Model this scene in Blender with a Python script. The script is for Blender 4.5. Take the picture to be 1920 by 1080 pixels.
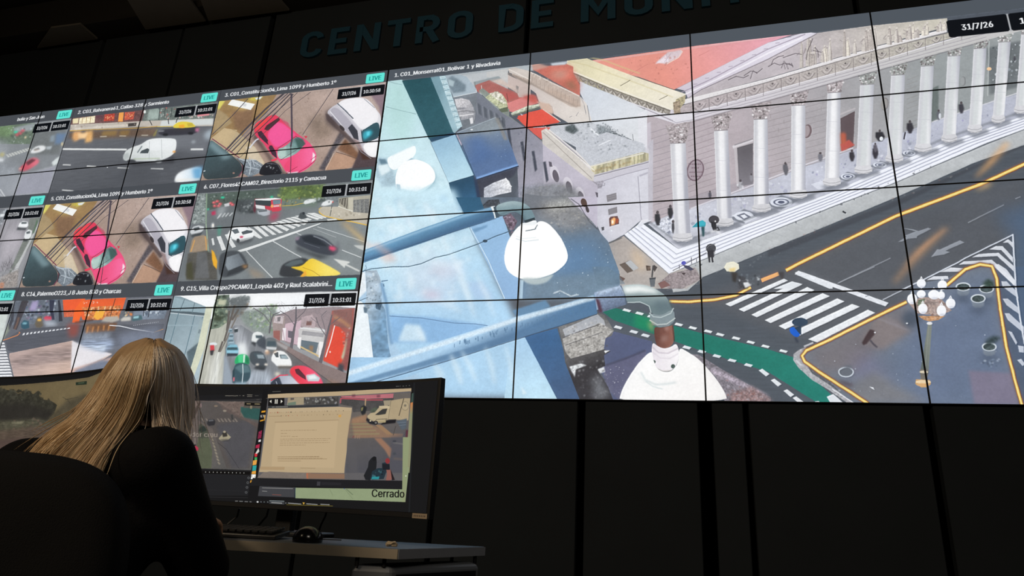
import bpy, bmesh, math, random
import numpy as np
from mathutils import Vector, Matrix
for o in list(bpy.data.objects): bpy.data.objects.remove(o)
SC = bpy.context.scene
COL = SC.collection
# ---------------------------------------------------------------- camera
EYE = 0.90                                                      # low, crouching viewpoint
R3 = math.radians
cam = bpy.data.cameras.new('camera'); cam_o = bpy.data.objects.new('camera', cam); COL.objects.link(cam_o); SC.camera = cam_o
cam.sensor_width = 36.0; cam.lens = 1223.567/1920*36.0; cam.clip_start = 0.02; cam.clip_end = 60
_a, _b, _c = -0.259686, 0.328259, 0.055012                      # yaw, pitch, roll
_f = Vector((math.sin(_a)*math.cos(_b), math.cos(_a)*math.cos(_b), math.sin(_b))); _r = Vector((math.cos(_a), -math.sin(_a), 0)); _u = _r.cross(_f)
_rr = _r*math.cos(_c)+_u*math.sin(_c); _uu = -_r*math.sin(_c)+_u*math.cos(_c)
cam_o.matrix_world = Matrix(((_rr.x, _uu.x, -_f.x, 0), (_rr.y, _uu.y, -_f.y, 0), (_rr.z, _uu.z, -_f.z, EYE), (0, 0, 0, 1)))
# ---------------------------------------------------------------- light and exposure
SC.view_settings.view_transform = 'Standard'; SC.view_settings.look = 'None'; SC.view_settings.exposure = 0; SC.view_settings.gamma = 1; SC.view_settings.use_curve_mapping = False
w = bpy.data.worlds.new('world'); SC.world = w; w.use_nodes = True; w.node_tree.nodes['Background'].inputs[0].default_value = (0.010, 0.009, 0.008, 1); w.node_tree.nodes['Background'].inputs[1].default_value = 0.3
def area(name, loc, aim, sx, sy, power, col):
    l = bpy.data.lights.new(name, 'AREA'); l.shape = 'RECTANGLE'; l.size = sx; l.size_y = sy; l.energy = power; l.color = col
    o = bpy.data.objects.new(name, l); COL.objects.link(o); o.location = loc
    o.rotation_euler = (Vector(aim)-Vector(loc)).to_track_quat('-Z', 'Y').to_euler(); return o
area('room_light', (-2.6, -2.2, 3.6), (-1.0, 1.6, 0.9), 1.2, 0.6, 118, (1.0, 0.80, 0.56))     # dimmed warm ceiling light of the room behind
area('room_light_right', (2.2, -2.5, 4.2), (0.5, 4.0, 1.2), 1.6, 0.8, 40, (1.0, 0.9, 0.75))
# ---------------------------------------------------------------- picture painter for the screens (numpy only)
import numpy as np
CAM_F, CAM_YAW, CAM_PITCH, CAM_ROLL = 1223.567, -0.259686, 0.328259, 0.055012
WALL_Y, WALL_X0, PW, PH = 4.14249, -2.26791, 1.2135, 0.6835      # display wall: plane, centre, one display's width and height
WALL_Z0 = 0.69034                                             # bottom edge above eye level
_ca, _sa, _cb, _sb = np.cos(CAM_YAW), np.sin(CAM_YAW), np.cos(CAM_PITCH), np.sin(CAM_PITCH)
C_FW = np.array([_sa*_cb, _ca*_cb, _sb]); _r0 = np.array([_ca, -_sa, 0.0]); _u0 = np.cross(_r0, C_FW)
C_RT = _r0*np.cos(CAM_ROLL) + _u0*np.sin(CAM_ROLL); C_UP = -_r0*np.sin(CAM_ROLL) + _u0*np.cos(CAM_ROLL)
def ray(x, y):
    x = np.asarray(x, float)[..., None]; y = np.asarray(y, float)[..., None]
    return C_FW + C_RT*(x-960)/CAM_F + C_UP*(540-y)/CAM_F
UX, UY = 480, 270                                             # picture pixels per display
def wall_uv(p):                                               # measured point -> position on the display wall
    d = ray(p[:, 0], p[:, 1]); t = WALL_Y/d[:, 1]
    return np.stack([((d[:, 0]*t-WALL_X0)/PW+4)*UX, (4-(d[:, 2]*t-WALL_Z0)/PH)*UY], 1)
def hexc(c): return np.array([int(c[i:i+2], 16) for i in (0, 2, 4)], np.float32)/255
def pts(s):
    if isinstance(s, str): s = [float(q) for q in s.split()]
    return np.asarray(s, float).reshape(-1, 2)
class Canvas:
    def __init__(self, w, h, fmap, seed=1):
        self.w, self.h, self.fmap = w, h, fmap
        self.a = np.zeros((h, w, 3), np.float32)
        self.v = (0, 0, 1); self.off = (0, 0); self.clip = (0, 0, w, h); self.raw = False; self.rng = np.random.RandomState(seed)
        def vn(cx, cy):
            g = self.rng.rand(int(h/cy)+4, int(w/cx)+4).astype(np.float32)
            y = np.arange(h)/cy; x = np.arange(w)/cx
            yi = y.astype(int); xi = x.astype(int); fy = (y-yi); fx = (x-xi); fy = fy*fy*(3-2*fy); fx = fx*fx*(3-2*fx)
            fy = fy[:, None]; fx = fx[None]
            return (g[yi][:, xi]*(1-fy)*(1-fx)+g[yi+1][:, xi]*fy*(1-fx)+g[yi][:, xi+1]*(1-fy)*fx+g[yi+1][:, xi+1]*fy*fx).astype(np.float32)*2-1
        self.n = {'f': vn(3, 3)*.6+vn(6, 5)*.4, 'm': vn(16, 12)*.6+vn(7, 6)*.4, 'c': vn(60, 45)*.65+vn(24, 20)*.35, 'h': vn(40, 4)*.6+vn(22, 3)*.4, 'w': vn(5, 40)*.6+vn(3, 22)*.4}
        self.n['x'] = self.n['c']*.45+self.n['m']*.3+self.n['f']*.25
    def V(self, ox, oy, s): self.v = (ox, oy, s)
    def T(self, p):
        if self.raw: return p+np.array(self.off)
        p = np.array(self.v[:2])+p/self.v[2]
        return self.fmap(p)+np.array(self.off)
    def mask(self, q, soft):
        r = int(soft*2+2); c = self.clip
        x0 = max(int(q[:, 0].min())-r, int(c[0])); x1 = min(int(q[:, 0].max())+r+1, int(c[2]))
        y0 = max(int(q[:, 1].min())-r, int(c[1])); y1 = min(int(q[:, 1].max())+r+1, int(c[3]))
        if x1-x0 < 1 or y1-y0 < 1: return None
        pad = r if soft else 0
        X0, X1, Y0, Y1 = x0-pad, x1+pad, y0-pad, y1+pad
        S = 3 if (Y1-Y0) < 500 else 2
        ys = Y0+(np.arange((Y1-Y0)*S)+.5)/S
        a = q; b = np.roll(q, -1, 0)
        ya, yb = a[:, 1], b[:, 1]; dy = np.where(yb == ya, 1e-9, yb-ya)
        hit = ((ya[None] <= ys[:, None]) != (yb[None] <= ys[:, None]))
        xs = np.where(hit, a[None, :, 0]+(ys[:, None]-ya[None])/dy[None]*(b[None, :, 0]-a[None, :, 0]), 1e7)
        xs.sort(1)
        k = int(hit.sum(1).max()); W = X1-X0; m = np.zeros((len(ys), W), np.float32); ix = (X0+np.arange(W))[None]
        for i in range(0, k-1, 2):
            m += np.clip(xs[:, i+1:i+2]-ix, 0, 1)-np.clip(xs[:, i:i+1]-ix, 0, 1)
        m = m.reshape(Y1-Y0, S, W).mean(1)
        if soft:
            for _ in range(2):
                for ax in (0, 1):
                    k = max(1, int(round(soft))); cs = np.cumsum(np.concatenate([np.zeros_like(m.take([0], ax))]*(k+1)+[m]+[np.zeros_like(m.take([0], ax))]*k, ax), ax)
                    L = m.shape[ax]; m = (cs.take(range(2*k+1, 2*k+1+L), ax)-cs.take(range(0, L), ax))/(2*k+1)
            m = m[pad:pad+y1-y0, pad:pad+x1-x0]
        return x0, y0, x1, y1, np.clip(m, 0, 1)
    def fill(self, q, col, s=0, n=0, k='x', g=None, o=1.0):
        r = self.mask(q, s)
        if r is None: return
        x0, y0, x1, y1, m = r
        c = hexc(col)[None, None]
        if g:
            e = self.T(pts(g[1:])); d = e[1]-e[0]; L = (d@d)+1e-9
            yy, xx = np.mgrid[y0:y1, x0:x1]
            t = np.clip(((xx-e[0, 0])*d[0]+(yy-e[0, 1])*d[1])/L, 0, 1)[..., None]
            c = c*(1-t)+hexc(g[0])[None, None]*t
        if n: c = c*(1+n*self.n[k][y0:y1, x0:x1, None])
        m = (m*o)[..., None]; A = self.a[y0:y1, x0:x1]
        A += (np.clip(c, 0, 1)-A)*m
    def P(self, z, col, r=0, **k):
        p = pts(z)
        for _ in range(r):                                      # corner cutting rounds an outline
            q = np.roll(p, -1, 0); p = np.stack([p*.75+q*.25, p*.25+q*.75], 1).reshape(-1, 2)
        self.fill(self.T(p), col, **k)
    def L(self, z, w, col, **k):                               # stroke: one quad per piece with round joints
        p = pts(z)
        d = np.diff(p, axis=0); d = d/(np.linalg.norm(d, axis=1)[:, None]+1e-9); nn = np.stack([-d[:, 1], d[:, 0]], 1)
        vn = np.vstack([nn[:1], (nn[:-1]+nn[1:]), nn[-1:]]); vn = vn/(np.linalg.norm(vn, axis=1)[:, None]+1e-9)
        w = np.broadcast_to(np.asarray(w, float), (len(p),))[:, None]/2
        self.fill(self.T(np.vstack([p+vn*w, (p-vn*w)[::-1]])), col, **k)
    def E(self, cx, cy, rx, ry, col, rot=0, n_=20, a0=0, a1=360, **k):
        t = np.radians(np.linspace(a0, a1, n_, endpoint=(a1-a0) < 360)); c, s_ = np.cos(np.radians(rot)), np.sin(np.radians(rot))
        x, y = rx*np.cos(t), ry*np.sin(t)
        self.fill(self.T(np.stack([cx+x*c-y*s_, cy+x*s_+y*c], 1)), col, **k)
    def M(self, z, w, col, **k):                                # several separate short strokes, four numbers each
        v = pts(z).reshape(-1, 4)
        for a in v: self.L(a, w, col, **k)
    def specks(self, s, cnt, cols, r=(1, 3), o=.72, soft=None):       # small irregular dabs scattered in a quad (tl tr br bl)
        a = pts(s); R = self.rng; soft = (1 if r[1] >= 7 else 0) if soft is None else soft
        for i in range(cnt):
            u, v = R.rand(2); c = (a[0]*(1-u)+a[1]*u)*(1-v)+(a[3]*(1-u)+a[2]*u)*v
            rr = R.uniform(*r); t = np.arange(5)*1.2566+R.rand(); p = c+np.stack([np.cos(t), np.sin(t)], 1)*rr*R.uniform(.4, 1.2, (5, 1))
            self.fill(self.T(p), cols[R.randint(len(cols))], o=o, s=soft)
def boxblur(a, r):
    for ax in (0, 1):
        z = np.take(a, [0], ax); e = np.take(a, [-1], ax); cs = np.cumsum(np.concatenate([np.zeros_like(z)]+[z]*(r+1)+[a]+[e]*r, ax), ax, dtype=np.float64)
        L = a.shape[ax]; a = ((np.take(cs, range(2*r+1, 2*r+1+L), ax)-np.take(cs, range(0, L), ax))/(2*r+1)).astype(np.float32)
    return a
def footage(c, warp=.42, haze=.10, lift=.02, grain=.022):        # wet, hazy camera footage: slight wobble, veil and grain
    h, w = c.h, c.w; yy, xx = np.mgrid[0:h, 0:w].astype(np.float32)
    xs = np.clip(xx+c.n['m']*warp+c.n['f']*warp*.6, 0, w-1.001); ys = np.clip(yy+np.roll(c.n['m'], 37, 1)*warp+np.roll(c.n['f'], 11, 0)*warp*.6, 0, h-1.001)
    xi, yi = xs.astype(int), ys.astype(int); fx, fy = (xs-xi)[..., None], (ys-yi)[..., None]; a = c.a
    b = a[yi, xi]*(1-fx)*(1-fy)+a[yi, xi+1]*fx*(1-fy)+a[yi+1, xi]*(1-fx)*fy+a[yi+1, xi+1]*fx*fy
    v = boxblur(boxblur(b, 9), 9); b = b+(b-boxblur(b, 2))*.35
    b = b*(1-haze)+v*haze+lift
    b = b*(1+grain*c.n['f'][..., None]+grain*.25*c.n['m'][..., None]+grain*.6*c.n['c'][..., None]); c.a = np.clip(b, 0, 1)
def lerp(a, b, t): return [a[i]*(1-t)+b[i]*t for i in range(len(a))]
def feed_big(c):
    P, L, E, M, V = c.P, c.L, c.E, c.M, c.V
    c.clip = (4*UX+3, 46, 8*UX, 4*UY); V(0, 0, 1)
    P("600 100 2300 -120 2300 900 600 900", "4c535d", n=.06)
    # ---- road beyond the temple front
    P("1240 520 1440 436 1920 230 2300 60 2300 800 1240 800", "4a515a", n=.05, k='h')
    P("1300 560 1500 480 1920 330 1920 460 1500 640", "50545b", s=10, n=.05)
    P("1254 514 1440 436 1680 342 1852 270 1920 243 2100 170 2100 200 1920 272 1827 305 1680 370 1440 469 1317 520 1290 545 1262 548", "b4b8bb", n=.09)
    V(1080, 270, 4)
    M("960 990 1010 960 1050 965 1110 930 1150 920 1200 890 1240 880 1300 845 1340 830 1400 800 1440 790 1490 760 1530 745 1600 715", 3, "9ba0a5", o=.6)
    for i in range(14): L([900+i*75, 975-i*38, 950+i*75, 995-i*38], 3, "90959b", o=.5)
    c.specks("1250 900 1900 590 1900 640 1250 960", 60, ["6d7177", "8d9196", "5a5e64"], (2, 8))
    V(1440, 270, 4)
    P("0 800 960 425 1550 155 1920 10 1920 20 1550 185 960 470 0 850", "3c4048", s=2, o=.8)
    c.specks("0 780 1500 180 1500 200 0 810", 50, ["8d5a50", "a8a29c", "343840"], (2, 7))
    L("560 505 585 518", 12, "23262c")
    # lane marks
    M("530 1040 920 855 1500 590 1770 455 1855 410 1895 395", 8, "8e939c", o=.8)
    L("1020 700 1200 420", 10, "55596a", s=14, o=.2)
    P("975 735 1040 695 1030 685 1110 655 1000 628 1090 640 1130 652 1200 628 1225 636 1120 690 1115 705 1050 710 1010 730", "949aa4", o=.85)
    P("1222 848 1270 790 1290 790 1440 722 1475 738 1330 800 1365 810 1320 828 1250 840", "949aa4", o=.9)
    # plaza tarmac right
    V(1440, 500, 4)
    P("1100 130 1340 90 1480 20 1580 -10 1680 0 1715 100 1740 300 1790 600 1850 850 1900 1100 700 1100 400 800 255 690 290 630 440 560 700 430 1030 265", "66707f", n=.06)
    P("1100 300 1700 60 1900 1100 1150 1100 900 800", "616f88", s=30, n=.05)
    P("290 650 700 440 1040 290 1080 480 800 640 640 800 400 800", "6d6a70", s=14, n=.06)
    P("820 370 900 380 1070 480 860 620 780 600 700 560", "7a7274", s=6, n=.05)
    P("640 700 780 640 860 840 940 900 700 900", "8078a0", s=24, o=.5); P("600 900 800 780 960 900 1220 1020 740 1030", "73757c", s=10, n=.05)
    P("1505 780 1830 800 1880 1035 1550 1035", "757085", s=3, n=.04)
    M("1160 780 1160 1030 1300 420 1300 900", 60, "627192", s=20, o=.4)
    c.specks("300 640 1700 300 1800 1000 700 1000", 26, ["c9d2e0", "9aa6ba"], (2, 6), o=.7)
    L("820 385 1060 480", 8, "8f8f9a", s=2, o=.7); L("890 380 1000 460", 18, "858089", s=4, o=.6)
    # road right of the plaza and hatching
    P("1700 0 2400 0 2400 1040 1920 1040 1800 600 1740 300", "49566b", n=.06)
    V(1440, 270, 4)
    P("1700 520 2100 420 2100 1400 1900 1400 1850 1000 1840 680", "4a617f", s=20, o=.7)
    P("1820 690 1700 760 1480 880 1170 1020 1700 900 1860 1080", "494e58", s=4, o=.6)
    L("1840 678 1480 855 1420 890 1180 1010 1000 1095", 9, "cfd6e2"); L("1836 676 1860 1085 1890 1300 1925 1500", 12, "d5dbe6")
    for q in ["1760 740 1800 712 1838 740 1838 780 1800 738", "1660 790 1710 765 1760 765 1838 850 1838 890 1750 795", "1530 850 1580 825 1730 815 1845 915 1845 955 1720 840", "1430 905 1470 880 1680 868 1850 1020 1850 1065 1670 895", "1290 960 1370 925 1470 932 1470 955 1380 958", "1190 1020 1240 992 1350 990 1355 1012 1300 1015", "1690 905 1730 900 1790 940 1860 1030 1850 1060 1780 1000"]: P(q, "e3e7ef", o=.9)
    V(1440, 500, 4)
    for q in ["1750 110 1790 110 1870 190 1880 240 1760 150", "1760 240 1800 240 1880 310 1890 360 1790 290", "1775 350 1810 350 1920 450 1920 500 1800 400", "1800 480 1830 490 1870 570 1860 585", "1875 590 1920 598 1920 645 1885 640", "1870 700 1900 690 1930 730 1910 745"]: P(q, "d4dae6", o=.85)
    # crossing
    for q in ["-405 255 -390 225 -150 110 -80 75 -40 90 -100 130", "-320 280 -280 298 150 105 120 90", "-220 320 -180 338 255 135 205 120", "-125 360 -85 380 350 175 295 152", "-25 400 20 422 465 220 410 198", "80 445 130 470 575 260 520 238", "180 490 240 515 690 300 630 280", "300 545 370 568 805 345 750 322"][1:]: P(q, "e9edf2", n=.04, k='f')
    V(1080, 270, 4); P("1410 1085 1590 1010 1500 1085", "e3e7ec", o=.0); P("1640 975 1665 952 1925 1055 1925 1085 1900 1085", "e2e7ee")
    P("1480 1085 1620 1030 1700 1050 1610 1085", "dfe4ea"); V(1440, 500, 4)
    P("200 45 230 30 905 270 880 298", "e4e8ef", n=.05, k='f'); M("520 125 800 0", 5, "a2a7b0", o=.8); L("860 248 1000 180 1110 120", 8, "c5cbd6", o=.8)
    L("760 215 730 225", 5, "9096a0")
    # green cycle lane and its dashes
    V(0, 0, 1)
    P("1130 585 1150 577 1165 580 1217 598 1317 625 1440 655 1487 670 1520 705 1575 755 1535 757 1440 697 1322 660 1222 625 1150 600", "1c6b5c", n=.07, g=("1f7468", 1200, 600, 1550, 740))
    P("1190 585 1222 595 1222 622 1190 612", "178a5a", s=6, o=.7)
    V(960, 500, 4)
    P("800 330 700 350 660 345 640 420 700 400 860 450 1050 510 1050 560 700 520", "3b4658", s=3, o=.0)
    for x, y in [(860, 327), (955, 350), (1045, 374), (1250, 433), (1355, 458), (1470, 484), (1560, 508), (1680, 536), (1790, 566), (1900, 597), (2035, 633)]: P([x-33, y+2, x-18, y-14, x+35, y, x+20, y+15], "e6ebee")
    for x, y in [(795, 455), (912, 488), (1000, 515), (1310, 605), (1422, 637), (1535, 670), (1650, 703), (1772, 738)]: P([x-33, y+2, x-16, y-15, x+36, y-1, x+20, y+16], "dfe4ea")
    V(1440, 500, 4)
    for x, y in [(-30, 795), (60, 870), (155, 950), (225, 1003)]: P([x-40, y-18, x-12, y-30, x+42, y+10, x+15, y+28], "e3e7ec")
    P("440 975 490 955 570 1025 480 1040", "dfe3ea"); P("355 1010 380 1008 400 1025 350 1025", "dfe3ea")
    P("190 655 230 625 290 600 270 640 250 680 330 800 480 900 640 1020 600 1025 450 920 330 850 230 760 190 700", "a7a7ad", n=.15, k='f')
    c.specks("190 640 280 620 620 1020 560 1025", 40, ["d8dade", "6b6d73"], (4, 10)); M("270 600 340 570 210 700 250 740", 14, "cdd0d6", o=.8)
    L("480 915 640 1020", 8, "dfe2e8")
    # kerbs painted yellow
    V(0, 0, 1)
    for w, col, s in ((9.5, "6a5058", 2), (7.6, "8a5526", 0), (5.4, "dba648", 0), (3.8, "f3dc84", 0)):
        L("1474 507 1500 493 1680 405 1840 345 1920 308 2060 245", w, col, s=s)
        L("1255 565 1290 566 1340 562 1380 554 1400 543 1408 539", w*.85, col, s=s)
        L("1428 526 1440 521 1460 513", w*.95, "f0b070" if s == 0 else col, s=s)
        L("1700 566 1640 595 1550 640 1512 657 1504 667 1509 678 1540 700 1590 732 1628 757", w*.95, col, s=s)
        L("1775 535 1810 505 1838 495.5 1860 499 1869 522 1875 575 1887 650 1903 712 1917 762", w*.95, col, s=s)
    # wet bank at the bottom
    V(960, 500, 4)
    P("1345 655 1400 660 1560 760 1750 870 1940 980 1940 1020 1600 1020 1530 830 1440 740", "77727b", n=.24, k='f')
    P("1500 760 1700 850 1920 960 1920 975 1700 890 1500 800", "b5a9b8", s=3, n=.3, k='f', o=.8)
    P("1640 950 1800 900 1960 1010 1640 1020", "8f6f6c", s=4, n=.3, k='f', o=.7)
    c.specks("1560 800 1900 980 1900 1020 1620 1020", 160, ["d7d0da", "4a4650", "8d5a52", "b9b3c0"], (2, 9))
    # plain ground between roofs and cycle lane
    P("740 480 1050 560 1060 640 860 900 790 1000 760 1000 640 720 690 560 700 520", "4f5878", n=.05)
    P("690 740 1010 620 1000 700 800 1000 700 900", "5a5c78", n=.06); L("700 742 850 690 1000 628", 10, "343a50", s=2); c.specks("690 760 850 740 820 960 720 960", 60, ["9a9db0", "6a6c82", "d6d8e2"], (2, 5), o=.7)
    # ---- small people and plaza furniture
    V(1440, 500, 4)
    E(240, 415, 60, 32, "2a3d52"); P("160 460 200 450 245 490 235 525 205 530 165 495", "1558c8", r=2); P("200 460 250 440 250 515 235 500", "23364a"); L("205 530 225 570", 16, "2c3240", s=2)
    P("765 470 800 480 800 510 770 545 740 580 715 590 705 570 735 520", "3c2f33", s=1); L("765 550 790 580 820 605", 12, "3e3c46", s=1); E(802, 493, 7, 6, "dfe3ea")
    P("1030 340 1100 330 1150 400 1110 440 1060 460 1000 400", "46505f", s=6); E(1043, 425, 8, 5, "e6eaf0")
    for x, y in ((1465, 150), (1640, 165), (1577, 238), (1660, 600)):
        P([x-50, y+5, x+50, y+5, x+42, y+55, x+20, y+70, x-20, y+70, x-42, y+55], "7d8896", s=1); E(x, y+90, 62, 30, "3c4656", s=9, o=.7)
        E(x, y, 57, 33, "cdd5de"); E(x, y+2, 46, 25, "3e4a4c", n=.3, k='f')
    P("1610 130 1650 90 1690 110 1700 150 1650 160", "2c3d36", s=3, n=.3, k='f'); P("1630 590 1640 550 1690 520 1750 530 1720 560 1660 590", "2f3c40", s=3, n=.3, k='f')
    c.specks("1600 690 1740 690 1740 750 1600 750", 22, ["8ea0b8", "c3cedd", "3c4656"], (4, 12), o=.7)
    E(585, 790, 60, 40, "c3ccd6"); E(585, 790, 50, 31, "5e646e"); P("560 745 620 740 640 765 590 770", "5c626d", s=3); P("520 850 640 880 630 900 560 880", "4b4048", s=4)
    P("760 900 790 905 800 925 780 915", "dfe3ea")
    P("1145 780 1200 430 1230 430 1205 790", "58615f", g=("7a8078", 1150, 700, 1225, 700)); M("1180 760 1205 450", 6, "8c9088", o=.6)
    P("1140 770 1200 770 1205 800 1185 850 1150 850 1142 800", "6b6760"); E(1170, 790, 32, 10, "d8cbb0"); P("1110 845 1215 850 1222 880 1190 905 1150 905 1105 880", "c39a6a"); E(1165, 865, 58, 14, "e9cfa6"); E(1165, 886, 52, 12, "d9a870", o=.7)
    P("1130 370 1330 370 1280 400 1215 410 1170 400", "b98a62", n=.3, k='f'); P("1060 280 1140 230 1290 230 1380 330 1280 370 1120 350", "a58e84", n=.3, k='f', o=.85); P("1130 250 1180 240 1160 300 1120 290", "4c6048", o=.8)
    c.specks("1090 260 1360 260 1330 390 1130 390", 70, ["7a4c3c", "d3b49a", "52382e", "e2d6cc"], (3, 9)); E(1212, 425, 22, 12, "e4e6ea")
    for x, y, rx, ry in ((1150, 125, 34, 34), (1308, 138, 36, 36), (1150, 205, 34, 30), (1245, 210, 44, 36), (1300, 215, 28, 30), (1082, 242, 38, 40), (1370, 275, 36, 38), (1162, 315, 36, 40), (1302, 330, 36, 42)):
        E(x, y, rx, ry, "f4f6fb"); L([x-rx*.2, y-ry, x, y-ry*1.5, x+rx*.2, y-ry], 9, "eef0f6"); E(x+rx*.2, y+ry*.75, rx*.6, ry*.2, "b9c0d2", o=.6, s=1)
    # glints of lamps on the wet road
    V(1440, 270, 4)
    L("945 1045 1120 830 1345 625", [20, 60, 26], "b08562", s=7, o=.75); L("1040 900 1180 760 1330 640", [6, 24, 8], "d29a74", s=4, o=.6)
    L("1560 250 1680 130 1800 -10", [14, 44, 30], "e8a868", s=6, o=.7); L("1560 350 1640 310 1680 290", [10, 40, 10], "e9b978", s=6, o=.6)
    # ---- temple front
    V(0, 0, 1)
    P("1211 206 1250 222 1920 50 2200 10 2200 90 1920 172 1747 230 1600 280 1515 310 1445 337 1295 392 1262 400 1221 418 1212 415", "b2a8ae", g=("8f9597", 1400, 300, 1800, 200), n=.05)
    P("1221 418 1262 400 1295 392 1445 337 1515 310 1600 280 1747 230 1850 195 1920 172 2200 90 2200 160 1920 217 1765 270 1560 361 1272 467 1215 420", "c2c4d0", n=.09, g=("b2b6c6", 1300, 420, 1700, 250))
    for i in range(15):
        f = i/14; x0, y0, x1, y1 = 1217, 250+f*160, 1262, 236+f*160
        L([x0, y0, x1, y1], 1.1, "8c858e", o=.7)
        L([1290, 232+f*150, 1342, 215+f*150], 1.1, "8b7f86", o=.7)
    for i in range(12): L([1440, 205+i*11, 1486, 193+i*11], 1, "857d80", o=.6); L([1510, 190+i*11, 1548, 180+i*11], 1, "7e787c", o=.5); L([1700, 150+i*9, 1722, 142+i*9], 1, "83807e", o=.5)
    M("1445 215 1445 221 1470 225 1470 232 1460 240 1460 248 1540 200 1540 208", 1, "857d80", o=.6)
    P("1212 232 1220 228 1225 416 1213 415", "c9c3cf", s=1, o=.7)
    P("1262 380 1445 322 1445 338 1262 402", "9b959e", s=2, o=.6); L("1295 391 1445 334 1515 307 1600 277", 2.4, "d9d8e2", o=.8); L("1747 229 1850 194 1920 170", 2, "d5d5df", o=.8)
    # doors
    P("1376 275 1412 264 1412 340 1384 352 1381 345", "bfb9be"); P("1382 277 1412 268 1412 345 1386 350", "5c595f", g=("7b7880", 1395, 280, 1395, 350)); L("1374 276 1412 262", 5, "d4d0d6"); L("1377 272 1412 260", 2, "8b878d")
    P("1576 222 1603 208 1600 275 1578 282", "584c50"); P("1578 252 1586 250 1588 280 1578 282", "a4503f", s=2); P("1576 270 1592 262 1603 272 1578 284", "b5524a", s=1); L("1574 215 1604 203", 3, "b5b0b4")
    P("1739 170 1760 160 1760 222 1747 228", "55605e", s=1, o=.8); P("1850 90 1920 75 1920 160 1856 178", "5a6064", s=3, n=.2, o=.8); c.specks("1858 90 1915 80 1912 150 1862 160", 34, ["cfd6dc", "3b4248", "8b949c"], (1, 3.5))
    M("1855 70 1852 180", 2.6, "aeb4b4", o=.8); E(1855, 129, 4.5, 3.2, "f2c79b")
    E(1304, 319, 16, 21, "6e5c66", rot=15); E(1304, 319, 13.5, 18.5, "a3969f", rot=15)
    for y, a, b in ((308, 1294, 1314), (315, 1297, 1311), (323, 1293, 1315), (331, 1296, 1312)):
        x = a
        while x < b: L([x, y, x+2.4, y-.6], 2.2, "6b5560", o=.8); x += 3.6
    E(1514, 246, 8, 13, "6a5a5e", rot=10); E(1512, 246, 6.5, 11, "9c9094", rot=10); E(1659, 195, 7, 12, "7a7678", rot=10); E(1658, 195, 6, 10.5, "989694", rot=10); E(1806, 152, 5, 9, "77797c"); E(1805, 152, 4, 8, "94989a")
    # floor mosaics
    for x, y, rx, ry in ((1465, 379, 21, 9), (1650, 309, 13, 5), (1395, 405, 18, 9), (1590, 331, 14, 6), (1705, 287, 12, 5)):
        P([x-rx*1.5, y+ry*.6, x, y-ry*1.5, x+rx*1.5, y-ry*.4, x, y+ry*1.6], "747985", s=1); E(x, y, rx, ry, "d9deea"); E(x, y, rx*.72, ry*.7, "5c6276"); E(x, y, rx*.55, ry*.52, "d5dae8"); E(x, y, rx*.3, ry*.3, "4c5268")
    P("1372 404 1395 396 1420 408 1398 418", "e0e4ee"); P("1381 404 1395 399 1409 407 1396 413", "6b7080"); P("1388 404 1396 402 1402 407 1395 410", "e3e7f0")
    P("1520 345 1545 338 1560 348 1535 356", "dfe3ee", o=.7); P("1222 420 1262 404 1262 436 1248 442", "d2d6e2", n=.2, k='f')
    c.specks("1225 420 1262 405 1345 430 1290 458", 46, ["eef1f8", "8d93a4", "6c7284", "b7b3d2"], (1.5, 5)); c.specks("1300 398 1445 340 1500 350 1300 430", 40, ["dde0ec", "a9a9c4", "9298ac"], (1.5, 5), o=.6); c.specks("1520 320 1850 205 1860 225 1540 350", 50, ["e4e6f2", "8f8db4", "7d8296"], (1, 4), o=.6)
    # steps: top edge and bottom edge, five white treads
    top = pts("1202 417 1272 467 1420 413 1560 361 1680 307 1765 270 1920 217 2150 130"); bot = pts("1170 440 1254 514 1440 436 1560 388 1680 342 1852 268 1920 243 2150 155")
    L("1215 414 1272 455 1345 432 1560 351 1765 262 1920 208", 4, "6b7079", s=2, o=.7)
    c.P(np.vstack([top, bot[::-1]]), "eef1fa")
    for k in (.2, .39, .58, .77): L(top*(1-k)+bot*k, 1.3, "8f94a6", o=.9)
    for k in (.24, .43, .62, .81): L(top*(1-k)+bot*k, 1.2, "c9cce0", o=.6)
    L(bot, 1.6, "60656e", o=.8); P("1195 422 1206 408 1222 413 1206 420 1202 428", "dcdfe8")
    c.specks("1300 499 1800 285 1800 290 1300 503", 20, ["4a4e55", "7a7e86"], (1, 3))
    # columns
    cols = [(1271, 268, 14.5, 1280, 443, 19, 237), (1352, 244, 13, 1359, 415, 17, 218), (1426, 223, 13, 1428, 388, 18, 199), (1497, 197, 13, 1497, 362, 17, 171), (1564, 173, 12.5, 1560, 339, 17, 150), (1626, 158, 13, 1619, 316, 17, 134), (1684, 140, 13, 1677, 295, 17, 117), (1739, 123, 12, 1731, 275, 16.5, 102), (1789, 104, 12, 1780, 257, 15, 86), (1838, 90, 12, 1828, 239, 14, 72), (1884, 78, 11.5, 1872, 221, 13, 60), (1926, 63, 11, 1914, 203, 12.5, 46), (1966, 52, 11, 1954, 186, 12, 36)]
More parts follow.
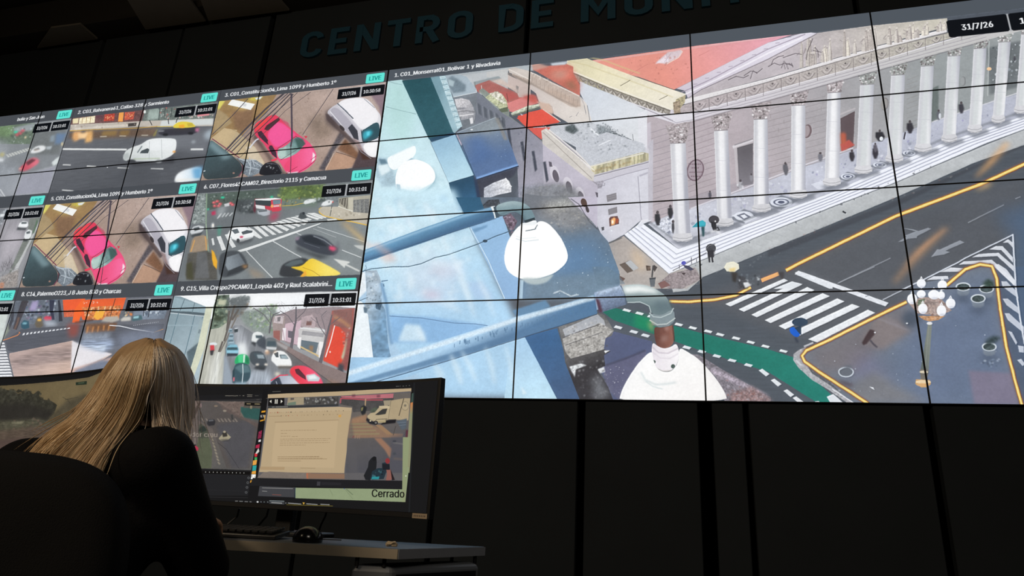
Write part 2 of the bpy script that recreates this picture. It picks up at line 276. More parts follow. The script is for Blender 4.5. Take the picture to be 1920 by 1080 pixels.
    for i, (xt, yt, wt, xb, yb, wb, yc) in enumerate(cols):
        lit = "d5d4dc" if i < 5 else "c3c9cb"
        P([xb-wb*1.3, yb+10, xb+wb*1.7, yb+2, xb+wb*1.9, yb+10, xb, yb+20], "6a6f7a", s=3, o=.7)
        P([xt-wt, yt, xt+wt, yt-1, xb+wb*.8, yb, xb-wb*.8, yb], "e6e7ea", g=("a4a6b2", xt-wt*.1, yt+60, xt+wt*1.1, yt+60))
        P([xt-wt*.95, yt, xt-wt*.3, yt, xb-wb*.3, yb, xb-wb*.78, yb], "a9aab4", s=1, o=.45); P([xt-wt*.4, yt, xt+wt*.4, yt, xb+wb*.35, yb, xb-wb*.4, yb], lit if i > 4 else "f1f1f4", s=2, o=.7)
        for f in (.33, .66): L([xt*(1-f)+xb*f-wt, yt*(1-f)+yb*f, xt*(1-f)+xb*f+wt, yt*(1-f)+yb*f+1], .8, "b9bac4", o=.6)
        P([xb-wb*.8, yb-5, xb+wb*.8, yb-6, xb+wb, yb, xb+wb*.95, yb+6, xb+wb*.4, yb+10, xb-wb*.5, yb+10, xb-wb*.98, yb+6, xb-wb, yb], "cfcfd4", n=.05); L([xb-wb, yb+1, xb-wb*.4, yb+4, xb+wb*.4, yb+4, xb+wb, yb], 1.2, "96979c", o=.8)
        L([xb-wb*.9, yb+7, xb, yb+10, xb+wb*.9, yb+6], 1.2, "84868c", o=.7)
        q = [xt-wt*.95, yt+2, xt-wt*1.15, yt-14, xt-wt*1.6, yc-2, xt+wt*1.65, yc-10, xt+wt*1.3, yt-14, xt+wt*.95, yt]
        P(q, "a59c9f" if i < 5 else "969a98", n=.25, k='f')
        R = c.rng
        for j in range(34):
            f = R.rand(); y = yt-1-f*(yt-yc-2); w2 = wt*(1+.45*f); x = xt+R.uniform(-1, 1)*w2
            E(x, y, R.uniform(1, 2.6), R.uniform(1, 2.2), ["6c6366", "d9d6d8", "8a8286", "55504f", "efeef0"][R.randint(5)], n_=6, o=.8)
        L([xt-wt, yt+1, xt+wt, yt], 1.4, "8d8a90", o=.8)
    # entablature, pediment
    V(1440, 0, 4)
    arch = "-1300 870 -1080 800 -560 640 0 690 800 465 1430 275 1920 145 2500 0 2500 60 1920 215 1650 296 830 525 0 755 -540 900 -700 950"
    V(0, 0, 1)
    P("1210 205 1265 232 1302 226 1440 188 1647 131 1850 75 2000 35 2000 12 1860 52 1797 69 1640 116 1440 172 1300 210 1270 214 1256 195", "d2cdd6", g=("c0bfbf", 1300, 200, 1750, 80))
    for k in (.35, .7): L([1262, 196+36*k, 1302, 209+16*k, 1440, 172+16*k, 1640, 116+15*k, 1850, 55+20*k], 1.1, "8f8a94", o=.75)
    L("1300 210 1440 172 1640 116 1797 69 1900 40", 1.6, "e9e6ec"); L("1302 226 1440 189 1647 132 1850 76", 1.6, "5f5a62", s=1, o=.6)
    P("1284 196 1440 153 1640 93 1790 58 1900 28 1900 38 1797 67 1640 116 1440 171 1300 209 1268 214 1262 205", "b0a6a9", g=("b0aca2", 1350, 190, 1750, 80), n=.12, k='f')
    for i in range(15):                                          # swags on the frieze
        f = i/15; x = 1312+i*35.5-f*20; y = 200-(x-1312)*.279; r = 14-f*4.5
        for rr, cc in ((1, "716a6e"), (.7, "c6bfc0"), (.42, "7d7478")):
            t = np.linspace(.05, .95, 7); L(np.stack([x+(t-.5)*2*r*rr, y-2-(t-.5)*2*r*rr*.28+np.sin(t*np.pi)*r*rr*.9-3], 1), 1.5 if rr == .7 else 1.2, cc, o=.75)
        L([x+r*1.25, y-15, x+r*1.3, y+8], 1.4, "6d6669", o=.6); E(x, y-5, 2, 2, "5d575a", n_=6)
    P("1276 188 1440 147 1640 88 1775 53 1776 60 1640 94 1440 153 1284 196", "e3e0e2"); L("1283 196 1440 154 1640 95 1780 61", 1.3, "6b6669", s=0, o=.8); L("1280 187 1440 146 1640 87 1778 50", 1, "55504f", o=.5)
    for i in range(60): x = 1330+i*7.6; y = 179-(x-1330)*.27; L([x, y, x+1, y+1.6], 1.1, "8c8690", o=.35)
    P("1286 186 1315 165 1440 110 1530 62 1632 48 1776 34 1778 49 1640 87 1440 146", "b9b1b6", g=("c4bfb2", 1500, 120, 1760, 50), n=.12)
    P("1340 158 1440 120 1500 100 1500 125 1440 142 1380 158", "b7b0b6", s=4, o=.6)
    R = c.rng                                                    # carved figures
    for i in range(46):
        x = R.uniform(1500, 1772); f = (x-1500)/272; yb = 128-f*72; h = R.uniform(.35, 1)*(yb-(66-f*28)); y = yb-h
        w = R.uniform(2.5, 5)
        P([x-w, yb, x-w*.6, y+h*.4, x-w*.2, y, x+w*.7, y+2, x+w, y+h*.5, x+w*1.2, yb], ["cfc9c2", "ddd6ca", "b5ada8", "c5beb8"][R.randint(4)], s=0, n=.1, k='f')
        L([x+w*.9, yb, x+w*.8, y+h*.5, x+w*.3, y+1, x-w*.4, y+3], 1, "6b6264", o=.7); E(x+w*.2, y-1.5, 1.7, 1.9, "d5cec8", n_=8)
        if R.rand() < .6: L([x-w, y+h*.4, x-w*2.4, y+h*R.uniform(.2, .7)], 1.4, "8b8284", o=.7)
    for q in ["1440 125 1452 118 1462 122 1472 118 1486 123", "1465 128 1470 114 1474 121 1480 119 1487 124", "1512 112 1514 96 1520 82 1524 72", "1528 88 1534 96 1534 108", "1524 94 1540 98", "1365 150 1380 143 1394 146 1404 141", "1395 142 1408 133 1420 136 1430 128", "1446 122 1450 112 1460 106 1470 104", "1468 108 1480 104 1492 100 1504 102", "1407 148 1412 132 1420 138", "1470 120 1472 130 1476 121 1478 130", "1484 118 1487 126"]: L(q, 1.4, "4c454b", o=.8)
    P("1268 166 1440 80 1512 60 1532 62 1440 110 1315 167 1290 184 1284 170", "cbc3d0", g=("ddd9e6", 1280, 180, 1480, 80)); L("1272 176 1330 150 1440 92 1510 64", 2, "9a8fa0", o=.8); L("1278 180 1350 146 1440 100 1505 70", 3, "f2eff6", o=.8); L("1268 166 1440 79 1512 59", 1.2, "8d8594", o=.7); L("1290 184 1315 168 1440 111 1532 63", 1.5, "6f6873", o=.7)
    for i in range(9): L([1300+i*22, 158-i*11, 1308+i*22, 157-i*11], 1.6, "8c7f92", o=.5)
    # red roof and cream cornice
    P("1103 120 1110 113 1296 87 1440 68 1500 60 1440 80 1268 166 1264 168 1200 145", "e09082", g=("e0a0b0", 1250, 150, 1460, 72), n=.03)
    L("1105 116 1296 90 1500 62", 3, "e6b8b8", s=1, o=.6); P("1230 117 1252 98 1275 94 1280 96 1275 106 1248 120", "d3c2c8", s=1, n=.1); P("1228 120 1250 104 1254 116 1232 119", "e9dfe8", s=1); L("1276 94 1280 97 1272 108 1250 120", 1.5, "e7d0c6"); M("1250 100 1250 116 1258 100 1246 116", 1, "a894a0", o=.6)
    c.specks("1110 118 1260 105 1300 120 1268 162", 40, ["c77a70", "a86a60"], (1, 3), o=.4); M("1180 140 1215 120 1310 105 1330 95", 1, "b06a66", o=.5)
    L("1103 115 1200 147 1266 169", 1.6, "5b4a40", o=.8)
    P("1062 122 1063 113 1085 103 1110 113 1200 147 1285 176 1283 188 1262 205 1256 206 1150 168 1073 135", "ded6b4", g=("e9e3d2", 1100, 140, 1250, 190), n=.05)
    L("1066 114 1100 122 1200 158 1262 182", 2, "c9bd92", s=1, o=.6); L("1163 161 1182 150", 1, "5d5648"); L("1236 187 1252 179", 1, "5d5648"); P("1268 186 1286 178 1284 192 1272 208 1262 206", "a99f80", n=.3, k='f'); L("1085 104 1130 112 1200 138", 2.4, "cbbb84", s=1, o=.7)
    P("1073 135 1150 168 1257 206 1257 214 1240 212 1150 180 1090 160 1075 142", "98928a", n=.2, k='f'); L("1072 133 1150 165 1258 205", 2, "efeade"); L("1072 136 1150 168 1257 208", 1.5, "5c5750", o=.9)
    for i in range(11):
        x = 1088+i*15.6; y = 148+i*6.1; t = np.linspace(0, 1, 6)
        L(np.stack([x+t*12, y+t*4.6+np.sin(t*np.pi)*7, ], 1), 1.8, "d8d3cc" if i > 2 else "a8a27e", o=.8); L(np.stack([x+t*11, y-3+t*4.6+np.sin(t*np.pi)*5], 1), 1.5, "5d574f", o=.7); L([x-1, y-4, x-1, y+8], 1.3, "5d574f", o=.6)
    P("1090 160 1150 180 1240 212 1262 214 1302 209 1302 226 1268 232 1210 214 1210 204", "dcdae2"); L("1095 165 1150 184 1210 204 1262 226", 1.2, "8a868e", o=.8); L("1212 205 1268 230 1302 224", 1.4, "9b94a0", o=.8); P("1262 192 1275 188 1276 212 1264 214", "9a8a76", n=.3, k='f')
    P("1087 152 1100 158 1160 182 1215 208 1212 236 1206 275 1205 320 1150 300 1185 262 1105 228 1100 200 1088 175", "cdd3dc", n=.03, g=("dadde2", 1110, 190, 1190, 260))
    P("1196 213 1213 206 1215 415 1202 417", "dedfe6", n=.03)
    # distant roofs left of the cornice
    V(960, 20, 4)
    P("140 430 410 400 460 420 460 470 510 560 510 640 330 540 190 460", "bd6a5e", n=.14); P("230 440 420 410 500 540 490 610 300 500", "cf6c5c", s=10, n=.12); P("280 460 420 440 400 520 310 500", "b59a8c", s=12, o=.7); P("390 540 460 520 500 600 440 590", "8c6a56", s=8, o=.8); P("290 395 420 380 400 405 300 412", "c8d2dc", s=2)
    P("560 700 600 830 560 840 420 840 320 780 200 680 180 620 20 500 0 480 0 440 60 430 330 560 520 650", "cabfba", n=.04, g=("d9d2cc", 200, 560, 500, 800))
    P("0 430 60 425 330 555 510 640 515 720 440 720 250 610 60 510 0 480", "b9aaa0", n=.14); L("60 428 180 480 330 555 505 640", 9, "ddd4cc"); L("10 480 140 545 330 650 490 722", 10, "8d8078", s=2, o=.8); L("260 590 440 670 510 720", 26, "b39683", s=8, o=.6)
    for i in range(15): L([60+i*31, 450+i*15.5, 56+i*31, 500+i*15.5], 4, "94857c", o=.6)
    c.specks("140 450 340 545 320 560 120 470", 20, ["e8e0d8", "8d7c70"], (3, 8)); L("510 640 540 700 555 780", 4, "99969c", o=.7); M("565 710 585 830", 4, "6b6f78"); M("540 710 555 770 480 790 500 760 430 800 450 790", 3, "5c6068", o=.7)
    P("0 640 120 620 180 640 200 690 0 750", "c0625c", s=2, n=.08); P("0 690 160 650 200 690 0 760", "e08b88", n=.04); L("0 775 200 715", 14, "b9c2ae", n=.3, k='f'); L("0 790 205 728", 6, "68705a", o=.8)
    P("40 790 210 745 360 825 350 840 120 880", "d95142", n=.04); P("120 870 250 850 240 900 210 940 190 930", "c8504a", n=.1); P("200 700 280 700 310 760 300 780 220 740", "cbb2a2", s=2, n=.1); L("270 705 300 720 310 775", 4, "9a8078", o=.7); L("215 745 360 828", 5, "e0d3cc")
    # terrace with clutter
    P("230 885 340 850 560 830 700 870 870 960 975 990 1000 1010 600 1085 590 1085", "c2c6cd", n=.06, k='f')
    for i in range(16): L([300+i*30, 860+i*9, 540+i*30, 1060], 1.5, "868a94", o=.5)
    P("400 870 460 850 500 900 460 925 400 900", "4c5558", s=2, n=.24, k='f'); P("640 860 700 870 820 950 740 940 640 920", "7c848a", s=4, n=.24, k='f'); L("590 885 660 945", 12, "e9edf2"); L("660 945 780 920 830 950", 8, "3c4448", o=.8); P("640 1020 740 970 760 1000 680 1040", "3b4a48", n=.3, k='f'); P("640 1020 700 990 720 1010 680 1035", "dfe5e8", o=.8)
    c.specks("380 850 700 840 900 980 620 1040", 130, ["3f474c", "dfe3ea", "777f88", "555d62"], (2, 8)); c.specks("680 850 760 870 900 970 840 980", 50, ["3b4146", "596066"], (2, 6)); M("905 925 910 975 600 1080 600 1060", 3, "4c5056")
    V(1080, 270, 4)
    P("0 20 60 -20 230 -90 330 -60 500 0 540 55 110 165 0 60", "c0c4cc", n=.06, k='f'); c.specks("60 -60 320 -60 400 20 160 90", 40, ["4a5056", "e2e6ec", "868c94"], (3, 9)); M("170 10 260 -30", 8, "e5e8ee")
    # pier below the terrace
    P("-250 -150 0 50 110 165 140 240 560 130 560 560 490 570 360 680 230 750 190 680 100 480 0 300 -100 100 -400 -200 -420 -230", "bcbac8", n=.04, g=("d0d0da", 0, 200, 450, 350))
    P("540 0 580 -40 575 560 545 575 540 200", "bdbac4", n=.04); L("530 30 540 150", 26, "d0cfd8", s=2); P("0 60 110 170 130 250 0 130 -260 -100 -260 -130", "d6d3d6", n=.05); L("-240 -130 0 75 112 175", 8, "8b878e", o=.8); L("-250 -110 0 120 120 250", 7, "6f6c76", o=.8); L("-255 -150 0 55 105 165", 6, "ede9e2", o=.9)
    P("105 165 500 60 545 70 545 125 130 240", "b9b395", n=.3, k='w'); L("105 170 510 68", 10, "dcd8cc"); c.specks("130 180 500 80 500 120 140 220", 60, ["7a6e48", "8f9470", "d6d0b8", "9a7a50"], (3, 10), o=.6); M("110 210 300 160 350 150 420 130", 6, "8a6a3c", s=2, o=.6)
    P("120 235 545 125 550 170 500 190 210 270 150 320 130 290", "c5c3ce"); L("125 245 545 135", 6, "6b6872", o=.8); L("135 300 320 240 545 180", 5, "8d8a96", o=.8); P("120 290 215 270 190 330 130 350", "a09da8", n=.2, k='f'); L("130 330 215 310 215 290", 5, "77747e", o=.7)
    L("465 240 490 570", 6, "8f8d9a", o=.8); L("475 240 540 215", 12, "9a98a6", s=1, o=.7); L("0 70 120 255", 4, "8c8a94", o=.7)
    P("228 385 303 365 305 415 235 435", "7f7c82"); P("240 490 308 470 310 515 245 533", "7f7c82"); M("232 398 300 380 234 412 302 396", 3, "9c999e", o=.8)
    P("248 560 260 545 310 540 325 570 322 600 252 618", "5c4040", n=.2, k='f'); P("262 570 285 550 300 560 290 605 265 610", "f2b070", s=1); E(275, 585, 8, 14, "fff2d8"); P("296 560 318 560 318 590 300 600", "a8482c", o=.8); E(267, 650, 5, 5, "e9f0f4"); P("190 625 210 620 212 645 195 650", "46464c")
    P("75 362 100 372 110 425 85 410", "64626a"); P("35 410 60 430 85 480 70 485 40 450", "55444a"); L("0 400 20 365 35 375", 4, "8a8892"); L("60 460 80 500 100 500", 4, "7a6a5c"); L("230 748 360 690", 4, "96949e", o=.7)
    # pavement before the pier
    P("230 750 360 690 695 975 780 940 880 925 900 930 945 1010 830 1085 320 1085 330 980", "a8a09b", n=.1, g=("b0aaa6", 300, 800, 800, 1050)); P("420 760 520 850 530 960 460 940 420 860", "d0b89c", s=10, o=.7)
    P("325 905 410 870 470 930 385 968", "5e544e"); P("370 890 410 870 470 930 430 950", "b4b8bc"); L("385 968 430 950", 4, "6a625c"); P("700 975 890 930 940 1010 800 1085 700 1085 620 1045", "8b8184", n=.25, k='f')
    for i in range(9): L([700+i*24, 985-i*6, 740+i*24, 1080-i*4], 3, "b0a6a8", o=.6); L([680, 1000+i*12, 930, 935+i*14], 3, "b0a6a8", o=.4)
    P("615 1045 665 1025 710 1060 640 1085", "7b5a58"); P("320 985 370 1010 350 1030 330 1020", "5e4a44"); P("240 740 340 700 350 705 240 750", "4a4c50", s=1)
    L("580 910 570 1000", 12, "4a4a4c"); P("525 910 560 915 560 950 530 950", "5a4c44", n=.3, k='f'); P("585 905 610 925 590 960 580 940", "3f3a3a"); P("550 1005 598 1000 590 1070 560 1072", "5b6168"); P("550 1005 598 1000 596 1012 552 1016", "3c4046")
    # ---- people on the steps
    def body(x, y, h, col="2a2b30", w=.3):
        P([x-h*w*.6, y-h*.75, x+h*w*.4, y-h*.8, x+h*w*.7, y-h*.4, x+h*w*.3, y, x-h*w*.2, y, x-h*w*.6, y-h*.35], col, s=1); E(x, y-h*.88, h*.1, h*.12, "4a4448")
    body(612, 610, 110); body(708, 560, 105); body(728, 670, 100, w=.15); L("612 575 625 608", 8, "2b2b30"); body(1005, 410, 60, "4b4a54"); body(1575, 235, 90, "55555c")
    body(1830, 130, 70, "77777e"); body(1235, 345, 80, "a9a9b0"); body(1315, 280, 60, "8c8c94"); c.specks("1205 290 1260 270 1255 340 1215 350", 10, ["e9edf4", "5c5c64"], (4, 12))
    P("870 625 910 585 950 572 975 590 970 620 920 622", "2e8fa0"); P("910 590 950 572 972 592 965 612 915 615", "35a9bc", s=1); P("940 620 965 620 962 690 948 695", "24454c", s=1)
    E(1035, 568, 40, 32, "3c3a40"); P("1010 580 1050 590 1058 640 1030 650 1018 620", "26262b"); L("1060 620 1075 645 1040 650", 12, "2c2c30"); E(1045, 580, 6, 6, "e8e8ec"); L("1012 660 1050 650 1090 680", 16, "eff0f4", s=2, o=.8)
    E(1012, 782, 38, 34, "3f4046", n=.2, k='f'); L("975 790 1000 760 1045 750", 5, "6a6b70"); P("985 800 1035 795 1035 850 990 850", "2c2c32"); M("998 845 1002 888 1020 845 1026 888", 13, "2a2a30"); L("1042 800 1038 840", 4, "55555a")
    M("725 950 980 815 775 905 775 935 865 850 868 900 905 860 905 885", 5, "4a4a55"); E(808, 893, 18, 15, "4c4fae"); P("800 905 850 915 885 940 860 950 820 930", "3c3d52"); P("790 965 825 965 810 985", "3c3436")
    P("1110 925 1130 890 1180 880 1220 900 1225 935 1190 960 1130 955", "e9e6d2"); P("1150 935 1200 925 1190 958 1150 955", "e8cf8e", s=2); P("1165 960 1215 965 1200 1040 1175 1030", "33302f", s=2); P("1210 985 1270 1000 1290 1085 1220 1085", "3e3f44", s=2, n=.3, k='f'); P("1250 1040 1290 1035 1315 1060 1270 1080", "dfe2e6", s=1); c.specks("1215 975 1380 985 1380 1050 1230 1080", 30, ["6b7680", "dfe6ea", "2e3338"], (4, 12), o=.7); P("1515 960 1560 960 1560 1010 1540 1015", "3c3a3e", s=2)
    V(1440, 270, 4)
    for x, y, h, col in ((130, 215, 80, "5a5a62"), (395, 130, 70, "6c6c76"), (630, 130, 90, "2e2c32"), (805, 110, 100, "2d2c34"), (805, 60, 70, "55525c")): body(x, y, h, col, .35)
    V(1440, 0, 4)
    body(1065, 1000, 100, "2e2c33", .4); L("1020 1045 1030 990", 10, "2e2c33"); body(840, 1060, 90, "26262c", .6); E(850, 1040, 14, 16, "e4e8ee"); body(1280, 900, 80, "5a5c64", .3); E(1290, 870, 10, 22, "cfd4dc"); body(1450, 850, 90, "34343c", .35); body(1850, 460, 40, "3c3c44")
    P("545 1000 575 990 580 1080 550 1080", "b45a44", s=3)
    # ---- near roofs on the left
    V(640, 100, 4)
    P("780 165 1440 80 1440 130 1250 130 1250 300 900 320", "a9b1b6", n=.05); P("900 165 1150 130 1250 120 1255 250 1100 180 1010 250 940 200", "b7bcc0", n=.04); P("990 215 1180 170 1200 190 1000 250", "8c969a", s=1); P("1090 140 1250 115 1250 220 1180 170 1090 180", "bfc0c0", n=.05)
    P("1250 115 1300 105 1420 135 1420 200 1260 145", "c6bdb6", n=.08); L("1255 118 1420 200", 7, "e2dad2"); L("1250 150 1420 235", 12, "85786f", s=2); P("1250 160 1420 245 1420 330 1330 330 1320 300 1250 250", "c2b2ac", n=.04); P("1310 240 1330 250 1325 300 1312 285", "86807e")
    P("1420 60 1440 60 1560 100 1440 130", "c09488", s=3)
    P("1000 240 1110 200 1320 300 1330 340 1240 375 1140 330 1020 290", "a3615c", n=.12); P("1110 205 1200 190 1330 280 1320 300 1260 260", "c8b7ae", s=3, n=.1); P("1180 290 1290 290 1330 330 1240 360", "b15a56", s=3); L("1240 300 1250 360", 4, "5c3838"); L("1050 240 1055 300", 4, "dfe6e6"); L("1000 215 1010 280", 4, "6b6f70")
    P("1240 375 1415 310 1470 370 1300 445 1240 430", "d07e7c", n=.05); P("1350 320 1450 310 1480 380 1430 370", "b85850", s=5, n=.1); L("1275 455 1400 400 1500 385", 16, "c3cbb8", n=.25, k='f'); L("1280 470 1420 420", 7, "6a7260")
    P("1315 485 1410 440 1510 418 1645 510 1400 565", "dd5345", n=.04); P("1400 560 1570 555 1500 645 1440 600", "d1574e", n=.06); L("1510 418 1645 512", 7, "dfd0c8"); P("1470 360 1560 380 1590 440 1550 430 1500 415", "cbb0a0", s=2)
    P("1030 280 1060 260 1260 420 1260 470 1510 660 1500 700 1200 460", "7d8680", n=.2); L("1035 285 1200 440 1480 650", 8, "97a09a", o=.8)
    P("1080 330 1120 300 1170 285 1210 310 1240 355 1250 400 1190 415", "b6ba98", n=.2, k='f'); P("1110 300 1170 285 1205 305 1215 340 1240 380 1170 350", "d9d6c8", n=.3, k='f'); c.specks("1110 300 1180 285 1240 370 1180 390", 30, ["6b6e54", "f0eee6", "9aa078"], (4, 12)); P("1180 420 1250 400 1250 435 1200 445", "596250")
    # receding dark facade
    P("890 330 1020 285 1200 440 1400 570 1510 665 1600 750 1920 1010 1920 1080 1330 1080 1320 850 1190 480 905 565", "6f7480", n=.08, g=("a9a5b4", 1150, 450, 1750, 900))
    P("1510 665 1560 700 1920 985 1920 1080 1520 1080", "b9b4c2", n=.04); L("1510 668 1620 745 1920 985", 9, "8f8b94", o=.8)
    P("1500 580 1540 560 1900 900 1890 960 1860 950 1510 680", "c9c4be", n=.08); L("1530 572 1900 880", 6, "ece8e0"); L("1510 590 1880 940", 5, "8c8580", o=.8)
    for x, y, h in ((1255, 560, 200), (1355, 660, 150), (1440, 730, 160), (1525, 810, 160), (1200, 500, 60)): P([x-12, y+5, x+8, y, x+30, y+h-20, x+12, y+h], "3b404c", s=1); L([x-22, y, x-2, y+h], 5, "9ba0aa", o=.6)
    for x, y in ((1600, 900), (1700, 985), (1790, 1060)): E(x, y, 34, 60, "d0ccd6", rot=-15); E(x+8, y+20, 22, 48, "5b5660", rot=-15)
    P("1555 810 1575 815 1585 850 1562 850", "54505a"); P("1905 1040 1925 1045 1925 1080 1915 1080", "54505a")
    for i in range(5): P([1020+i*45, 370+i*25, 1045+i*45, 390+i*25, 1055+i*45, 470+i*25, 1030+i*45, 450+i*25], "4d535c", s=1, o=.8); L([1015+i*45, 370+i*25, 1022+i*45, 460+i*25], 4, "8d939a", o=.7)
    c.specks("1250 540 1400 600 1500 860 1380 860", 40, ["8f949e", "55596a"], (3, 9), o=.5)
    P("1340 1000 1600 1000 1700 1080 1330 1080", "8a8fa2", s=8, n=.25, k='f'); c.specks("1480 1000 1660 985 1740 1080 1500 1080", 60, ["d9d9d2", "6b7078", "a9a888"], (3, 10), o=.7)
    P("840 335 1015 285 1020 300 1000 560 905 565 860 430", "6d747c", n=.15)
    P("850 345 900 335 960 350 990 400 1005 450 1000 500 975 530 960 490 900 500 870 430", "c9c7cb", n=.15, k='f', g=("8b8d94", 880, 380, 990, 480)); L("860 440 940 430 1005 440", 8, "77787e", s=1); L("880 470 990 455", 7, "efeef0", s=1); P("960 490 985 480 990 525 970 530", "e3e3e6")
    L("855 420 930 410", 10, "6b6e76", s=2)
    P("780 165 890 160 940 175 1015 270 1010 292 840 325 800 240", "a3b3be", n=.05); P("795 195 830 170 870 190 935 240 930 285 840 300 800 240", "6f808c", s=3, n=.15); P("800 190 850 210 840 250 805 240", "a9bcc4", s=2); L("1010 275 1015 292 840 328", 6, "d2dade")
    # blue roof box
    P("865 590 1160 478 1235 590 1325 835 1010 945 965 865", "56709a", n=.08, g=("808c98", 1080, 780, 1080, 520)); P("960 560 1150 485 1210 560 1100 600 900 620", "8b949a", s=8, n=.2, o=.8); P("1150 478 1180 485 1250 650 1220 650", "8d8a86", s=2, n=.2, o=.8); P("930 640 1050 610 1150 760 1000 830", "4c6a9c", s=14, o=.7)
    L("1010 940 1160 890 1325 838", 16, "86b0ea", s=2); L("1010 950 1330 845", 8, "22304a"); L("870 600 1010 940", 6, "2e4258", o=.8); L("880 590 1160 480", 4, "b3c0ca", o=.7); L("860 600 900 690", 12, "d9c6d8", s=2, n=.24, k='f'); E(978, 572, 10, 5, "eef2f6"); c.specks("1000 600 1250 560 1300 780 1080 860", 16, ["a9c4ee", "e4ecf6"], (1, 4), o=.6)
    P("1010 950 1330 850 1300 910 1250 950 1200 960 1120 1000 1060 1080 1015 1080", "3c3f4c", s=2, n=.2)
    P("1070 1010 1140 970 1235 935 1260 960 1275 1000 1275 1040 1180 1060 1120 1080 1070 1080", "b5b9c4", n=.15, k='f', g=("e3e4e8", 1100, 1020, 1240, 980)); L("1230 935 1262 985 1278 1000", 7, "f2f3f5"); L("1100 1040 1200 1010 1270 1030", 7, "81858f", s=2, o=.7)
    # pale ledge strips
    P("100 1500 200 150 460 200 655 640 800 960 1000 1400 700 1500", "b9dbe0", n=.03, g=("c8e4ee", 450, 300, 480, 900)); L("335 400 450 430 560 455", 4, "56707a", o=.8); M("350 207 400 225 400 225 455 235", 6, "56707a", o=.4)
    P("340 215 455 210 560 420 500 700 330 600", "a9d2cc", s=20, o=.5); c.specks("400 650 620 650 800 1000 700 1050", 30, ["dff0f4", "a8ccd8"], (8, 30), o=.35, soft=3)
    P("455 205 680 180 840 590 655 640", "244c55", n=.1, g=("2d5560", 560, 200, 740, 600)); P("655 640 840 590 868 605 672 672", "29465e"); L("655 640 675 672", 4, "bfe0e6"); L("672 668 865 608", 4, "9fc0d4", o=.8)
    P("670 180 780 165 850 400 905 545 850 598 838 590", "7699a6", n=.05, g=("96b6c2", 720, 300, 880, 380))
    P("735 172 780 168 908 548 870 565", "b3cdd6", n=.12, k='f')
    for i in range(19): L([738+i*7, 178+i*20, 778+i*6.8, 172+i*20], 6, "5d7f8c" if i % 2 else "d3e6ea", o=.7)
    P("672 672 855 608 992 912 805 968", "93bad3", n=.03, g=("b5d9ea", 760, 680, 860, 920)); L("855 608 1000 920", 7, "3c5a74", o=.8); L("805 968 990 914", 6, "c9e6f0")
    P("805 970 992 914 1030 1080 1060 1180 860 1180", "26465f", n=.05, g=("36648a", 900, 960, 950, 1160)); P("990 914 1015 950 1060 1160 1030 1160", "2c3850", s=2)
    # top-left lamp bowl
    P("260 780 340 785 380 850 420 1000 300 1000 240 880", "a9c4d2", s=4, n=.15); P("280 790 330 795 350 830 300 845", "5c7a8c", s=2); P("270 840 350 830 370 880 300 920", "dcecf2", s=3)
    P("340 790 370 770 540 690 560 700 560 760 480 830 400 880 360 860", "f4fafc", r=2); L("380 770 540 692", 6, "d5e8ee", s=1); P("490 810 525 785 545 795 500 820", "8fb2c4", s=1)
    E(560, 935, 150, 112, "3f7186", s=6, o=.5); P("420 860 470 815 540 790 620 810 680 850 708 910 700 960 640 1020 560 1050 480 1050 420 1030 400 960", "fafcfd", r=2); P("430 1010 560 1040 690 970 690 985 620 1035 540 1055 460 1050", "b3d4de", s=2, o=.8); P("410 980 440 985 450 1035 420 1030", "a9c4d2", s=1)
    # ---- lower left: ledges, pillar
    V(640, 370, 4)
    P("100 -60 845 -60 930 140 1230 760 1400 1100 1500 1500 60 1500", "c4e2ee", n=.05, s=10, g=("a6cdea", 500, 0, 700, 900)); P("300 150 760 150 900 400 700 700 300 600", "cfe6f0", s=36, n=.08, o=.6); P("450 450 850 500 900 800 500 760", "c6d4e6", s=30, o=.6)
    c.specks("260 0 860 0 1150 760 380 800", 90, ["d9ecf6", "9cc2de", "c4d9ea", "e6f2f8"], (10, 45), o=.3, soft=4); P("600 700 720 710 760 760 640 760", "d2b2c2", s=12, o=.6); P("680 500 900 520 900 580 660 590", "d3c8d6", s=18, o=.5)
    P("950 640 1060 630 1150 760 1000 760", "a9c6e6", s=6, o=.8); L("870 0 920 120", 6, "6b93b0", s=2, o=.7)
    P("890 130 1150 150 1210 140 1250 250 1330 500 1330 770 1230 765 960 220", "92bade", n=.03, g=("8ab0d8", 1050, 200, 1200, 700)); L("970 230 1100 470 1225 760", 6, "d9ecf8", o=.9); P("980 240 1100 205 1090 225 1000 265", "6a93b8", s=2); P("1340 610 1500 650 1520 760 1330 770", "aecadd", s=3)
    P("860 0 1040 0 1060 60 1100 150 930 140", "2c5674", n=.05); P("1040 0 1500 0 1900 0 1900 60 1500 180 1300 240 1200 60 1060 60", "5c6876", n=.2); P("1060 60 1100 20 1180 15 1200 70 1100 90", "3b4048", n=.3, k='f')
    # broad dark roof mass
    P("1340 -60 1480 -90 1640 -110 1760 -60 1800 0 1800 60 1380 60", "777a80", s=9, n=.35, o=.9); P("1370 -30 1500 -10 1800 -10 1850 110 1920 240 2000 330 2085 560 2090 700 1930 760 1360 760 1380 300", "5b7690", n=.1, g=("6b7078", 1600, 500, 1650, 60)); P("1500 20 1820 20 1900 200 1700 260 1480 140", "848486", s=16, n=.3, o=.8); P("1500 60 1700 0 1760 60 1600 120", "a9aaa6", s=10, n=.24, k='f', o=.7); P("1500 380 1900 300 1960 560 1600 600", "5b80a8", s=30, o=.8); P("1390 630 1900 560 2060 600 2080 760 1380 770", "6b8296", s=10, n=.12, o=.9)
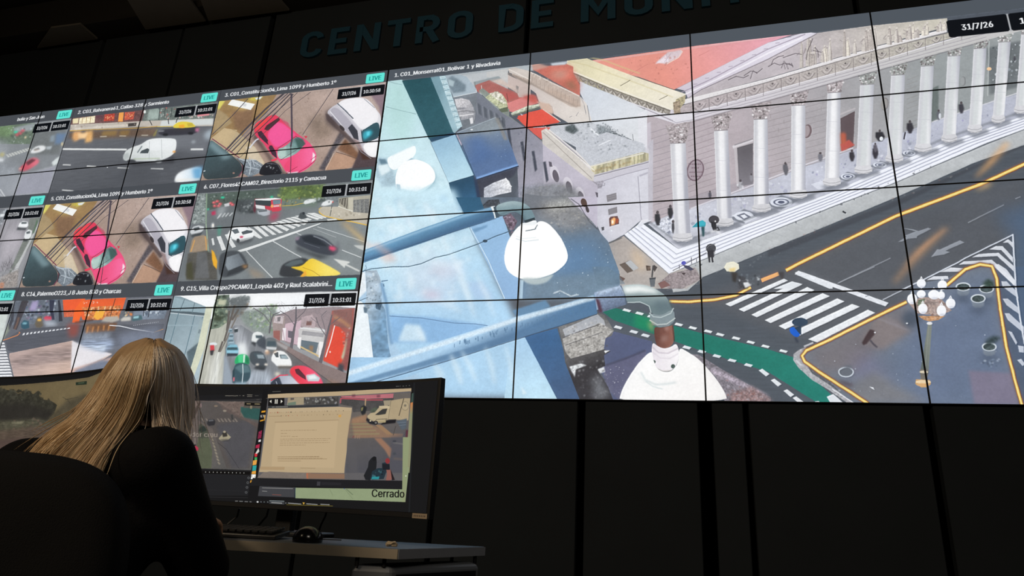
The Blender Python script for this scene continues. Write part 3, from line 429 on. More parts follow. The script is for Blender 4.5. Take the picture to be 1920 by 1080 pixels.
    c.specks("1540 60 1850 60 1900 240 1600 300", 90, ["b6b2a8", "5a5a5c", "94928e", "d0ccc4"], (3, 10), o=.5); c.specks("1650 300 2050 400 2060 720 1600 740", 40, ["d6e6f0", "8faac2"], (2, 6), o=.7); L("1590 720 1640 700 1720 740 1780 730", 7, "dfeaf0", s=1, n=.3, k='f')
    P("1700 0 1900 -10 1920 0 1920 230 1880 180", "bbb6c6", n=.05); L("1720 10 1780 50 1860 180 1920 240", 7, "44464e", o=.7); E(1820, 40, 22, 34, "4c3a34", rot=-20); E(1845, 90, 12, 26, "3a3438", rot=-20)
    P("1210 150 1270 120 1320 180 1280 270", "6e5d6c", n=.3, k='f'); c.specks("1220 150 1270 125 1310 190 1270 260", 30, ["cfc6d4", "3c343e"], (3, 9))
    # corner of the cornice over the road
    V(960, 500, 4)
    P("720 0 800 60 850 130 640 140 600 0", "5e7486", n=.1, o=.5)
    # bottom: ledge, shadow, broken masonry
    P("0 540 100 525 345 1005 -60 1005", "a5cbe9", n=.05, g=("b9dcee", 60, 600, 200, 1000)); P("70 900 110 950 80 960", "d3e8f2", s=2)
    P("95 525 340 460 380 600 400 700 460 820 520 1005 345 1005", "2f5a88", n=.08, g=("3c567a", 200, 600, 420, 950)); P("0 330 250 250 290 300 50 400", "5b83a6", s=2)
    P("350 450 660 345 700 370 765 480 745 520 680 545 690 620 740 635 690 665 700 745 640 770 720 900 760 1005 510 1005 400 720 375 560", "6b6b6c", n=.35, g=("2c2c32", 560, 560, 620, 760))
    P("380 470 640 355 690 400 700 440 400 530", "a7abb2", n=.15); P("380 540 660 420 760 480 700 540 690 620 440 690 400 640", "a3a19e", n=.24, k='f'); L("385 530 660 430", 6, "55565c"); L("400 590 680 490", 6, "5c5c60", o=.8)
    P("430 750 520 725 560 740 480 770 470 830", "dfe3e6", n=.3, k='f', s=1); P("640 770 690 750 700 790 660 800", "e6e9ec", s=1); P("690 630 735 628 700 650", "e9ecef"); c.specks("400 450 680 400 720 620 420 680", 150, ["e4e4e4", "4a4848", "8c8a86", "c3c1bd"], (2, 10), o=.7); c.specks("460 700 690 700 720 980 530 980", 80, ["8f9094", "2c2b2f", "55545a"], (3, 12), o=.6); P("600 840 640 800 740 960 680 1005 620 1005", "84888f", s=10, n=.3, o=.7)
    # left pillar
    V(640, 370, 4)
    P("150 560 200 550 300 640 330 800 400 1100 700 1500 60 1500 90 900", "a6c6e0", s=4, n=.06); P("110 760 160 790 200 870 230 1090 250 1300 60 1300", "e9f1f6", n=.06); P("150 560 180 560 190 700 130 760", "e6eef4", s=2, n=.1)
    P("180 550 265 545 290 600 305 700 300 790 330 850 350 1090 390 1300 250 1300 225 1090 200 880 170 840 190 740", "a3b5c4", n=.22, k='m', g=("6f94b4", 200, 800, 350, 860)); L("300 640 340 800 360 1000 380 1100", 20, "6189b0", s=3, o=.9); c.specks("185 560 260 550 300 820 190 830", 70, ["dfe7ec", "55656f", "8496a4"], (3, 10)); P("255 790 305 800 290 845 260 835", "3d5468", n=.24, k='f'); P("165 820 195 830 190 870 170 865", "51677a", s=1)
    L("125 780 200 750", 6, "5c7488"); M("300 630 350 622 315 650 320 670", 7, "4c6c8c"); P("360 880 700 900 1100 960 900 1090 380 1090", "86b2dc", s=4, n=.05); P("480 950 590 960 640 1080 430 1080 440 1040", "c5dff0", s=4, n=.06)
    L("155 555 230 535 390 520 500 520 600 497 700 452 800 430 920 388 1020 352 1070 330 1160 290 1260 255 1310 245", 6, "3c5468"); E(1078, 328, 18, 11, "2a3c4c"); L("360 890 600 905 850 943 1010 950 1110 965", 5, "56779c"); L("160 560 190 530 180 510", 5, "44607a", o=.6)
    for x, y, x2, y2, w_, o_ in ((420, 20, 560, 300, 50, .5), (620, 40, 700, 200, 60, .45), (500, 560, 520, 700, 60, .5), (820, 420, 960, 760, 50, .5), (880, 600, 1000, 900, 36, .6), (1000, 560, 1150, 900, 30, .6), (700, 760, 900, 860, 50, .4), (430, 640, 420, 820, 36, .55), (560, 980, 620, 1080, 50, .5), (760, 330, 800, 420, 40, .5), (330, 60, 400, 160, 60, .5), (650, 480, 850, 520, 40, .3)): L([x, y, (x+x2)/2+14, (y+y2)/2, x2, y2], [w_*.4, w_, w_*.3], "e2eff6", s=6, o=o_)
    # glare streak across the picture
    L("0 200 150 320 360 480", [20, 40, 50], "f0c9b8", s=8, o=.55)
    # pipe two and its lamp
    P("160 400 600 235 900 130 1148 68 1160 155 900 240 600 345 165 492", "5e8fb4", n=.04, g=("3c5f80", 600, 260, 625, 345)); L("163 412 600 250 900 145 1145 78", 14, "9cc3de", s=3, o=.9); L("165 470 600 330 1150 148", 16, "42648a", s=4, o=.8); L("250 350 350 420 400 480", [30, 40, 30], "d8aaa0", s=8, o=.6); L("160 480 600 335 1160 158", 4, "2c4258", o=.7)
    P("1120 70 1150 64 1175 150 1150 158 1140 120", "e9f0f2"); P("1140 70 1165 70 1185 150 1160 155", "3c4c58")
    P("1150 66 1210 40 1290 25 1370 40 1420 80 1450 140 1455 160 1385 185 1350 130 1290 100 1190 150", "6f8a94", r=2, n=.06, g=("93aab0", 1300, 120, 1300, 30)); L("1170 140 1290 92 1350 125 1385 180", 10, "3c5460", s=3, o=.7); L("1180 60 1290 40 1380 60", 14, "a9bcc0", s=4, o=.7); P("1370 175 1450 150 1455 175 1385 195", "26323a")
    P("1375 190 1395 190 1460 165 1470 200 1460 240 1370 245 1340 220 1345 195", "eef2f4", r=2); P("1320 240 1350 230 1365 270 1330 270", "3a3a40", s=1)
    P("1240 340 1300 245 1350 200 1450 215 1480 175 1540 185 1600 240 1660 320 1705 430 1685 500 1600 570 1500 605 1400 618 1320 605 1250 560 1225 500 1220 440", "fdfefe", r=2); L("1310 310 1380 330 1480 318", 4, "bfd0d8"); L("1390 250 1450 240 1472 205", 6, "5c6c74"); P("1340 600 1500 608 1600 570 1580 600 1540 640 1450 660 1380 640", "b4c2c4", r=2, s=2, o=.9); L("1310 290 1360 310 1460 300", 3, "d6e2e6"); M("1380 252 1460 236", 5, "6b7a82")
    # pipe three, elbow and the big lamp
    P("60 1200 420 1200 1310 905 1900 730 1925 760 1930 840 1640 930 1300 1060 900 1200 300 1420 60 1440", "9cc4e4", n=.05)
    V(0, 0, 1)
    P("640 698 835 636 967 594 1115 553 1120 588 1050 612 960 638 835 677 650 732", "a9cdea", g=("4a7198", 900, 622, 912, 652), n=.05); L("645 703 835 643 967 600 1115 558", 8, "dcecf6", s=2, o=.8, n=.08, k='f'); L("650 724 835 670 960 632 1118 582", 9, "4d7398", s=2, o=.75); L("650 732 835 678 960 639 1120 589", 1.5, "2c4058", o=.8)
    R = c.rng
    for i in range(60): x = R.uniform(850, 1100); y = 637-(x-835)*.287+R.uniform(8, 15); L([x, y, x+R.uniform(-1, 1), y+R.uniform(3, 9)], R.uniform(1, 2.4), "4e7396", o=.7)
    V(640, 370, 4)
    for x, y, x2, y2, w_, o_ in ((820, 1180, 900, 1400, 50, .6), (900, 1150, 1010, 1380, 36, .6), (1080, 1120, 1150, 1400, 40, .5), (1230, 1110, 1290, 1400, 34, .5), (700, 1250, 760, 1400, 60, .5)): L([x, y, (x+x2)/2+10, (y+y2)/2, x2, y2], [w_*.4, w_, w_*.5], "d8eaf3", s=5, o=o_)
    V(960, 500, 4)
    P("615 195 660 182 820 138 850 200 862 282 700 335 655 350 640 280", "8fa3c0", n=.12, k='f', g=("55637c", 720, 180, 760, 330)); P("625 235 655 250 680 340 655 350 640 290", "4a2c3c", s=2); L("640 200 820 150", 18, "c3d2e4", s=4, o=.8, n=.15, k='f'); L("815 140 845 200 858 285", 8, "4c5c70")
    P("820 142 900 132 1000 135 1090 172 1160 222 1195 300 1215 345 1120 370 1040 350 1030 300 980 270 860 275 850 210", "a9b9bb", r=2, g=("66797e", 980, 130, 960, 290)); P("830 150 960 142 1070 170 1100 200 960 190 850 200", "eef3f2", s=5); P("1060 280 1080 255 1180 260 1205 320 1100 350", "5a6c74", s=6, o=.8); L("865 268 960 265 1030 295 1042 345", 6, "c3cfd0"); L("1180 250 1200 310", 8, "3c4c54", s=2)
    P("1030 345 1120 370 1212 310 1225 400 1190 445 1110 460 1040 430", "7d8c92", r=2, n=.04); L("1030 345 1060 375 1120 380 1190 350 1212 310", 9, "aebcbe"); L("1030 400 1090 435 1160 430 1225 385", 9, "b9c3c2"); L("1040 430 1110 458 1180 445 1222 405", 5, "54626a"); P("1020 400 1060 430 1060 500 1030 460", "c8b46a", s=5, o=.6)
    P("1060 448 1110 460 1180 448 1212 430 1220 560 1180 610 1110 615 1080 590", "5f3a34", r=2, g=("8b5c50", 1080, 520, 1200, 520), n=.1); P("1120 520 1170 510 1165 560 1120 570", "8b6860", s=4); P("1140 455 1175 450 1170 490", "a07c74", s=3); L("1205 440 1218 560", 7, "3c2422", s=1)
    P("1055 565 1085 590 1130 615 1190 605 1235 570 1255 640 1245 720 1200 780 1140 790 1080 760 1055 700 1045 630", "e3dde4", r=2, g=("f4f1f4", 1060, 650, 1240, 650)); L("1050 600 1100 645 1170 650 1250 610", 7, "b9b0bc", s=1); L("1055 640 1110 685 1180 690 1250 650", 5, "cbc4ce", s=1); E(1062, 714, 16, 14, "40504c"); E(1208, 748, 16, 16, "40504c"); L("1075 760 1130 785 1200 780", 5, "a9a49c", s=1)
    P("800 1012 815 950 850 870 900 790 950 720 1050 620 1060 700 1085 765 1140 792 1200 785 1250 715 1250 600 1320 640 1400 690 1500 800 1560 880 1600 950 1618 1012", "f8f8f8", r=2, g=("f3f1f0", 1000, 700, 1300, 1000)); L("968 790 1000 850 1080 885 1160 880 1230 868", 8, "aec0c4", s=2, o=.8); L("1000 860 1060 900 1130 918", 5, "bccccf", s=1); L("940 800 1000 870", 6, "e3e6e6", s=2)
def feed_van_car(c):                                             # wet cobbles, red car, white van seen from above (drawn at the top right tile)
    P, L, E, M, V = c.P, c.L, c.E, c.M, c.V
    V(360, 100, 4)
    P("0 0 1600 0 1600 1100 0 1100", "967f72", n=.10, g=("b09c94", 700, 800, 1300, 250))
    c.specks("600 300 1400 230 1300 850 750 850", 260, ["b5a49a", "6d5a50", "9a887c", "c3b6ae", "5c4a42"], (3, 8), o=.45)
    for i in range(26):
        for j in range(15):
            x, y = 640+i*32+(j % 2)*16, 270+j*44-i*5
            L([x, y, x+22, y-8, x+30, y+22], 2, "7c685c" if (i*7+j*3) % 4 else "cdbfb6", o=.38)
    P("880 480 960 450 1080 560 1020 640 900 640", "6f5f52", s=14, n=.3, o=.6); P("1290 240 1470 230 1470 700 1400 400", "7d6872", s=3, n=.06)
    P("190 350 520 315 640 300 560 440 420 560 360 640 100 640", "8d6f48", n=.15); P("230 370 430 340 520 320 500 360 380 440 300 400", "a68a4c", s=6, n=.3, o=.7); P("300 440 470 420 440 540 370 590 320 560", "7a5c44", s=6, n=.2)
    P("195 350 250 355 190 440", "d6cc5e", s=2); P("400 345 500 320 540 325 470 360 440 350", "c9b848", s=3, n=.3); P("180 410 260 460 300 520 200 590 160 600", "9a8460", s=2, n=.1); P("300 345 472 380 440 425 268 385", "eef0ee"); P("470 335 530 322 510 345 480 348", "dfe6ea", s=1); P("385 375 410 378 405 400 380 395", "c9cdd0", s=1)
    P("240 560 330 580 400 640 470 700 545 820 520 870 440 850 200 700 140 640", "b5a07c", n=.08); P("240 560 340 575 300 640 260 720 150 640", "bca47c", n=.05); P("400 700 470 700 545 830 500 870 420 780", "c6b69c", s=2, n=.1); L("300 570 400 620 470 700", 3, "7d6a4c", o=.6)
    P("950 870 1110 590 1150 620 1060 740 1000 880", "48444a", s=3, n=.25, k='f'); P("1000 860 1080 740 1240 790 1200 850 1100 890 1000 885", "a8836c", n=.12, s=1); P("1090 720 1150 640 1260 760 1240 800", "6e4c38", n=.3, s=3); L("1080 740 1150 760 1240 790", 4, "4c3a34"); L("1065 745 1000 880", 5, "d0b8a4", o=.8)
    P("1200 860 1240 770 1260 700 1400 760 1470 800 1470 900 1200 900", "44383c", s=2, n=.2); P("1240 700 1300 760 1400 800 1380 790 1280 800", "38241e", s=3)
    P("1000 430 1060 400 1100 640 1150 640 1000 520", "4a4040", s=6, o=.7)
    # red car
    P("470 590 440 560 500 640 640 850 720 920 650 900 540 740 460 640", "33282a", s=5, o=.8)
    P("465 560 480 520 540 490 590 465 620 458 655 480 700 530 760 575 800 610 860 650 900 690 930 745 935 790 900 840 830 890 760 905 710 900 680 850 640 790 600 770 540 680 500 640 470 610", "d8304a", r=2, n=.04, g=("e8487a", 560, 500, 760, 860))
    P("590 560 650 500 760 590 780 620 640 715 600 680 560 620", "ec4c8c", r=2, s=2); P("680 850 720 800 870 690 920 740 920 800 800 880 720 900", "e23c66", r=2, s=2, g=("ef5c90", 720, 800, 880, 760))
    P("540 570 560 540 650 480 660 500 570 580", "3a2228"); P("465 560 480 520 540 495 600 470 540 540 500 590", "e83a40", s=2)
    P("490 590 520 580 570 650 575 690 540 660 500 620", "30202c"); P("578 690 600 690 630 740 640 790 600 760 575 710", "32222e"); L("568 660 580 700", 6, "c93450")
    P("640 715 700 700 780 620 830 640 850 680 780 760 665 800 640 770", "5a7c7c", r=2, n=.2, k='m', g=("9fbcb4", 780, 660, 660, 760)); P("650 730 710 700 700 770 670 790", "a9c4bc", s=2, o=.8); P("770 640 830 640 850 680 800 720", "34504c", s=2); L("640 715 780 622 850 680 665 800", 3, "3a2a30")
    P("905 740 925 760 920 800 895 820 905 780", "f0e4e8", s=1); P("710 885 740 895 800 885 780 902 720 905", "f0e0e6", s=1); P("840 620 865 620 855 640", "c92c40"); P("590 800 635 785 640 800 600 812", "e8344c"); L("800 890 870 850 925 800", 4, "8c2034")
    M("700 905 790 850 890 800 930 770", 4, "9c2840"); P("650 480 700 530 740 560 720 520", "b82c50", s=2, o=.7)
    # white van
    P("1010 440 1050 400 1090 380 1140 340 1270 328 1330 350 1390 430 1420 470 1410 620 1400 780 1340 780 1290 740 1230 670 1180 620 1100 540 1030 470", "d9d8de", r=2, n=.02, g=("b5b2bc", 1300, 400, 1100, 560))
    P("1080 385 1140 345 1270 330 1330 360 1415 470 1350 560 1270 575 1230 530 1170 450", "eceaee", r=2, s=1); L("1090 375 1150 430 1210 490", 8, "3c4450"); L("1100 380 1170 440", 3, "a3a8b4"); L("1290 340 1370 410", 5, "8d919c")
    P("1030 420 1090 400 1180 500 1240 570 1250 660 1180 600 1060 500", "a3a0ac", r=2, s=1); L("1035 435 1140 560", 6, "e4e4ea"); P("1170 560 1200 530 1240 580 1250 650 1215 640", "2c2e36"); P("1050 470 1140 560 1140 575 1040 480", "66626c", s=1)
    P("1268 580 1300 565 1400 500 1412 600 1400 630 1300 670 1275 660", "24424c", r=2); P("1280 590 1340 570 1360 600 1300 650 1282 640", "2f9cb0", r=2, s=4); P("1310 590 1335 585 1330 615 1310 620", "5ad0e6", s=2); L("1268 575 1280 660 1310 670 1400 630", 5, "17222c")
    P("1275 680 1400 640 1395 770 1340 780 1300 740", "f3f2f4", r=2, s=1); L("1180 620 1270 740 1345 790", 5, "7d7a84"); P("1200 635 1250 655 1290 740 1260 720", "8a7474", s=2, n=.2); P("1000 450 1030 460 1130 570 1230 670 1210 690 1050 540 1010 500", "382e30", s=2, o=.8); E(1125, 560, 12, 26, "2c2628", rot=-40)
    # cables and camera housing
    for q, w in (("250 730 380 590 560 410 690 300", 12), ("265 738 400 600 600 400 720 300", 6), ("290 745 470 560 620 420 740 300", 8), ("320 770 420 650 600 480 760 305", 6), ("150 610 300 470 420 340", 5), ("360 780 500 640 700 430 890 290", 3), ("830 610 930 460 1060 265", 4), ("600 470 700 380 790 295", 4)): L(q, w, "38343c")
    L("275 735 420 580 620 390 700 305", 3, "8d8a94"); L("745 300 750 640 740 700", [14, 14, 12], "3c3640"); L("740 690 742 800 738 905", 5, "342c34"); L("430 710 480 650 500 640", 10, "d5d9e6", s=1)
    P("130 640 190 680 330 790 370 830 380 880 350 930 200 940 70 950 100 780", "3c5056", r=2, n=.12, g=("2a3438", 200, 700, 220, 930)); P("140 655 180 680 300 780 240 800 130 700", "7c98a0", s=6, o=.7); L("150 640 350 780 378 830 380 880 350 925", 8, "6d3848"); L("340 790 385 840 380 900", 8, "181c20"); L("100 880 85 885", 8, "d9e2e6", o=.8)
    P("320 775 360 790 480 800 540 840 500 900 430 930 380 900 390 840", "6c7680", n=.3, k='f'); L("350 790 420 810 440 850 430 910", 9, "a6b2ba"); M("380 800 480 800 430 780 440 840 460 810 520 850 450 790 470 850 400 850 500 870", 6, "aab4be"); E(312, 898, 9, 7, "8a6a60")
    P("500 900 520 850 560 815 620 815 660 840 680 900 640 915 520 915", "17181d", r=2); c.specks("540 830 640 825 660 900 530 900", 10, ["aab4bc", "dfe6ea"], (3, 8)); L("560 825 640 830 680 900", 5, "4c5058")
def feed_street_van(c):                                          # tile 2
    P, L, E, M, V = c.P, c.L, c.E, c.M, c.V
    V(0, 130, 4)
    P("360 260 1700 200 1700 960 300 960", "55585e", n=.07, k='h', g=("474a50", 900, 500, 900, 800)); P("1200 500 1600 440 1560 640 1300 600", "70747c", s=14, o=.6)
    P("530 360 1100 300 1060 395 530 420", "5c4040", n=.2, k='f'); P("545 372 590 365 585 405 545 408", "e8dcae", s=1); P("595 365 715 348 708 400 590 410", "eee2be", n=.2, k='f'); M("620 360 615 405 650 356 645 402 680 352 675 400", 4, "a07c4c"); P("785 335 862 330 855 385 777 390", "a83a30", n=.24, k='f'); c.specks("785 340 860 335 850 380 780 385", 16, ["f0b060", "ffe0a0", "d84830"], (3, 8)); P("893 325 928 322 920 392 885 392", "f09a48"); P("938 322 1010 318 1000 375 930 380", "b4483c", n=.3, k='f'); c.specks("940 325 1005 322 995 370 935 375", 14, ["ffdca0", "e88c40"], (3, 8)); L("715 350 775 345", 40, "54303c", s=3, o=.6)
    P("1090 300 1310 282 1600 240 1600 370 1060 400", "5e6864", n=.2, k='f'); P("1120 300 1200 290 1190 370 1100 380", "90a09a", s=3, n=.2); c.specks("1190 290 1320 280 1310 370 1180 375", 30, ["dfe6e4", "c8504c", "2c3436", "98a6a0"], (3, 10)); E(1085, 318, 9, 12, "e6ece8"); M("1200 290 1190 380 1240 290 1230 370 1290 285 1280 360", 5, "2c3436"); c.specks("1320 345 1600 320 1600 365 1320 375", 24, ["e8e8e4", "d86a70", "4c5450", "f0c8c0"], (4, 12)); P("1480 330 1570 320 1570 345 1480 355", "d88088", s=1)
    P("530 415 1060 388 1600 368 1598 425 1040 432 525 462", "b4aca2", n=.08); P("560 440 1040 405 1040 420 560 455", "d0c8bc", s=2, n=.1); P("960 405 1025 400 1020 425 960 430", "33302f"); P("1210 385 1600 370 1598 415 1200 428", "c9cfcf", s=2); c.specks("530 420 1050 390 1040 430 530 460", 16, ["8c7c70", "dfd8cc"], (3, 10)); M("1120 380 1140 420 1260 370 1265 410 1330 365 1320 400", 6, "2c2c30")
    L("522 462 700 452 1040 440 1180 428", 6, "c89a3c"); L("1180 430 1290 428", 5, "d2b43c")
    P("520 475 700 460 960 450 1170 440 1170 500 700 520 515 510", "5e4c40", s=6, n=.2); P("550 470 610 465 590 530 560 540 540 520", "e0a468", s=5, n=.2); P("640 465 695 460 690 540 640 550", "e8ae68", s=5, n=.2); P("580 480 660 475 640 520 590 520", "f4c890", s=4); P("770 465 880 460 870 495 760 500", "8a6c3c", s=5, o=.8); P("900 460 975 458 960 495 895 495", "806234", s=5, o=.8); M("1150 500 1180 450 1160 500 1170 470", 8, "8a8440", s=2, o=.7)
    M("750 505 800 503 895 500 945 500 1060 495 1110 494", 7, "c2bcaa", s=1, o=.85)
    P("1185 470 1215 450 1290 445 1480 428 1495 450 1480 475 1400 492 1220 498 1190 485", "2c2c34", r=2, s=2); P("1285 440 1320 402 1360 390 1430 395 1462 420 1468 432 1380 440", "ddc43a", r=2, s=1); P("1340 418 1380 412 1385 438 1345 440", "e8a02c", s=1); P("1400 405 1440 402 1455 425 1410 428", "b8a234", s=1); P("1465 440 1495 440 1490 470 1465 465", "b06888", s=3); L("1190 465 1230 462", 8, "8f9298", s=2); E(1240, 490, 22, 10, "17181c", s=2); E(1430, 480, 22, 10, "17181c", s=2)
    P("1530 480 1600 440 1590 530 1540 520", "a8b8c4", s=8, o=.8); E(1450, 545, 16, 12, "aab4bc", s=4, o=.6)
    L("470 598 950 602", 13, "dfe2e2", s=1); L("1430 600 1525 600", 14, "d5d8d8", s=1); M("470 715 530 718 650 725 720 728 880 738 965 741 1130 744 1225 747 465 905 550 912", 8, "d5d7d6", s=1)
    P("920 650 960 690 1200 700 1300 650 1310 700 1000 730", "2a2b30", s=5, o=.8)
    P("925 650 940 610 1000 580 1060 562 1110 525 1180 515 1310 517 1325 540 1320 600 1295 645 1210 685 1100 690 940 690 922 670", "c5cbcb", r=2, n=.03, s=1, g=("e9edee", 1100, 690, 1200, 540)); P("1100 545 1180 525 1310 525 1300 600 1120 610", "e4e8ea", s=2); P("1048 630 1060 610 1105 592 1120 600 1110 630", "343c40"); L("1030 625 1065 575", 8, "5d686c", s=1); L("1000 672 1200 668", 8, "aab8a0", s=1); E(1305, 618, 12, 8, "eea04c", s=2); E(985, 690, 34, 15, "2c2e33", s=2); E(1190, 690, 24, 13, "7c8084", s=2); M("1120 540 1118 680 1210 525 1215 670", 3, "9aa2a4"); P("925 640 960 625 975 660 930 680", "a8b0b0", s=3)
    P("1310 820 1330 780 1400 745 1520 725 1500 830 1420 850 1310 850", "b9d3e6", r=2, s=3, g=("eef3f6", 1480, 780, 1350, 830)); P("1440 745 1520 728 1505 830 1460 830", "5f9cc8", s=7); L("1320 830 1500 825", 14, "e8e4d8", s=3, o=.7)
    P("820 850 960 700 1200 760 1100 870", "3e4147", s=20, o=.5); E(805, 735, 5, 4, "c9ccd0")
def feed_crossing(c):                                            # tile 6
    P, L, E, M, V = c.P, c.L, c.E, c.M, c.V
    V(300, 300, 4)
    P("100 180 1700 100 1700 950 100 950", "5f6569", n=.06, g=("757d80", 700, 400, 900, 850)); P("260 260 1500 170 1500 260 900 300 560 330 260 400", "47544e", n=.25); P("900 190 1240 180 1220 290 900 300", "566a3c", s=5, n=.4); c.specks("860 200 1220 185 1210 280 900 300", 40, ["7c9244", "3c4c38", "93a058"], (4, 14), o=.7); c.specks("380 260 880 225 700 330 380 340", 70, ["2c3432", "8a9894", "a8b4b0", "4c5a54"], (3, 10), o=.6)
    P("260 260 340 250 350 470 230 480", "76807f", s=2, n=.3, k='f'); c.specks("265 270 340 260 340 470 240 480", 50, ["b4bcbc", "3c4446", "8d9696"], (4, 14)); E(470, 281, 15, 7, "2ad8a0", s=2); E(838, 277, 12, 6, "2ad89a", s=2); E(360, 370, 8, 8, "3ec09a", s=2)
    for x, y in ((405, 320), (430, 310), (450, 330), (530, 325), (545, 335), (410, 345), (440, 345)): E(x, y, 14, 9, "d84a54", s=2); E(x-4, y-2, 5, 3, "f5a0a0", s=1)
    P("385 390 415 380 420 410 388 415", "b02c4c", s=2); P("480 330 520 320 520 345 485 350", "cfd0d4", s=1); E(395, 495, 9, 24, "e9eef0", s=3); E(398, 490, 5, 12, "fff8e8", s=1); P("440 350 500 345 470 430 420 420", "9aa2a6", s=8, o=.7)
    P("430 500 460 500 450 570 435 570", "3c9a7c", s=4, o=.6)
    M("440 430 460 400 465 428 490 398 490 425 515 397 520 420 545 395 450 410 430 440", 9, "c3c8ca", s=1, o=.85)
    P("560 300 700 290 720 400 600 400 570 380", "3f4548", s=4, n=.3); c.specks("580 330 700 320 700 400 590 400", 24, ["9aa2a4", "2c3032", "6c7476"], (4, 14), o=.7)
    # bus
    P("710 290 830 285 845 385 830 375 705 350", "7c3a44"); P("715 293 860 284 910 290 905 300 830 306 712 305", "e8ecec"); P("712 302 830 305 835 345 720 335", "2c3438"); P("715 335 785 345 790 370 720 362", "dfe2e4"); P("785 345 835 350 840 380 800 375", "c03444"); P("830 300 912 292 912 375 890 385 840 388", "cc3444"); P("845 302 905 296 905 330 850 335", "5d7480", n=.2); E(840, 346, 9, 12, "ffb45c", s=1); E(903, 340, 7, 12, "ffb45c", s=1); P("850 340 895 336 895 350 850 354", "e8e8e4", o=.7)
    P("730 380 800 370 825 380 825 410 780 420 735 405", "a8b0b8", s=1); P("735 378 800 370 805 385 745 392", "5a6268"); P("830 400 900 390 880 440 850 460 820 450", "a83850", s=8, o=.8); P("700 345 720 360 715 400 700 380", "54222c", s=2)
    P("1000 300 1060 290 1180 300 1180 350 900 360 920 320", "5f6e64", s=6); L("915 345 1000 340 1080 322", 5, "c8a440", o=.9); c.specks("920 300 1080 280 1080 330 920 340", 20, ["b48a3c", "3c4838", "8c9878"], (4, 12), o=.6)
    P("1075 325 1085 305 1120 292 1160 292 1175 310 1130 322 1090 332", "dde2e4", s=1); P("1170 310 1190 290 1250 288 1240 310 1180 325", "46504f", s=2); P("1208 340 1220 318 1260 300 1300 305 1280 335 1230 345", "e2e6e8", s=1); E(1295, 315, 6, 5, "e84a3c", s=1); c.specks("1100 290 1340 275 1340 310 1100 320", 20, ["323c3c", "a9b2b2"], (4, 12))
    P("1340 285 1590 262 1570 440 1450 445 1340 350", "a09c8c", n=.12); P("1345 290 1410 280 1405 370 1345 320", "5c5850", n=.2); M("1360 290 1352 330 1380 290 1372 345 1400 285 1392 360", 4, "b4b0a0"); P("1450 300 1570 290 1565 400 1450 390", "6a6c6c", n=.2, k='f'); M("1470 300 1470 390 1500 300 1500 395 1530 295 1530 398", 3, "a8a89c"); L("1335 350 1400 375 1445 385", 14, "dedcd0"); P("1410 285 1450 280 1445 380 1415 370", "bab6a4")
    P("1190 370 1220 350 1340 350 1450 390 1565 400 1560 490 1400 460 1260 430 1200 400", "b3ac9c", n=.06); L("1192 380 1196 395 1230 420 1340 445 1450 465 1560 490", 8, "d8ac44"); L("1190 370 1210 355", 6, "d8ac44", o=.8); L("1290 340 1275 420", 5, "3c4444"); c.specks("1280 370 1500 390 1500 440 1300 430", 16, ["d6d0c0", "8c8474"], (5, 14))
    # crosswalk
    for q in ["385 590 400 585 410 635 395 640", "425 575 455 570 495 670 465 680", "485 560 510 555 570 650 540 660", "660 500 700 520 770 585 745 590 690 560", "700 500 735 495 820 570 790 575", "750 495 785 490 875 560 845 562", "790 485 825 480 925 545 895 550", "830 475 865 465 970 520 950 535", "870 462 905 455 1020 505 1000 518", "905 450 935 445 1060 490 1040 502", "940 438 970 432 1100 478 1080 488", "975 430 1010 425 1110 455 1105 470", "1010 420 1045 415 1140 445 1120 455", "1060 408 1090 405 1200 440 1180 450", "1100 400 1130 397 1230 435 1210 442", "1130 398 1160 396 1250 430 1240 436"]: P(q, "d9dcdc", n=.06, k='f')
    P("580 680 600 690 650 680 1000 555 1200 480 1210 468 1320 440 1300 445 1240 460 980 545 740 630", "dde0e0"); P("1250 445 1320 440 1330 450 1260 458", "d3d6d4")
    L("645 678 760 800 845 885", 7, "cdd1d2"); L("840 605 960 675 1060 730", 7, "cdd1d2"); L("1020 545 1060 565", 5, "c3c8ca"); L("1180 500 1330 548 1530 612", 5, "bcc2c4"); L("1365 675 1510 732", 7, "c3c8ca"); L("1150 515 1320 580", 4, "a9aeb2", o=.8)
    P("1300 740 1420 762 1425 770 1400 780 1500 830 1490 838 1390 790 1385 810", "cfd2ce", s=1); P("1450 638 1530 640 1530 680 1480 660", "bcc0be", s=1)
    P("1350 460 1400 470 1540 600 1550 640 1480 580", "c99c5c", s=9, o=.75); P("1380 480 1520 590 1530 610", "f0cc80", s=4, o=.8)
    # traffic
    P("505 560 530 515 580 500 650 503 700 530 705 580 650 600 600 620 560 600 510 580", "eceff0", r=2, s=1); P("535 525 580 515 595 545 560 555", "4c565c"); P("610 540 650 525 695 530 690 545 620 560", "3e464c"); P("600 570 625 570 620 585 600 585", "c0405c", s=1); E(585, 605, 12, 16, "2c3034"); P("560 610 700 585 690 610 600 635", "303438", s=4, o=.7); P("520 570 540 580 540 590 520 580", "a9b0b4"); L("600 600 690 580", 4, "9ca4a8")
    P("225 540 250 500 290 490 330 500 330 520 290 560 240 570", "c9ced2", s=1); P("250 510 290 500 300 520 260 535", "4c5458", s=1); P("230 560 320 540 300 570 240 580", "33383c", s=2)
    L("350 250 345 480 365 700 380 900", 9, "7c927c"); L("345 480 360 680", 4, "a8bca0", o=.8)
    P("240 600 260 575 330 562 360 600 350 680 290 700 220 690", "8f7c68", n=.08, s=1); M("260 600 230 690 340 570 350 680", 7, "d89a4c", s=1); P("190 860 210 700 350 680 420 720 430 900 200 900", "474642", n=.3, s=2); P("280 690 350 690 370 890 260 890", "56585a", s=2, n=.15); P("200 780 240 760 250 900 200 890", "3c3c2c", s=3)
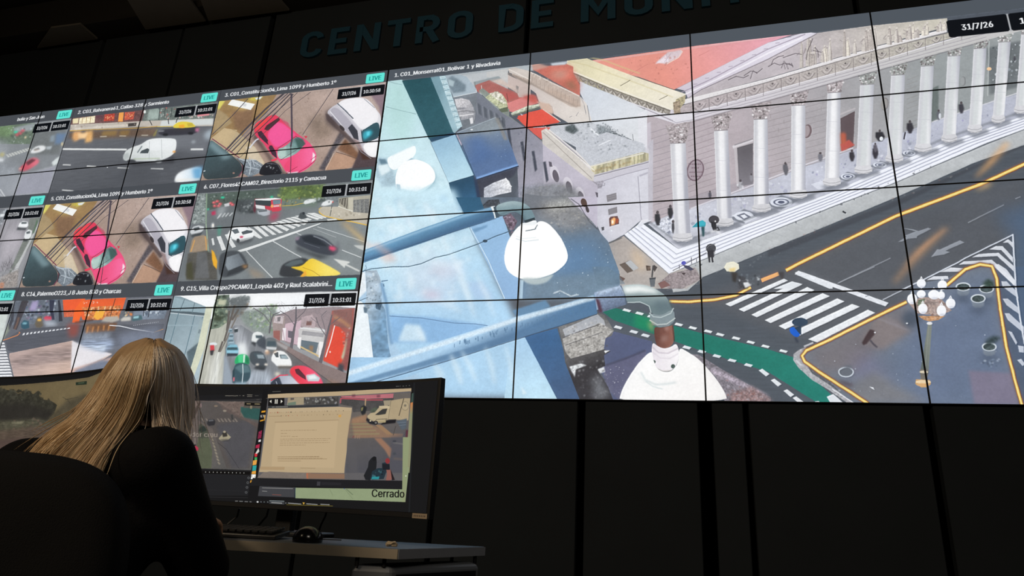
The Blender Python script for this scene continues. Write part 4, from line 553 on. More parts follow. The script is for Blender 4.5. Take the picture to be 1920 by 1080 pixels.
    P("385 670 405 690 430 760 425 820 400 790 390 740", "e8a428", s=1); P("440 730 470 690 560 675 620 700 660 780 640 830 520 880 440 880", "3a3f44", r=2, s=2, n=.1); P("500 730 590 700 640 780 510 830 490 790", "7c868e", n=.1, s=1, g=("5c646c", 520, 800, 620, 740)); P("590 800 660 780 660 810 560 850 500 870 510 840", "2c3034", s=1); P("610 790 660 790 640 815", "b07c4c", s=4); P("650 800 760 850 800 885 700 880", "a08468", s=8, o=.6)
    P("1015 600 1040 570 1130 552 1240 580 1300 640 1340 660 1330 700 1290 720 1180 700 1080 660 1020 630", "333841", r=2, s=2); P("1060 580 1130 562 1190 590 1260 650 1180 640 1080 610", "20252c", s=2); L("1150 570 1230 600 1290 645", 6, "9098a0", s=1); P("1268 645 1310 650 1330 670 1300 685 1270 670", "e04468", s=3); P("1330 600 1350 640 1340 700 1300 730", "5c5f68", s=6, o=.7); P("1015 640 1100 680 1280 725 1200 745 1030 680", "22262c", s=6, o=.8); M("1080 620 1200 660", 3, "585f68"); P("1015 580 1050 575 1040 600 1018 605", "7d6e80", s=2)
    P("1035 430 1050 400 1070 390 1095 410 1105 435 1060 445", "3a4044", s=1); E(1078, 400, 9, 10, "22262c")
    P("890 880 900 820 920 780 1000 745 1080 730 1130 760 1080 880", "2c2f33", r=2, s=2); P("930 790 990 755 1060 745 1080 770 980 800", "4c585c", s=2); P("975 800 1060 800 1120 740 1160 738 1350 840 1355 860 1290 875 1060 875 1090 840 1000 815", "e8c030", r=2, s=1, g=("f4dc60", 1100, 820, 1250, 800)); L("1070 805 1140 830 1200 870", 4, "a8842c"); P("1050 875 1090 830 1100 860 1080 878", "e8a030", s=1)
def feed_orange_shop(c):                                         # tile 8
    P, L, E, M, V = c.P, c.L, c.E, c.M, c.V
    V(0, 500, 4)
    P("0 230 1400 200 1400 900 -100 900", "5a5d66", n=.08); P("80 250 480 245 460 420 60 440", "5c6470", n=.3); c.specks("180 260 420 250 420 380 160 400", 90, ["8d97a8", "2c3038", "b9c4d0", "6c5c74", "44506c"], (4, 16), o=.8); P("240 260 290 255 270 330 220 330", "9a90b8", s=4); L("190 250 160 330 110 470", [50, 44, 30], "3c3a40", n=.2); L("110 470 130 420 140 380", 12, "7c5a48", s=2, o=.7); L("390 250 385 330 400 400", [40, 26, 20], "2c3040"); L("440 250 450 330 455 410", [14, 22, 28], "2c2e36"); L("100 260 90 400 60 470", 22, "3a3c44")
    P("470 250 640 238 620 330 590 370 480 370", "e8522c", n=.04); P("480 325 580 320 575 375 480 380", "c4583c", n=.2, k='f'); P("615 250 945 232 915 330 870 400 620 400 590 330", "e4562c", n=.04); P("560 320 620 240 640 260 590 420 540 420", "f05c28"); P("610 305 910 290 890 395 640 400 630 340", "c06a3c", n=.3, k='f'); c.specks("630 310 900 295 880 390 640 395", 90, ["f4c890", "fff0d8", "e8742c", "5c2c24", "f09a3c"], (3, 11)); P("720 330 790 325 770 380 730 400 700 380", "f0a83c", s=1); M("690 305 680 345 740 300 735 340 790 298 780 335 830 296 822 330", 7, "ffe8c8", s=1, o=.8); P("905 330 1000 325 980 400 890 400", "5a6068", n=.3); c.specks("930 330 1000 325 980 370 920 375", 14, ["e87c3c", "f4d8a0", "3c4048"], (4, 12))
    L("865 240 840 320 815 420", 6, "5c3428"); L("700 400 560 420", 10, "4c342c", s=2)
    c.specks("620 262 735 258 735 275 620 280", 22, ["f4c8b4", "e0a898"], (3, 6)); 
    P("1000 325 1260 310 1230 390 1000 400", "6c7888", n=.2); c.specks("1080 320 1250 312 1230 360 1080 365", 40, ["a9bccc", "3c4858", "dfe6ec"], (4, 12)); P("985 400 1000 370 1060 362 1070 395 1000 410", "3c5860", s=1); P("1000 375 1040 368 1040 385 1000 390", "8fc0cc", s=1); P("760 410 790 375 880 370 900 400 840 420", "a8a49c", s=2); P("905 395 930 378 980 375 980 405 910 410", "c4c0b8", s=2); M("1080 320 1075 370 1120 330 1110 380", 6, "2c3038")
    P("155 430 180 400 215 410 220 460 180 470 160 460", "2c4c5c", s=1); E(185, 425, 18, 8, "7cb4c4", s=2); P("260 430 280 380 310 375 325 440 300 460 270 455", "5c5448", s=2); E(295, 400, 16, 10, "e8b050", s=2); P("325 385 345 370 385 375 385 400 340 405", "c83a50", s=2); P("320 400 400 410 440 440 350 450", "b9c4d2", s=6, o=.8)
    P("20 560 160 470 540 440 1230 430 1200 560 840 600 560 560 100 640 20 620", "4b4e57", n=.08, k='h'); P("500 430 600 420 580 520 520 530", "8a4038", s=8, o=.8); P("640 430 880 420 860 480 640 500", "6e4c38", n=.3, s=3); M("660 450 650 500 700 450 690 495 740 445 730 490 780 440 775 480 820 440 810 480", 9, "e0904c", s=2, o=.8); P("620 500 840 490 800 560 620 560", "8e9aac", s=8, n=.3, o=.8)
    for i in range(13): x = 172+i*28; P([x, 500-i*3.4, x+16, 495-i*3.2, x+10+i*.6, 512-i*4, x-6, 516-i*4], "d9dce2", s=0)
    L("820 440 900 445 1000 468 1155 492", 7, "dde0e6"); L("1155 492 1225 468", 6, "c8884c"); for_dots = [L([1000+i*14, 440-i*2, 1006+i*14, 441-i*2], 4, "c9ccd2") for i in range(14)]
    L("15 555 60 540 130 515 150 495 140 490", 7, "c8784c"); P("0 500 60 420 70 480 20 550 -10 560", "7c8478", s=4)
    P("70 650 540 555 600 600 840 655 640 780 540 800 100 850 60 760", "ad9690", n=.1, k='h', g=("c4a89a", 300, 600, 400, 820)); P("80 690 540 590 560 700 90 760", "877674", s=10, n=.3, k='h', o=.8); P("540 555 620 590 840 655 700 720 560 800 530 790", "dedbe0", s=2, n=.04); P("590 560 840 545 860 600 780 640 620 600", "8fa0bc", s=8, n=.4, k='h', o=.9); P("650 600 800 590 780 640 700 620", "b9c8dc", s=4, n=.3, k='h'); P("860 520 1200 440 1220 560 1100 700 900 620", "6a7284", s=16, n=.1)
    P("440 800 560 760 700 720 840 680 900 700 800 760 400 900", "c8a498", n=.1, s=3); P("560 780 760 700 1000 720 1000 860 520 860", "6b7488", s=4, n=.1)
    P("-20 565 40 565 105 830 100 860 -20 860", "5c6068")
    for i in range(13): y = 570+i*22; P([-20, y, 30+i*5, y-2, 34+i*5.6, y+11, -20, y+14], "e6e8ec", n=.05, k='f')
    P("40 250 90 245 20 480 0 520", "aab8b0", s=3); P("0 400 20 360 60 420 10 520", "c9d2cc", s=4)
def feed_tree_street(c):                                         # tile 9
    P, L, E, M, V = c.P, c.L, c.E, c.M, c.V
    V(300, 500, 4)
    P("-100 200 1600 180 1600 950 -100 950", "8b8e92", n=.07); P("100 215 1600 185 1500 330 1000 360 500 330 330 420 340 300 150 230", "e8ecf0", g=("f4f6f8", 700, 380, 700, 240))
    # glass building
    P("60 220 150 222 345 300 390 300 350 600 280 900 -100 900 -100 560", "7d929c", n=.05, g=("9fb2bc", 100, 400, 250, 700)); P("70 320 345 350 340 375 60 345", "44525a"); P("95 225 340 300 345 345 60 330", "8aa2ac", n=.06); M("185 240 150 330 260 270 240 345", 6, "5a6e78"); L("60 345 340 372", 8, "c3d0d6", o=.8); M("140 345 40 700 260 365 180 680 320 375 250 700", 6, "56707c"); L("20 440 300 440", 8, "8fa6b0", s=1); P("300 400 345 380 270 620 220 700", "8ea2a8", s=3); P("200 640 300 560 290 620 240 740 220 800", "4c5c64", s=2, n=.2); P("345 300 395 300 330 620 240 860 200 860 290 560", "c9cdb4", n=.06); L("300 470 290 500", 14, "6c7c84")
    # left pavement
    P("390 380 500 380 500 560 480 900 280 900 330 620", "a9aa9e", n=.1, k='w'); P("370 680 460 600 460 900 340 900", "c3c4bc", s=10, n=.15, k='w'); L("440 640 400 900", 26, "d9dcd8", s=5, o=.7, n=.2, k='w')
    P("430 215 520 210 520 300 500 420 440 460 380 470 400 300", "5a6a5c", n=.3); c.specks("420 230 520 220 500 440 390 450", 70, ["3c4a3c", "8a9a80", "a8b090", "2c342c"], (6, 18), o=.7); P("440 250 500 250 490 290 430 285", "b9bca0", s=2); P("410 370 470 370 460 410 400 405", "343c30", s=3)
    c.specks("510 240 660 230 650 300 520 330", 80, ["4e5558", "6a7274", "5a6266"], (10, 26), o=.75); c.specks("520 300 660 280 600 380 520 400", 50, ["54585a", "7a7c78", "8a6a4c"], (8, 20), o=.6); P("520 240 600 225 655 250 660 330 600 370 520 380 500 310", "5c6264", s=12, n=.3, o=.8); M("560 290 480 560 520 330 500 480 470 560 440 640 590 320 540 400", 14, "55504c"); L("580 360 500 540 450 640", 10, "6a645e")
    P("640 330 860 300 900 400 840 520 700 480 640 440 600 380", "7a8680", n=.25, s=4); c.specks("660 300 880 280 860 480 680 440", 110, ["9ab078", "6a8a5c", "b4c4a4", "566258", "c0c8c4"], (4, 14), o=.6)
    P("860 370 1000 320 1300 300 1480 310 1420 640 1240 700 1100 600 960 580 850 500", "8a7c80", n=.12); P("840 380 940 370 920 560 850 520", "9a8a88", n=.1); P("850 480 900 480 900 560 850 530", "8e5650", s=1); P("860 370 930 370 920 430 850 420", "c9bcc0", n=.06); P("880 380 905 375 900 410 880 410", "6d686c"); P("940 430 1060 400 1040 590 920 550", "c4a8b4", n=.05); P("960 480 1000 485 995 540 960 530", "5a5660"); P("920 460 945 460 940 555 915 550", "ece8ec"); M("920 470 935 560 1010 440 1000 590", 6, "a88f9a")
    P("1040 470 1100 440 1240 470 1210 690 1180 660 1040 600", "c0bfbf", n=.04); P("1070 480 1230 500 1225 530 1060 510", "8d8c90", n=.1); P("1060 550 1190 570 1170 650 1055 620", "56646e"); L("1050 600 1170 660 1200 680", 12, "c9ae78"); P("1035 530 1060 530 1050 620 1030 600", "f0eeee"); P("1195 560 1225 565 1215 690 1190 680", "f0eeee"); P("1120 590 1150 595 1145 640 1120 620", "8a6a50", s=2); M("1050 460 1240 480", 8, "dfe0e4")
    P("1060 380 1140 360 1170 400 1160 460 1060 450", "a8969a", n=.2); P("1100 410 1140 410 1135 440 1095 440", "6c4c48", s=1)
    P("1290 330 1460 310 1430 640 1400 780 1220 700 1260 480", "93504a", n=.1, s=1); P("1300 440 1340 450 1390 500 1390 560 1370 700 1340 760 1225 705 1260 580", "d8402f", s=1, n=.04); P("1300 330 1440 320 1440 470 1300 440", "7c5450", n=.15); L("1300 370 1370 410 1440 465", 14, "c8905c", s=4, o=.9); L("1310 440 1280 560 1240 680", 8, "e8e4e2"); P("1400 540 1440 560 1370 700 1360 680", "b4bc9c", s=2); c.specks("1360 470 1430 450 1420 560 1380 600", 30, ["5c4c4c", "c9a49c", "8a6c68"], (4, 12)); P("1400 560 1450 400 1430 700 1400 780 1370 760", "8a4a48", s=3, n=.2); P("1340 720 1380 740 1370 850 1320 840", "343840", s=3, n=.2); E(1275, 640, 6, 8, "f0d0c8")
    # bare trees
    for q, w in (("980 640 1000 500 1020 400 1020 300", [26, 18, 14, 10]), ("1195 750 1240 560 1270 440 1290 360", [30, 16, 14, 8]), ("820 500 830 420 850 360 900 340", [12, 12, 9, 6]), ("830 430 780 360 700 310", 6), ("830 400 830 340 790 290", 5), ("850 370 940 350", 4), ("1010 440 960 370 900 330", 5), ("1015 400 1080 340 1100 300", 5), ("1245 520 1190 440 1170 380", 6), ("1260 450 1320 400 1350 380", 5), ("1240 480 1210 370 1250 330", 4), ("1180 420 1130 380", 3)): L(q, w, "57545a")
    R = c.rng
    for i in range(90):
        x, y = R.uniform(660, 1400), R.uniform(280, 430); L([x, y, x+R.uniform(-50, 50), y-R.uniform(5, 45)], R.uniform(1.5, 3), "6a666c", o=.6)
    # road
    P("560 440 610 440 700 500 830 560 960 600 1000 640 1150 760 1300 900 470 900 490 600 530 470", "70747a", n=.08, k='w'); P("570 450 600 450 660 580 640 700 560 700 560 560", "a3a8b0", s=8, n=.15, k='w'); P("590 570 640 580 660 660 600 680 580 620", "dfe4e6", s=6); P("640 780 820 780 860 900 640 900", "9aa4b0", s=8, n=.2, k='w'); P("480 660 500 680 560 900 470 900", "8b97a4", s=3); P("820 560 960 600 1340 890 1200 900 980 740 800 640", "5b5a5c", s=4, n=.1)
    P("860 540 1000 620 1200 720 1400 800 1390 890 1290 870 1100 740 950 640 850 560", "7a6a68", n=.1); L("850 560 960 640 1300 880", 7, "4a4648", o=.8); L("1250 860 1340 880", 20, "8a6850", s=5, o=.7); P("870 560 960 600 950 630 870 580", "9d9a9a", s=2)
    def car(q, col, win, hl=None):
        P(q, col, s=1, r=1); P(win, "3c4a52", s=1)
        for x, y in (hl or []): E(x, y, 13, 8, "fff4e4", s=2)
    for x, y, w in ((530, 480, 14), (535, 520, 18), (530, 555, 24), (535, 590, 30)): P([x-w, y, x-w*.6, y-w, x+w*.7, y-w, x+w, y, x+w, y+w, x-w, y+w], "7c98a8", s=1); P([x-w*.7, y-w*.1, x+w*.7, y-w*.1, x+w*.8, y+w*.3, x-w*.8, y+w*.3], "34444c", s=1); L([x-w*.6, y-w*.8, x+w*.6, y-w*.8], 4, "b9ccd6")
    P("495 620 505 600 525 585 575 585 590 620 585 660 560 665 500 665", "78b4cc", s=1); P("505 605 580 605 585 625 500 625", "2c444c", s=1); P("500 650 585 650 580 670 505 672", "2c3038", s=1); P("505 630 585 632 582 648 502 646", "8cc4dc", s=1)
    P("555 470 585 465 585 490 558 495", "2c3438", s=1); L("560 465 582 463", 6, "c9d0d4")
    car("690 520 700 495 740 485 775 505 780 560 700 575 685 560", "e2e6e6", "715 515 765 515 770 540 720 535"); P("720 570 740 540 780 520 800 560 790 620 740 600", "3a4048", s=2, n=.1); P("690 560 720 570 715 600 685 575", "2c3034", s=2)
    car("790 550 810 530 860 535 880 580 875 620 830 645 795 610", "5c6468", "805 560 865 560 872 595 800 595", [(800, 632)]); E(805, 645, 16, 10, "f0b080", s=4); P("795 600 875 605 870 625 800 620", "c9cdd0", s=1)
    car("670 680 680 640 720 632 770 640 800 700 805 740 780 755 720 750 680 720", "3c434a", "700 650 765 650 785 690 725 690", [(730, 735), (795, 735)]); P("725 660 775 662 785 690 735 688", "8d9ca4", s=1); P("720 745 800 750 780 780 700 765", "24282c", s=3)
    P("560 700 575 670 610 655 650 660 670 690 670 740 560 735", "22a45c", r=2, s=1); P("585 665 620 660 615 720 590 720", "3ec87c", s=1); P("625 660 640 662 635 720 622 720", "dff0e6", s=1); P("640 665 668 690 668 735 640 720", "1a6c44", s=2)
    P("540 860 550 760 575 720 660 725 685 790 665 860 610 880 545 875", "2f4650", r=2, s=1, n=.1); P("560 760 600 735 660 740 680 790 610 800", "4c6870", s=2); L("620 730 622 800 615 880", 7, "c9d4d8"); P("545 780 560 760 556 840 542 850", "22343c", s=1); P("548 830 560 830 558 860 546 860", "d86070", s=1); P("560 870 650 865 640 900 560 900", "8fa8b8", s=3)
    car("830 700 850 640 890 628 940 640 985 700 990 750 940 762 880 750 850 720", "eef0f0", "895 660 940 660 965 690 905 690"); P("852 650 885 640 890 680 870 680", "3c444a"); P("905 665 945 665 962 690 910 688", "8da0a8", s=1); P("880 745 990 745 985 765 890 765", "54504c", s=2); M("890 740 985 742", 5, "c9c4bc")
    E(880, 805, 20, 11, "fff4d8", s=4); E(862, 640, 10, 8, "f4c8a0", s=4)
    P("820 900 830 860 870 820 900 815 980 820 1050 880 1060 900", "a0a8b8", s=1, g=("c4ccd8", 900, 860, 1020, 880)); P("830 870 870 830 895 830 920 900 830 900", "2c3440", s=1); L("830 855 900 815 960 812", 9, "d84458"); L("870 860 885 900", 6, "9aa2b0")
    P("970 790 985 755 1030 740 1100 745 1170 790 1210 840 1230 900 1060 900 990 820", "e0303c", r=2, s=1, g=("f04868", 1000, 860, 1150, 800)); P("1010 770 1040 765 1090 820 1095 850 1060 830 1020 800", "46242c"); P("1095 815 1160 805 1200 835 1190 860 1110 860 1100 840", "b9d0d4", s=1); P("1110 820 1160 815 1180 840 1120 845", "e2eef0", s=1); L("1100 812 1165 802", 4, "f49aa8")
    E(400, 580, 30, 12, "d9e4e8", s=1); P("375 590 405 590 408 630 378 635", "c8343c", s=1); P("375 630 405 625 395 665 378 665", "2c2c30", s=1)
def feed_avenue(c):                                              # tile 1 (cut by the frame)
    P, L, E, M, V = c.P, c.L, c.E, c.M, c.V
    V(0, 130, 4)
    P("-700 300 700 300 500 1000 -900 1000", "767b80", n=.07); P("-500 430 260 400 250 500 240 560 -500 560", "5c6c5c", n=.25); P("-100 420 100 410 90 500 -100 520", "66805c", s=8, n=.3); P("100 440 260 400 240 460 110 470", "8a9296", s=4); E(118, 470, 14, 8, "2ed0a0", s=3)
    for x, y in ((130, 490), (150, 480), (300, 497), (325, 490), (170, 460)): E(x, y, 16, 9, "c84858", s=4)
    E(190, 510, 8, 8, "f4d8b0", s=3); c.specks("60 440 260 420 240 560 60 560", 40, ["9aa4a4", "3c4844", "c4ccd0"], (4, 12), o=.5)
    P("255 470 500 440 440 640 200 640", "656a6c", s=4, n=.15); P("420 480 500 480 460 560 410 560", "5c7494", s=6); P("380 500 410 490 405 540 375 545", "7d8c98", s=4)
    for i in range(9): P([40+i*20, 640-i*6, 55+i*20, 636-i*6, 75+i*20, 655-i*6.5, 62+i*20, 662-i*6.5][:8], "c9ccc6", s=1, o=.8)
    P("225 620 250 590 290 570 340 572 345 600 290 625 235 632", "dfe2e4", r=2, s=3); P("250 600 290 585 300 600 260 612", "6c7478", s=2); P("345 580 390 575 380 600 350 600", "a9b2b8", s=3); E(275, 605, 24, 8, "c9ae9c", s=4, o=.5)
    P("135 745 170 720 220 670 270 660 300 690 270 720 200 760 150 765", "b43848", r=2, s=4, g=("d86878", 150, 750, 260, 680)); P("190 700 240 670 270 680 210 720", "5c3038", s=3); E(150, 745, 10, 6, "f4c0a0", s=3)
    P("385 700 420 670 450 650 430 710 400 725", "cfd8d8", s=3); E(378, 755, 7, 7, "f0e4c0", s=2); E(465, 560, 6, 14, "f0d8a0", s=3)
    P("0 700 120 720 160 790 -20 800", "8a9098", s=14, n=.2); P("-100 480 60 560 40 700 -100 700", "90969c", s=14, n=.2, o=.8); E(15, 640, 18, 16, "a8a070", s=5); E(5, 680, 24, 12, "d0d4d8", s=4)
    P("-300 800 160 790 420 720 370 930 -300 980", "878c94", s=4, n=.06, g=("9fa3aa", 100, 800, 260, 900)); P("170 800 410 730 365 920 110 940", "8d8f9c", s=3, n=.05); L("-100 830 60 1000", 12, "a8acb2", s=1); M("0 900 40 960", 9, "c4c8cc", s=1)
def feed_wet_lane(c):                                            # tile 4 (cut by the frame)
    P, L, E, M, V = c.P, c.L, c.E, c.M, c.V
    V(0, 330, 4)
    P("-700 240 400 200 150 900 -700 900", "84858a", n=.08, k='w'); P("-300 250 60 245 20 420 -300 600", "6a6e74", n=.25); c.specks("-10 270 60 250 30 400 -20 420", 30, ["b9c2ca", "3c4046", "8d969e"], (4, 14)); P("0 290 30 280 35 300 0 310", "dfe4e8", s=2)
    P("30 330 130 320 240 470 160 640 0 720 -200 720", "8f8d94", s=6, n=.12, k='w'); P("60 400 130 400 180 470 100 600 0 640", "a4a0a8", s=14, n=.1); P("220 320 310 310 240 500 150 640 40 830 20 830 140 560 210 400", "6d736e", n=.2); L("310 320 240 460 150 640 40 835", [10, 14, 18, 60], "b4b6b8", s=1, n=.1); L("280 330 250 430", 8, "3c5c40", s=2)
    P("135 380 145 355 170 338 205 342 212 370 195 390 150 392", "eef1f3", s=1); P("160 345 200 345 200 358 160 360", "4c5458", s=1); P("130 385 200 390 190 405 125 405", "2c3034", s=3)
    P("180 460 190 420 215 400 240 410 235 450 210 480 190 480", "e0e4e6", s=1); P("195 420 225 412 225 430 200 435", "4c5458", s=1); P("175 480 210 478 205 490 175 490", "2c3034", s=2)
    R = c.rng
    for i in range(30): x, y = R.uniform(20, 110), R.uniform(640, 720); L([x, y, x+R.uniform(-30, 30), y-R.uniform(10, 50)], 3, "4c4a4e", o=.6)
    P("0 760 140 700 130 830 0 850", "8b8582", s=3, n=.25, k='f'); P("0 800 30 800 20 850 0 850", "c07858", s=4); c.specks("0 700 120 690 60 820 0 840", 30, ["5c5a5e", "a8a6a8"], (4, 12), o=.5)
def feed_pale_lot(c):                                            # tile 7, only its edge in view
    P, L, E, M, V = c.P, c.L, c.E, c.M, c.V
    V(0, 500, 4)
    P("-800 240 200 220 100 900 -800 900", "8c9296", n=.1); P("-40 350 60 350 20 560 -60 600", "c3ccc8", s=3, n=.1)
TITLES = [(0, 0, None, "bulio y San Juan", 350), (1, 0, "2. C03_Balvanera61_Callao 328 y Sarmiento", None, 405), (2, 0, "3. C01_Constitucion04_Lima 1099 y Humberto 1\u00ba", None, 432), (0, 1, None, "rabac", 190), (1, 1, "5. C01_Constitucion04_Lima 1099 y Humberto 1\u00ba", None, 432), (2, 1, "6. C07_Flores45CAM02_Directorio 2115 y Camacua", None, 452), (0, 2, None, None, 0), (1, 2, "8. C14_PalermoO223_J B Justo 830 y Charcas", None, 410), (2, 2, "9. C15_Villa Crespo29CAM01_Loyola 402 y Raul Scalabrini...", None, 530)]
def paint_wall(c, text):
    def box(x0, y0, x1, y1, col, **k):
        c.raw = True; c.fill(np.array([(x0, y0), (x1, y0), (x1, y1), (x0, y1)], float), col, **k); c.raw = False
    def rbox(x0, y0, x1, y1, col, r=4, **k):
        q = [(x0+r, y0), (x1-r, y0), (x1, y0+r), (x1, y1-r), (x1-r, y1), (x0+r, y1), (x0, y1-r), (x0, y0+r)]
        c.raw = True; c.fill(np.array(q, float), col, **k); c.raw = False
    feed_big(c)
    tiles = {(0, 0): feed_avenue, (1, 0): feed_street_van, (2, 0): feed_van_car, (0, 1): feed_wet_lane, (1, 1): feed_van_car, (2, 1): feed_crossing, (0, 2): feed_pale_lot, (1, 2): feed_orange_shop, (2, 2): feed_tree_street}
    for (i, j), f in tiles.items():
        c.clip = (640*i+1, 360*j+48, 640*i+637, 360*j+360)
        c.off = (-640, 360) if (i, j) == (1, 1) else (0, 0)
        f(c)
    c.off = (0, 0); c.clip = (0, 0, c.w, c.h)
    footage(c); c.a[:, :1920] = c.a[:, :1920]**.88; c.a[:, 1920:] = c.a[:, 1920:]**.96
    box(1923, 0, 3840, 46, "50575f"); text(c, "1. C01_Monserrat01_Bolivar 1 y Rivadavia", 1945, 32, 20, "f4f6f8", 358)
    rbox(3538, 58, 3677, 113, "0c1016"); box(3677, 58, 3681, 113, "a9acb0"); rbox(3681, 58, 3818, 113, "0c1016")
    text(c, "31/7/26", 3571, 94, 25, "f4f6f8", 71); text(c, "10:31:01", 3704, 94, 25, "f4f6f8", 90)
    for i, j, ttl, end, w in TITLES:
        x, y = 640*i, 360*j
        box(x, y, x+640, y+48, "4a4e54"); box(x+637, y, x+640, y+360, "3b3e44")
        if ttl: text(c, ttl, x+20, y+32, 20, "f2f4f6", w)
        elif end: text(c, end, x+370 if j == 0 else x+270, y+32, 20, "f2f4f6", {0: 130, 1: 50}[j])
        rbox(x+562, y+9, x+628, y+45, "62e4d6", 3); text(c, "LIVE", x+574, y+35, 22, "1c8f8c", 42)
        t = "10:30:58" if (i, j) in ((2, 0), (1, 1)) else "10:31:01"
        box(x+545, y+54, x+555, y+96, "a9acb0"); box(x+466, y+54, x+636, y+56, "c9ccce", o=.6)
        rbox(x+466, y+56, x+547, y+95, "0c1016", 2); rbox(x+553, y+56, x+634, y+95, "0c1016", 2)
        text(c, "31/7/26", x+482, y+83, 19, "f2f4f6", 50); text(c, t, x+560, y+83, 18, "f2f4f6", 60)
# ---------------------------------------------------------------- the two desk monitors' pictures
def arc_pts(q, a0, R, L, n=49):                                   # plan of a curved screen from its right end leftwards
    s = np.linspace(0, L, n); a = np.radians(a0)-s/R
    ds = L/(n-1); x = q[0]-np.concatenate([[0], np.cumsum(np.cos((a[1:]+a[:-1])/2)*ds)]); y = q[1]+np.concatenate([[0], np.cumsum(np.sin((a[1:]+a[:-1])/2)*ds)])
    return s, x, y
MON_L, MON_Z0, MON_Z1, MPX = 1.20, -0.036, 0.370, 1600
ARC_R = arc_pts((-.694, 1.846), 18.6, 2.6, MON_L); ARC_L = arc_pts((-1.715, 1.675), 23.5, 2.6, MON_L)
def mon_map(arc):
    s, X, Y = arc
    az = np.arctan2(X, Y); o = np.argsort(az)
    def f(p):
        d = ray(p[:, 0], p[:, 1]); a = np.arctan2(d[:, 0], d[:, 1])
        a = np.asarray(a); ss = np.interp(a, az[o], s[o])
        ext = np.where(a < az.min(), (az.min()-a)*2.6, 0)-np.where(a > az.max(), (a-az.max())*2.0, 0)
        ss = ss+ext; r = np.hypot(np.interp(ss, s, X), np.interp(ss, s, Y)); z = d[:, 2]/np.hypot(d[:, 0], d[:, 1])*r
        return np.stack([(MON_L-ss)*MPX, (MON_Z1-z)*MPX], 1)
    return f
def paint_mon_right(c, text):
    P, L, E, M, V = c.P, c.L, c.E, c.M, c.V
    c.a[:] = hexc("131416")
    V(320, 680, 6)
    P("-900 330 1060 350 1045 440 -900 430", "17181b"); P("-900 390 1055 405 1045 432 -900 425", "2b2b2d"); M("625 375 770 376 785 374 795 374 820 375 840 375 870 365 930 366 870 382 928 383", 6, "8a8478", o=.9); M("975 418 1010 418 1030 418 1040 418 960 375 1000 375", 5, "55534e")
    P("-1300 430 240 430 1040 440 1030 520 990 760 918 1210 300 1190 -1300 1180", "665a55", n=.06, g=("5a5856", 300, 500, 700, 1000)); P("240 435 1040 445 1010 640 760 600 480 460 240 520", "6e605a", n=.16); c.specks("540 440 840 445 820 600 640 560", 60, ["8a7c70", "544a46", "7a6a64"], (4, 14), o=.6)
    P("800 500 1030 510 1005 650 840 620 800 560", "2f5450", n=.08, s=2); P("840 440 1035 445 1030 520 830 510", "54504a", n=.2); P("905 480 930 480 925 525 905 520", "8f846c", s=2); M("800 560 840 640 700 500 740 560", 9, "847a70", s=2, o=.6)
    L("345 435 300 540 265 620 255 630", [14, 30, 26, 22], "453c38", s=1, n=.2); L("290 520 250 450", 9, "453c38", s=1); L("300 500 360 440", 7, "453c38", s=1); L("250 520 200 470", 6, "4c423e", s=1)
    P("350 440 520 440 700 560 980 700 1000 720 900 1190 640 1185 560 960 480 740 300 640", "55504e", n=.06); P("520 700 900 640 960 740 880 1190 700 1190", "4f4e52", s=10, n=.05); L("540 900 640 980 780 1190", 4, "2f2f33"); P("560 460 760 590 1010 690 1005 740 820 640 600 540", "5f5450", s=2, n=.1)
    for x in (355, 400, 530, 570, 610, 650, 690, 725): P([x, 630, x+16, 630, x+44, 668, x+26, 670], "857b72", s=1, o=.9)
    P("345 470 355 455 360 500 335 510", "8a7474", s=1); E(345, 495, 16, 14, "7c6a68", s=1); E(520, 490, 22, 10, "847464", s=1); E(620, 545, 20, 12, "8f8578", s=1)
    P("325 850 440 840 480 1000 470 1190 230 1190 300 960", "555a48", n=.08); P("330 700 360 690 430 760 440 850 320 850", "484c42", s=2); M("290 860 285 1000 275 1010 250 1190", 8, "8a8078", o=.4)
    for i in range(9): t = i/8; P([455+t*80, 820+t*300, 475+t*80, 818+t*300, 487+t*88, 845+t*300, 467+t*88, 848+t*300], "8f8676", s=1, o=.9); P([278-t*20, 850+t*310, 292-t*20, 850+t*310, 290-t*22, 880+t*310, 276-t*22, 880+t*310], "857b74", s=1, o=.7)
    P("425 660 440 640 500 640 515 665 505 705 440 715 420 690", "2f2f33", s=1); P("440 645 490 642 495 660 440 664", "5f6064", s=1); P("320 770 350 720 390 715 420 765 370 785", "2c3430", s=2)
    P("160 600 170 570 180 600 185 660 170 665", "4a3434", s=2); P("690 590 710 585 715 650 695 650", "3a3c3c", s=2)
    P("550 855 600 800 640 790 690 840 660 870 580 885", "a09880", s=1); P("590 800 610 770 640 780 650 830 600 840", "34322f", s=2); E(617, 780, 16, 12, "a89e88", s=1); E(625, 875, 60, 14, "3c3a3c", s=3, o=.6)
    P("215 965 270 945 290 930 325 960 320 990 270 1000", "b03850", s=1); P("210 965 270 960 265 975 215 975", "2f2c30", s=1); E(245, 1040, 22, 40, "3a3438", s=2); E(245, 1040, 15, 30, "5c5450", s=1); E(300, 1080, 22, 44, "3a3438", s=2); E(300, 1080, 15, 34, "5c5450", s=1); E(285, 930, 12, 10, "2c2a2c", s=1)
    footage(c, .7, .06, .0, .03); text(c, "Solidor cmu", V=(112, 832, 535, 838), col="8b8178", size=74)
    # time boxes and strip between the windows
    P("845 448 1040 455 1035 488 842 484", "0e0e0f"); M("865 466 912 467 955 468 1015 469", 7, "b0a078")
    V(320, 680, 6)
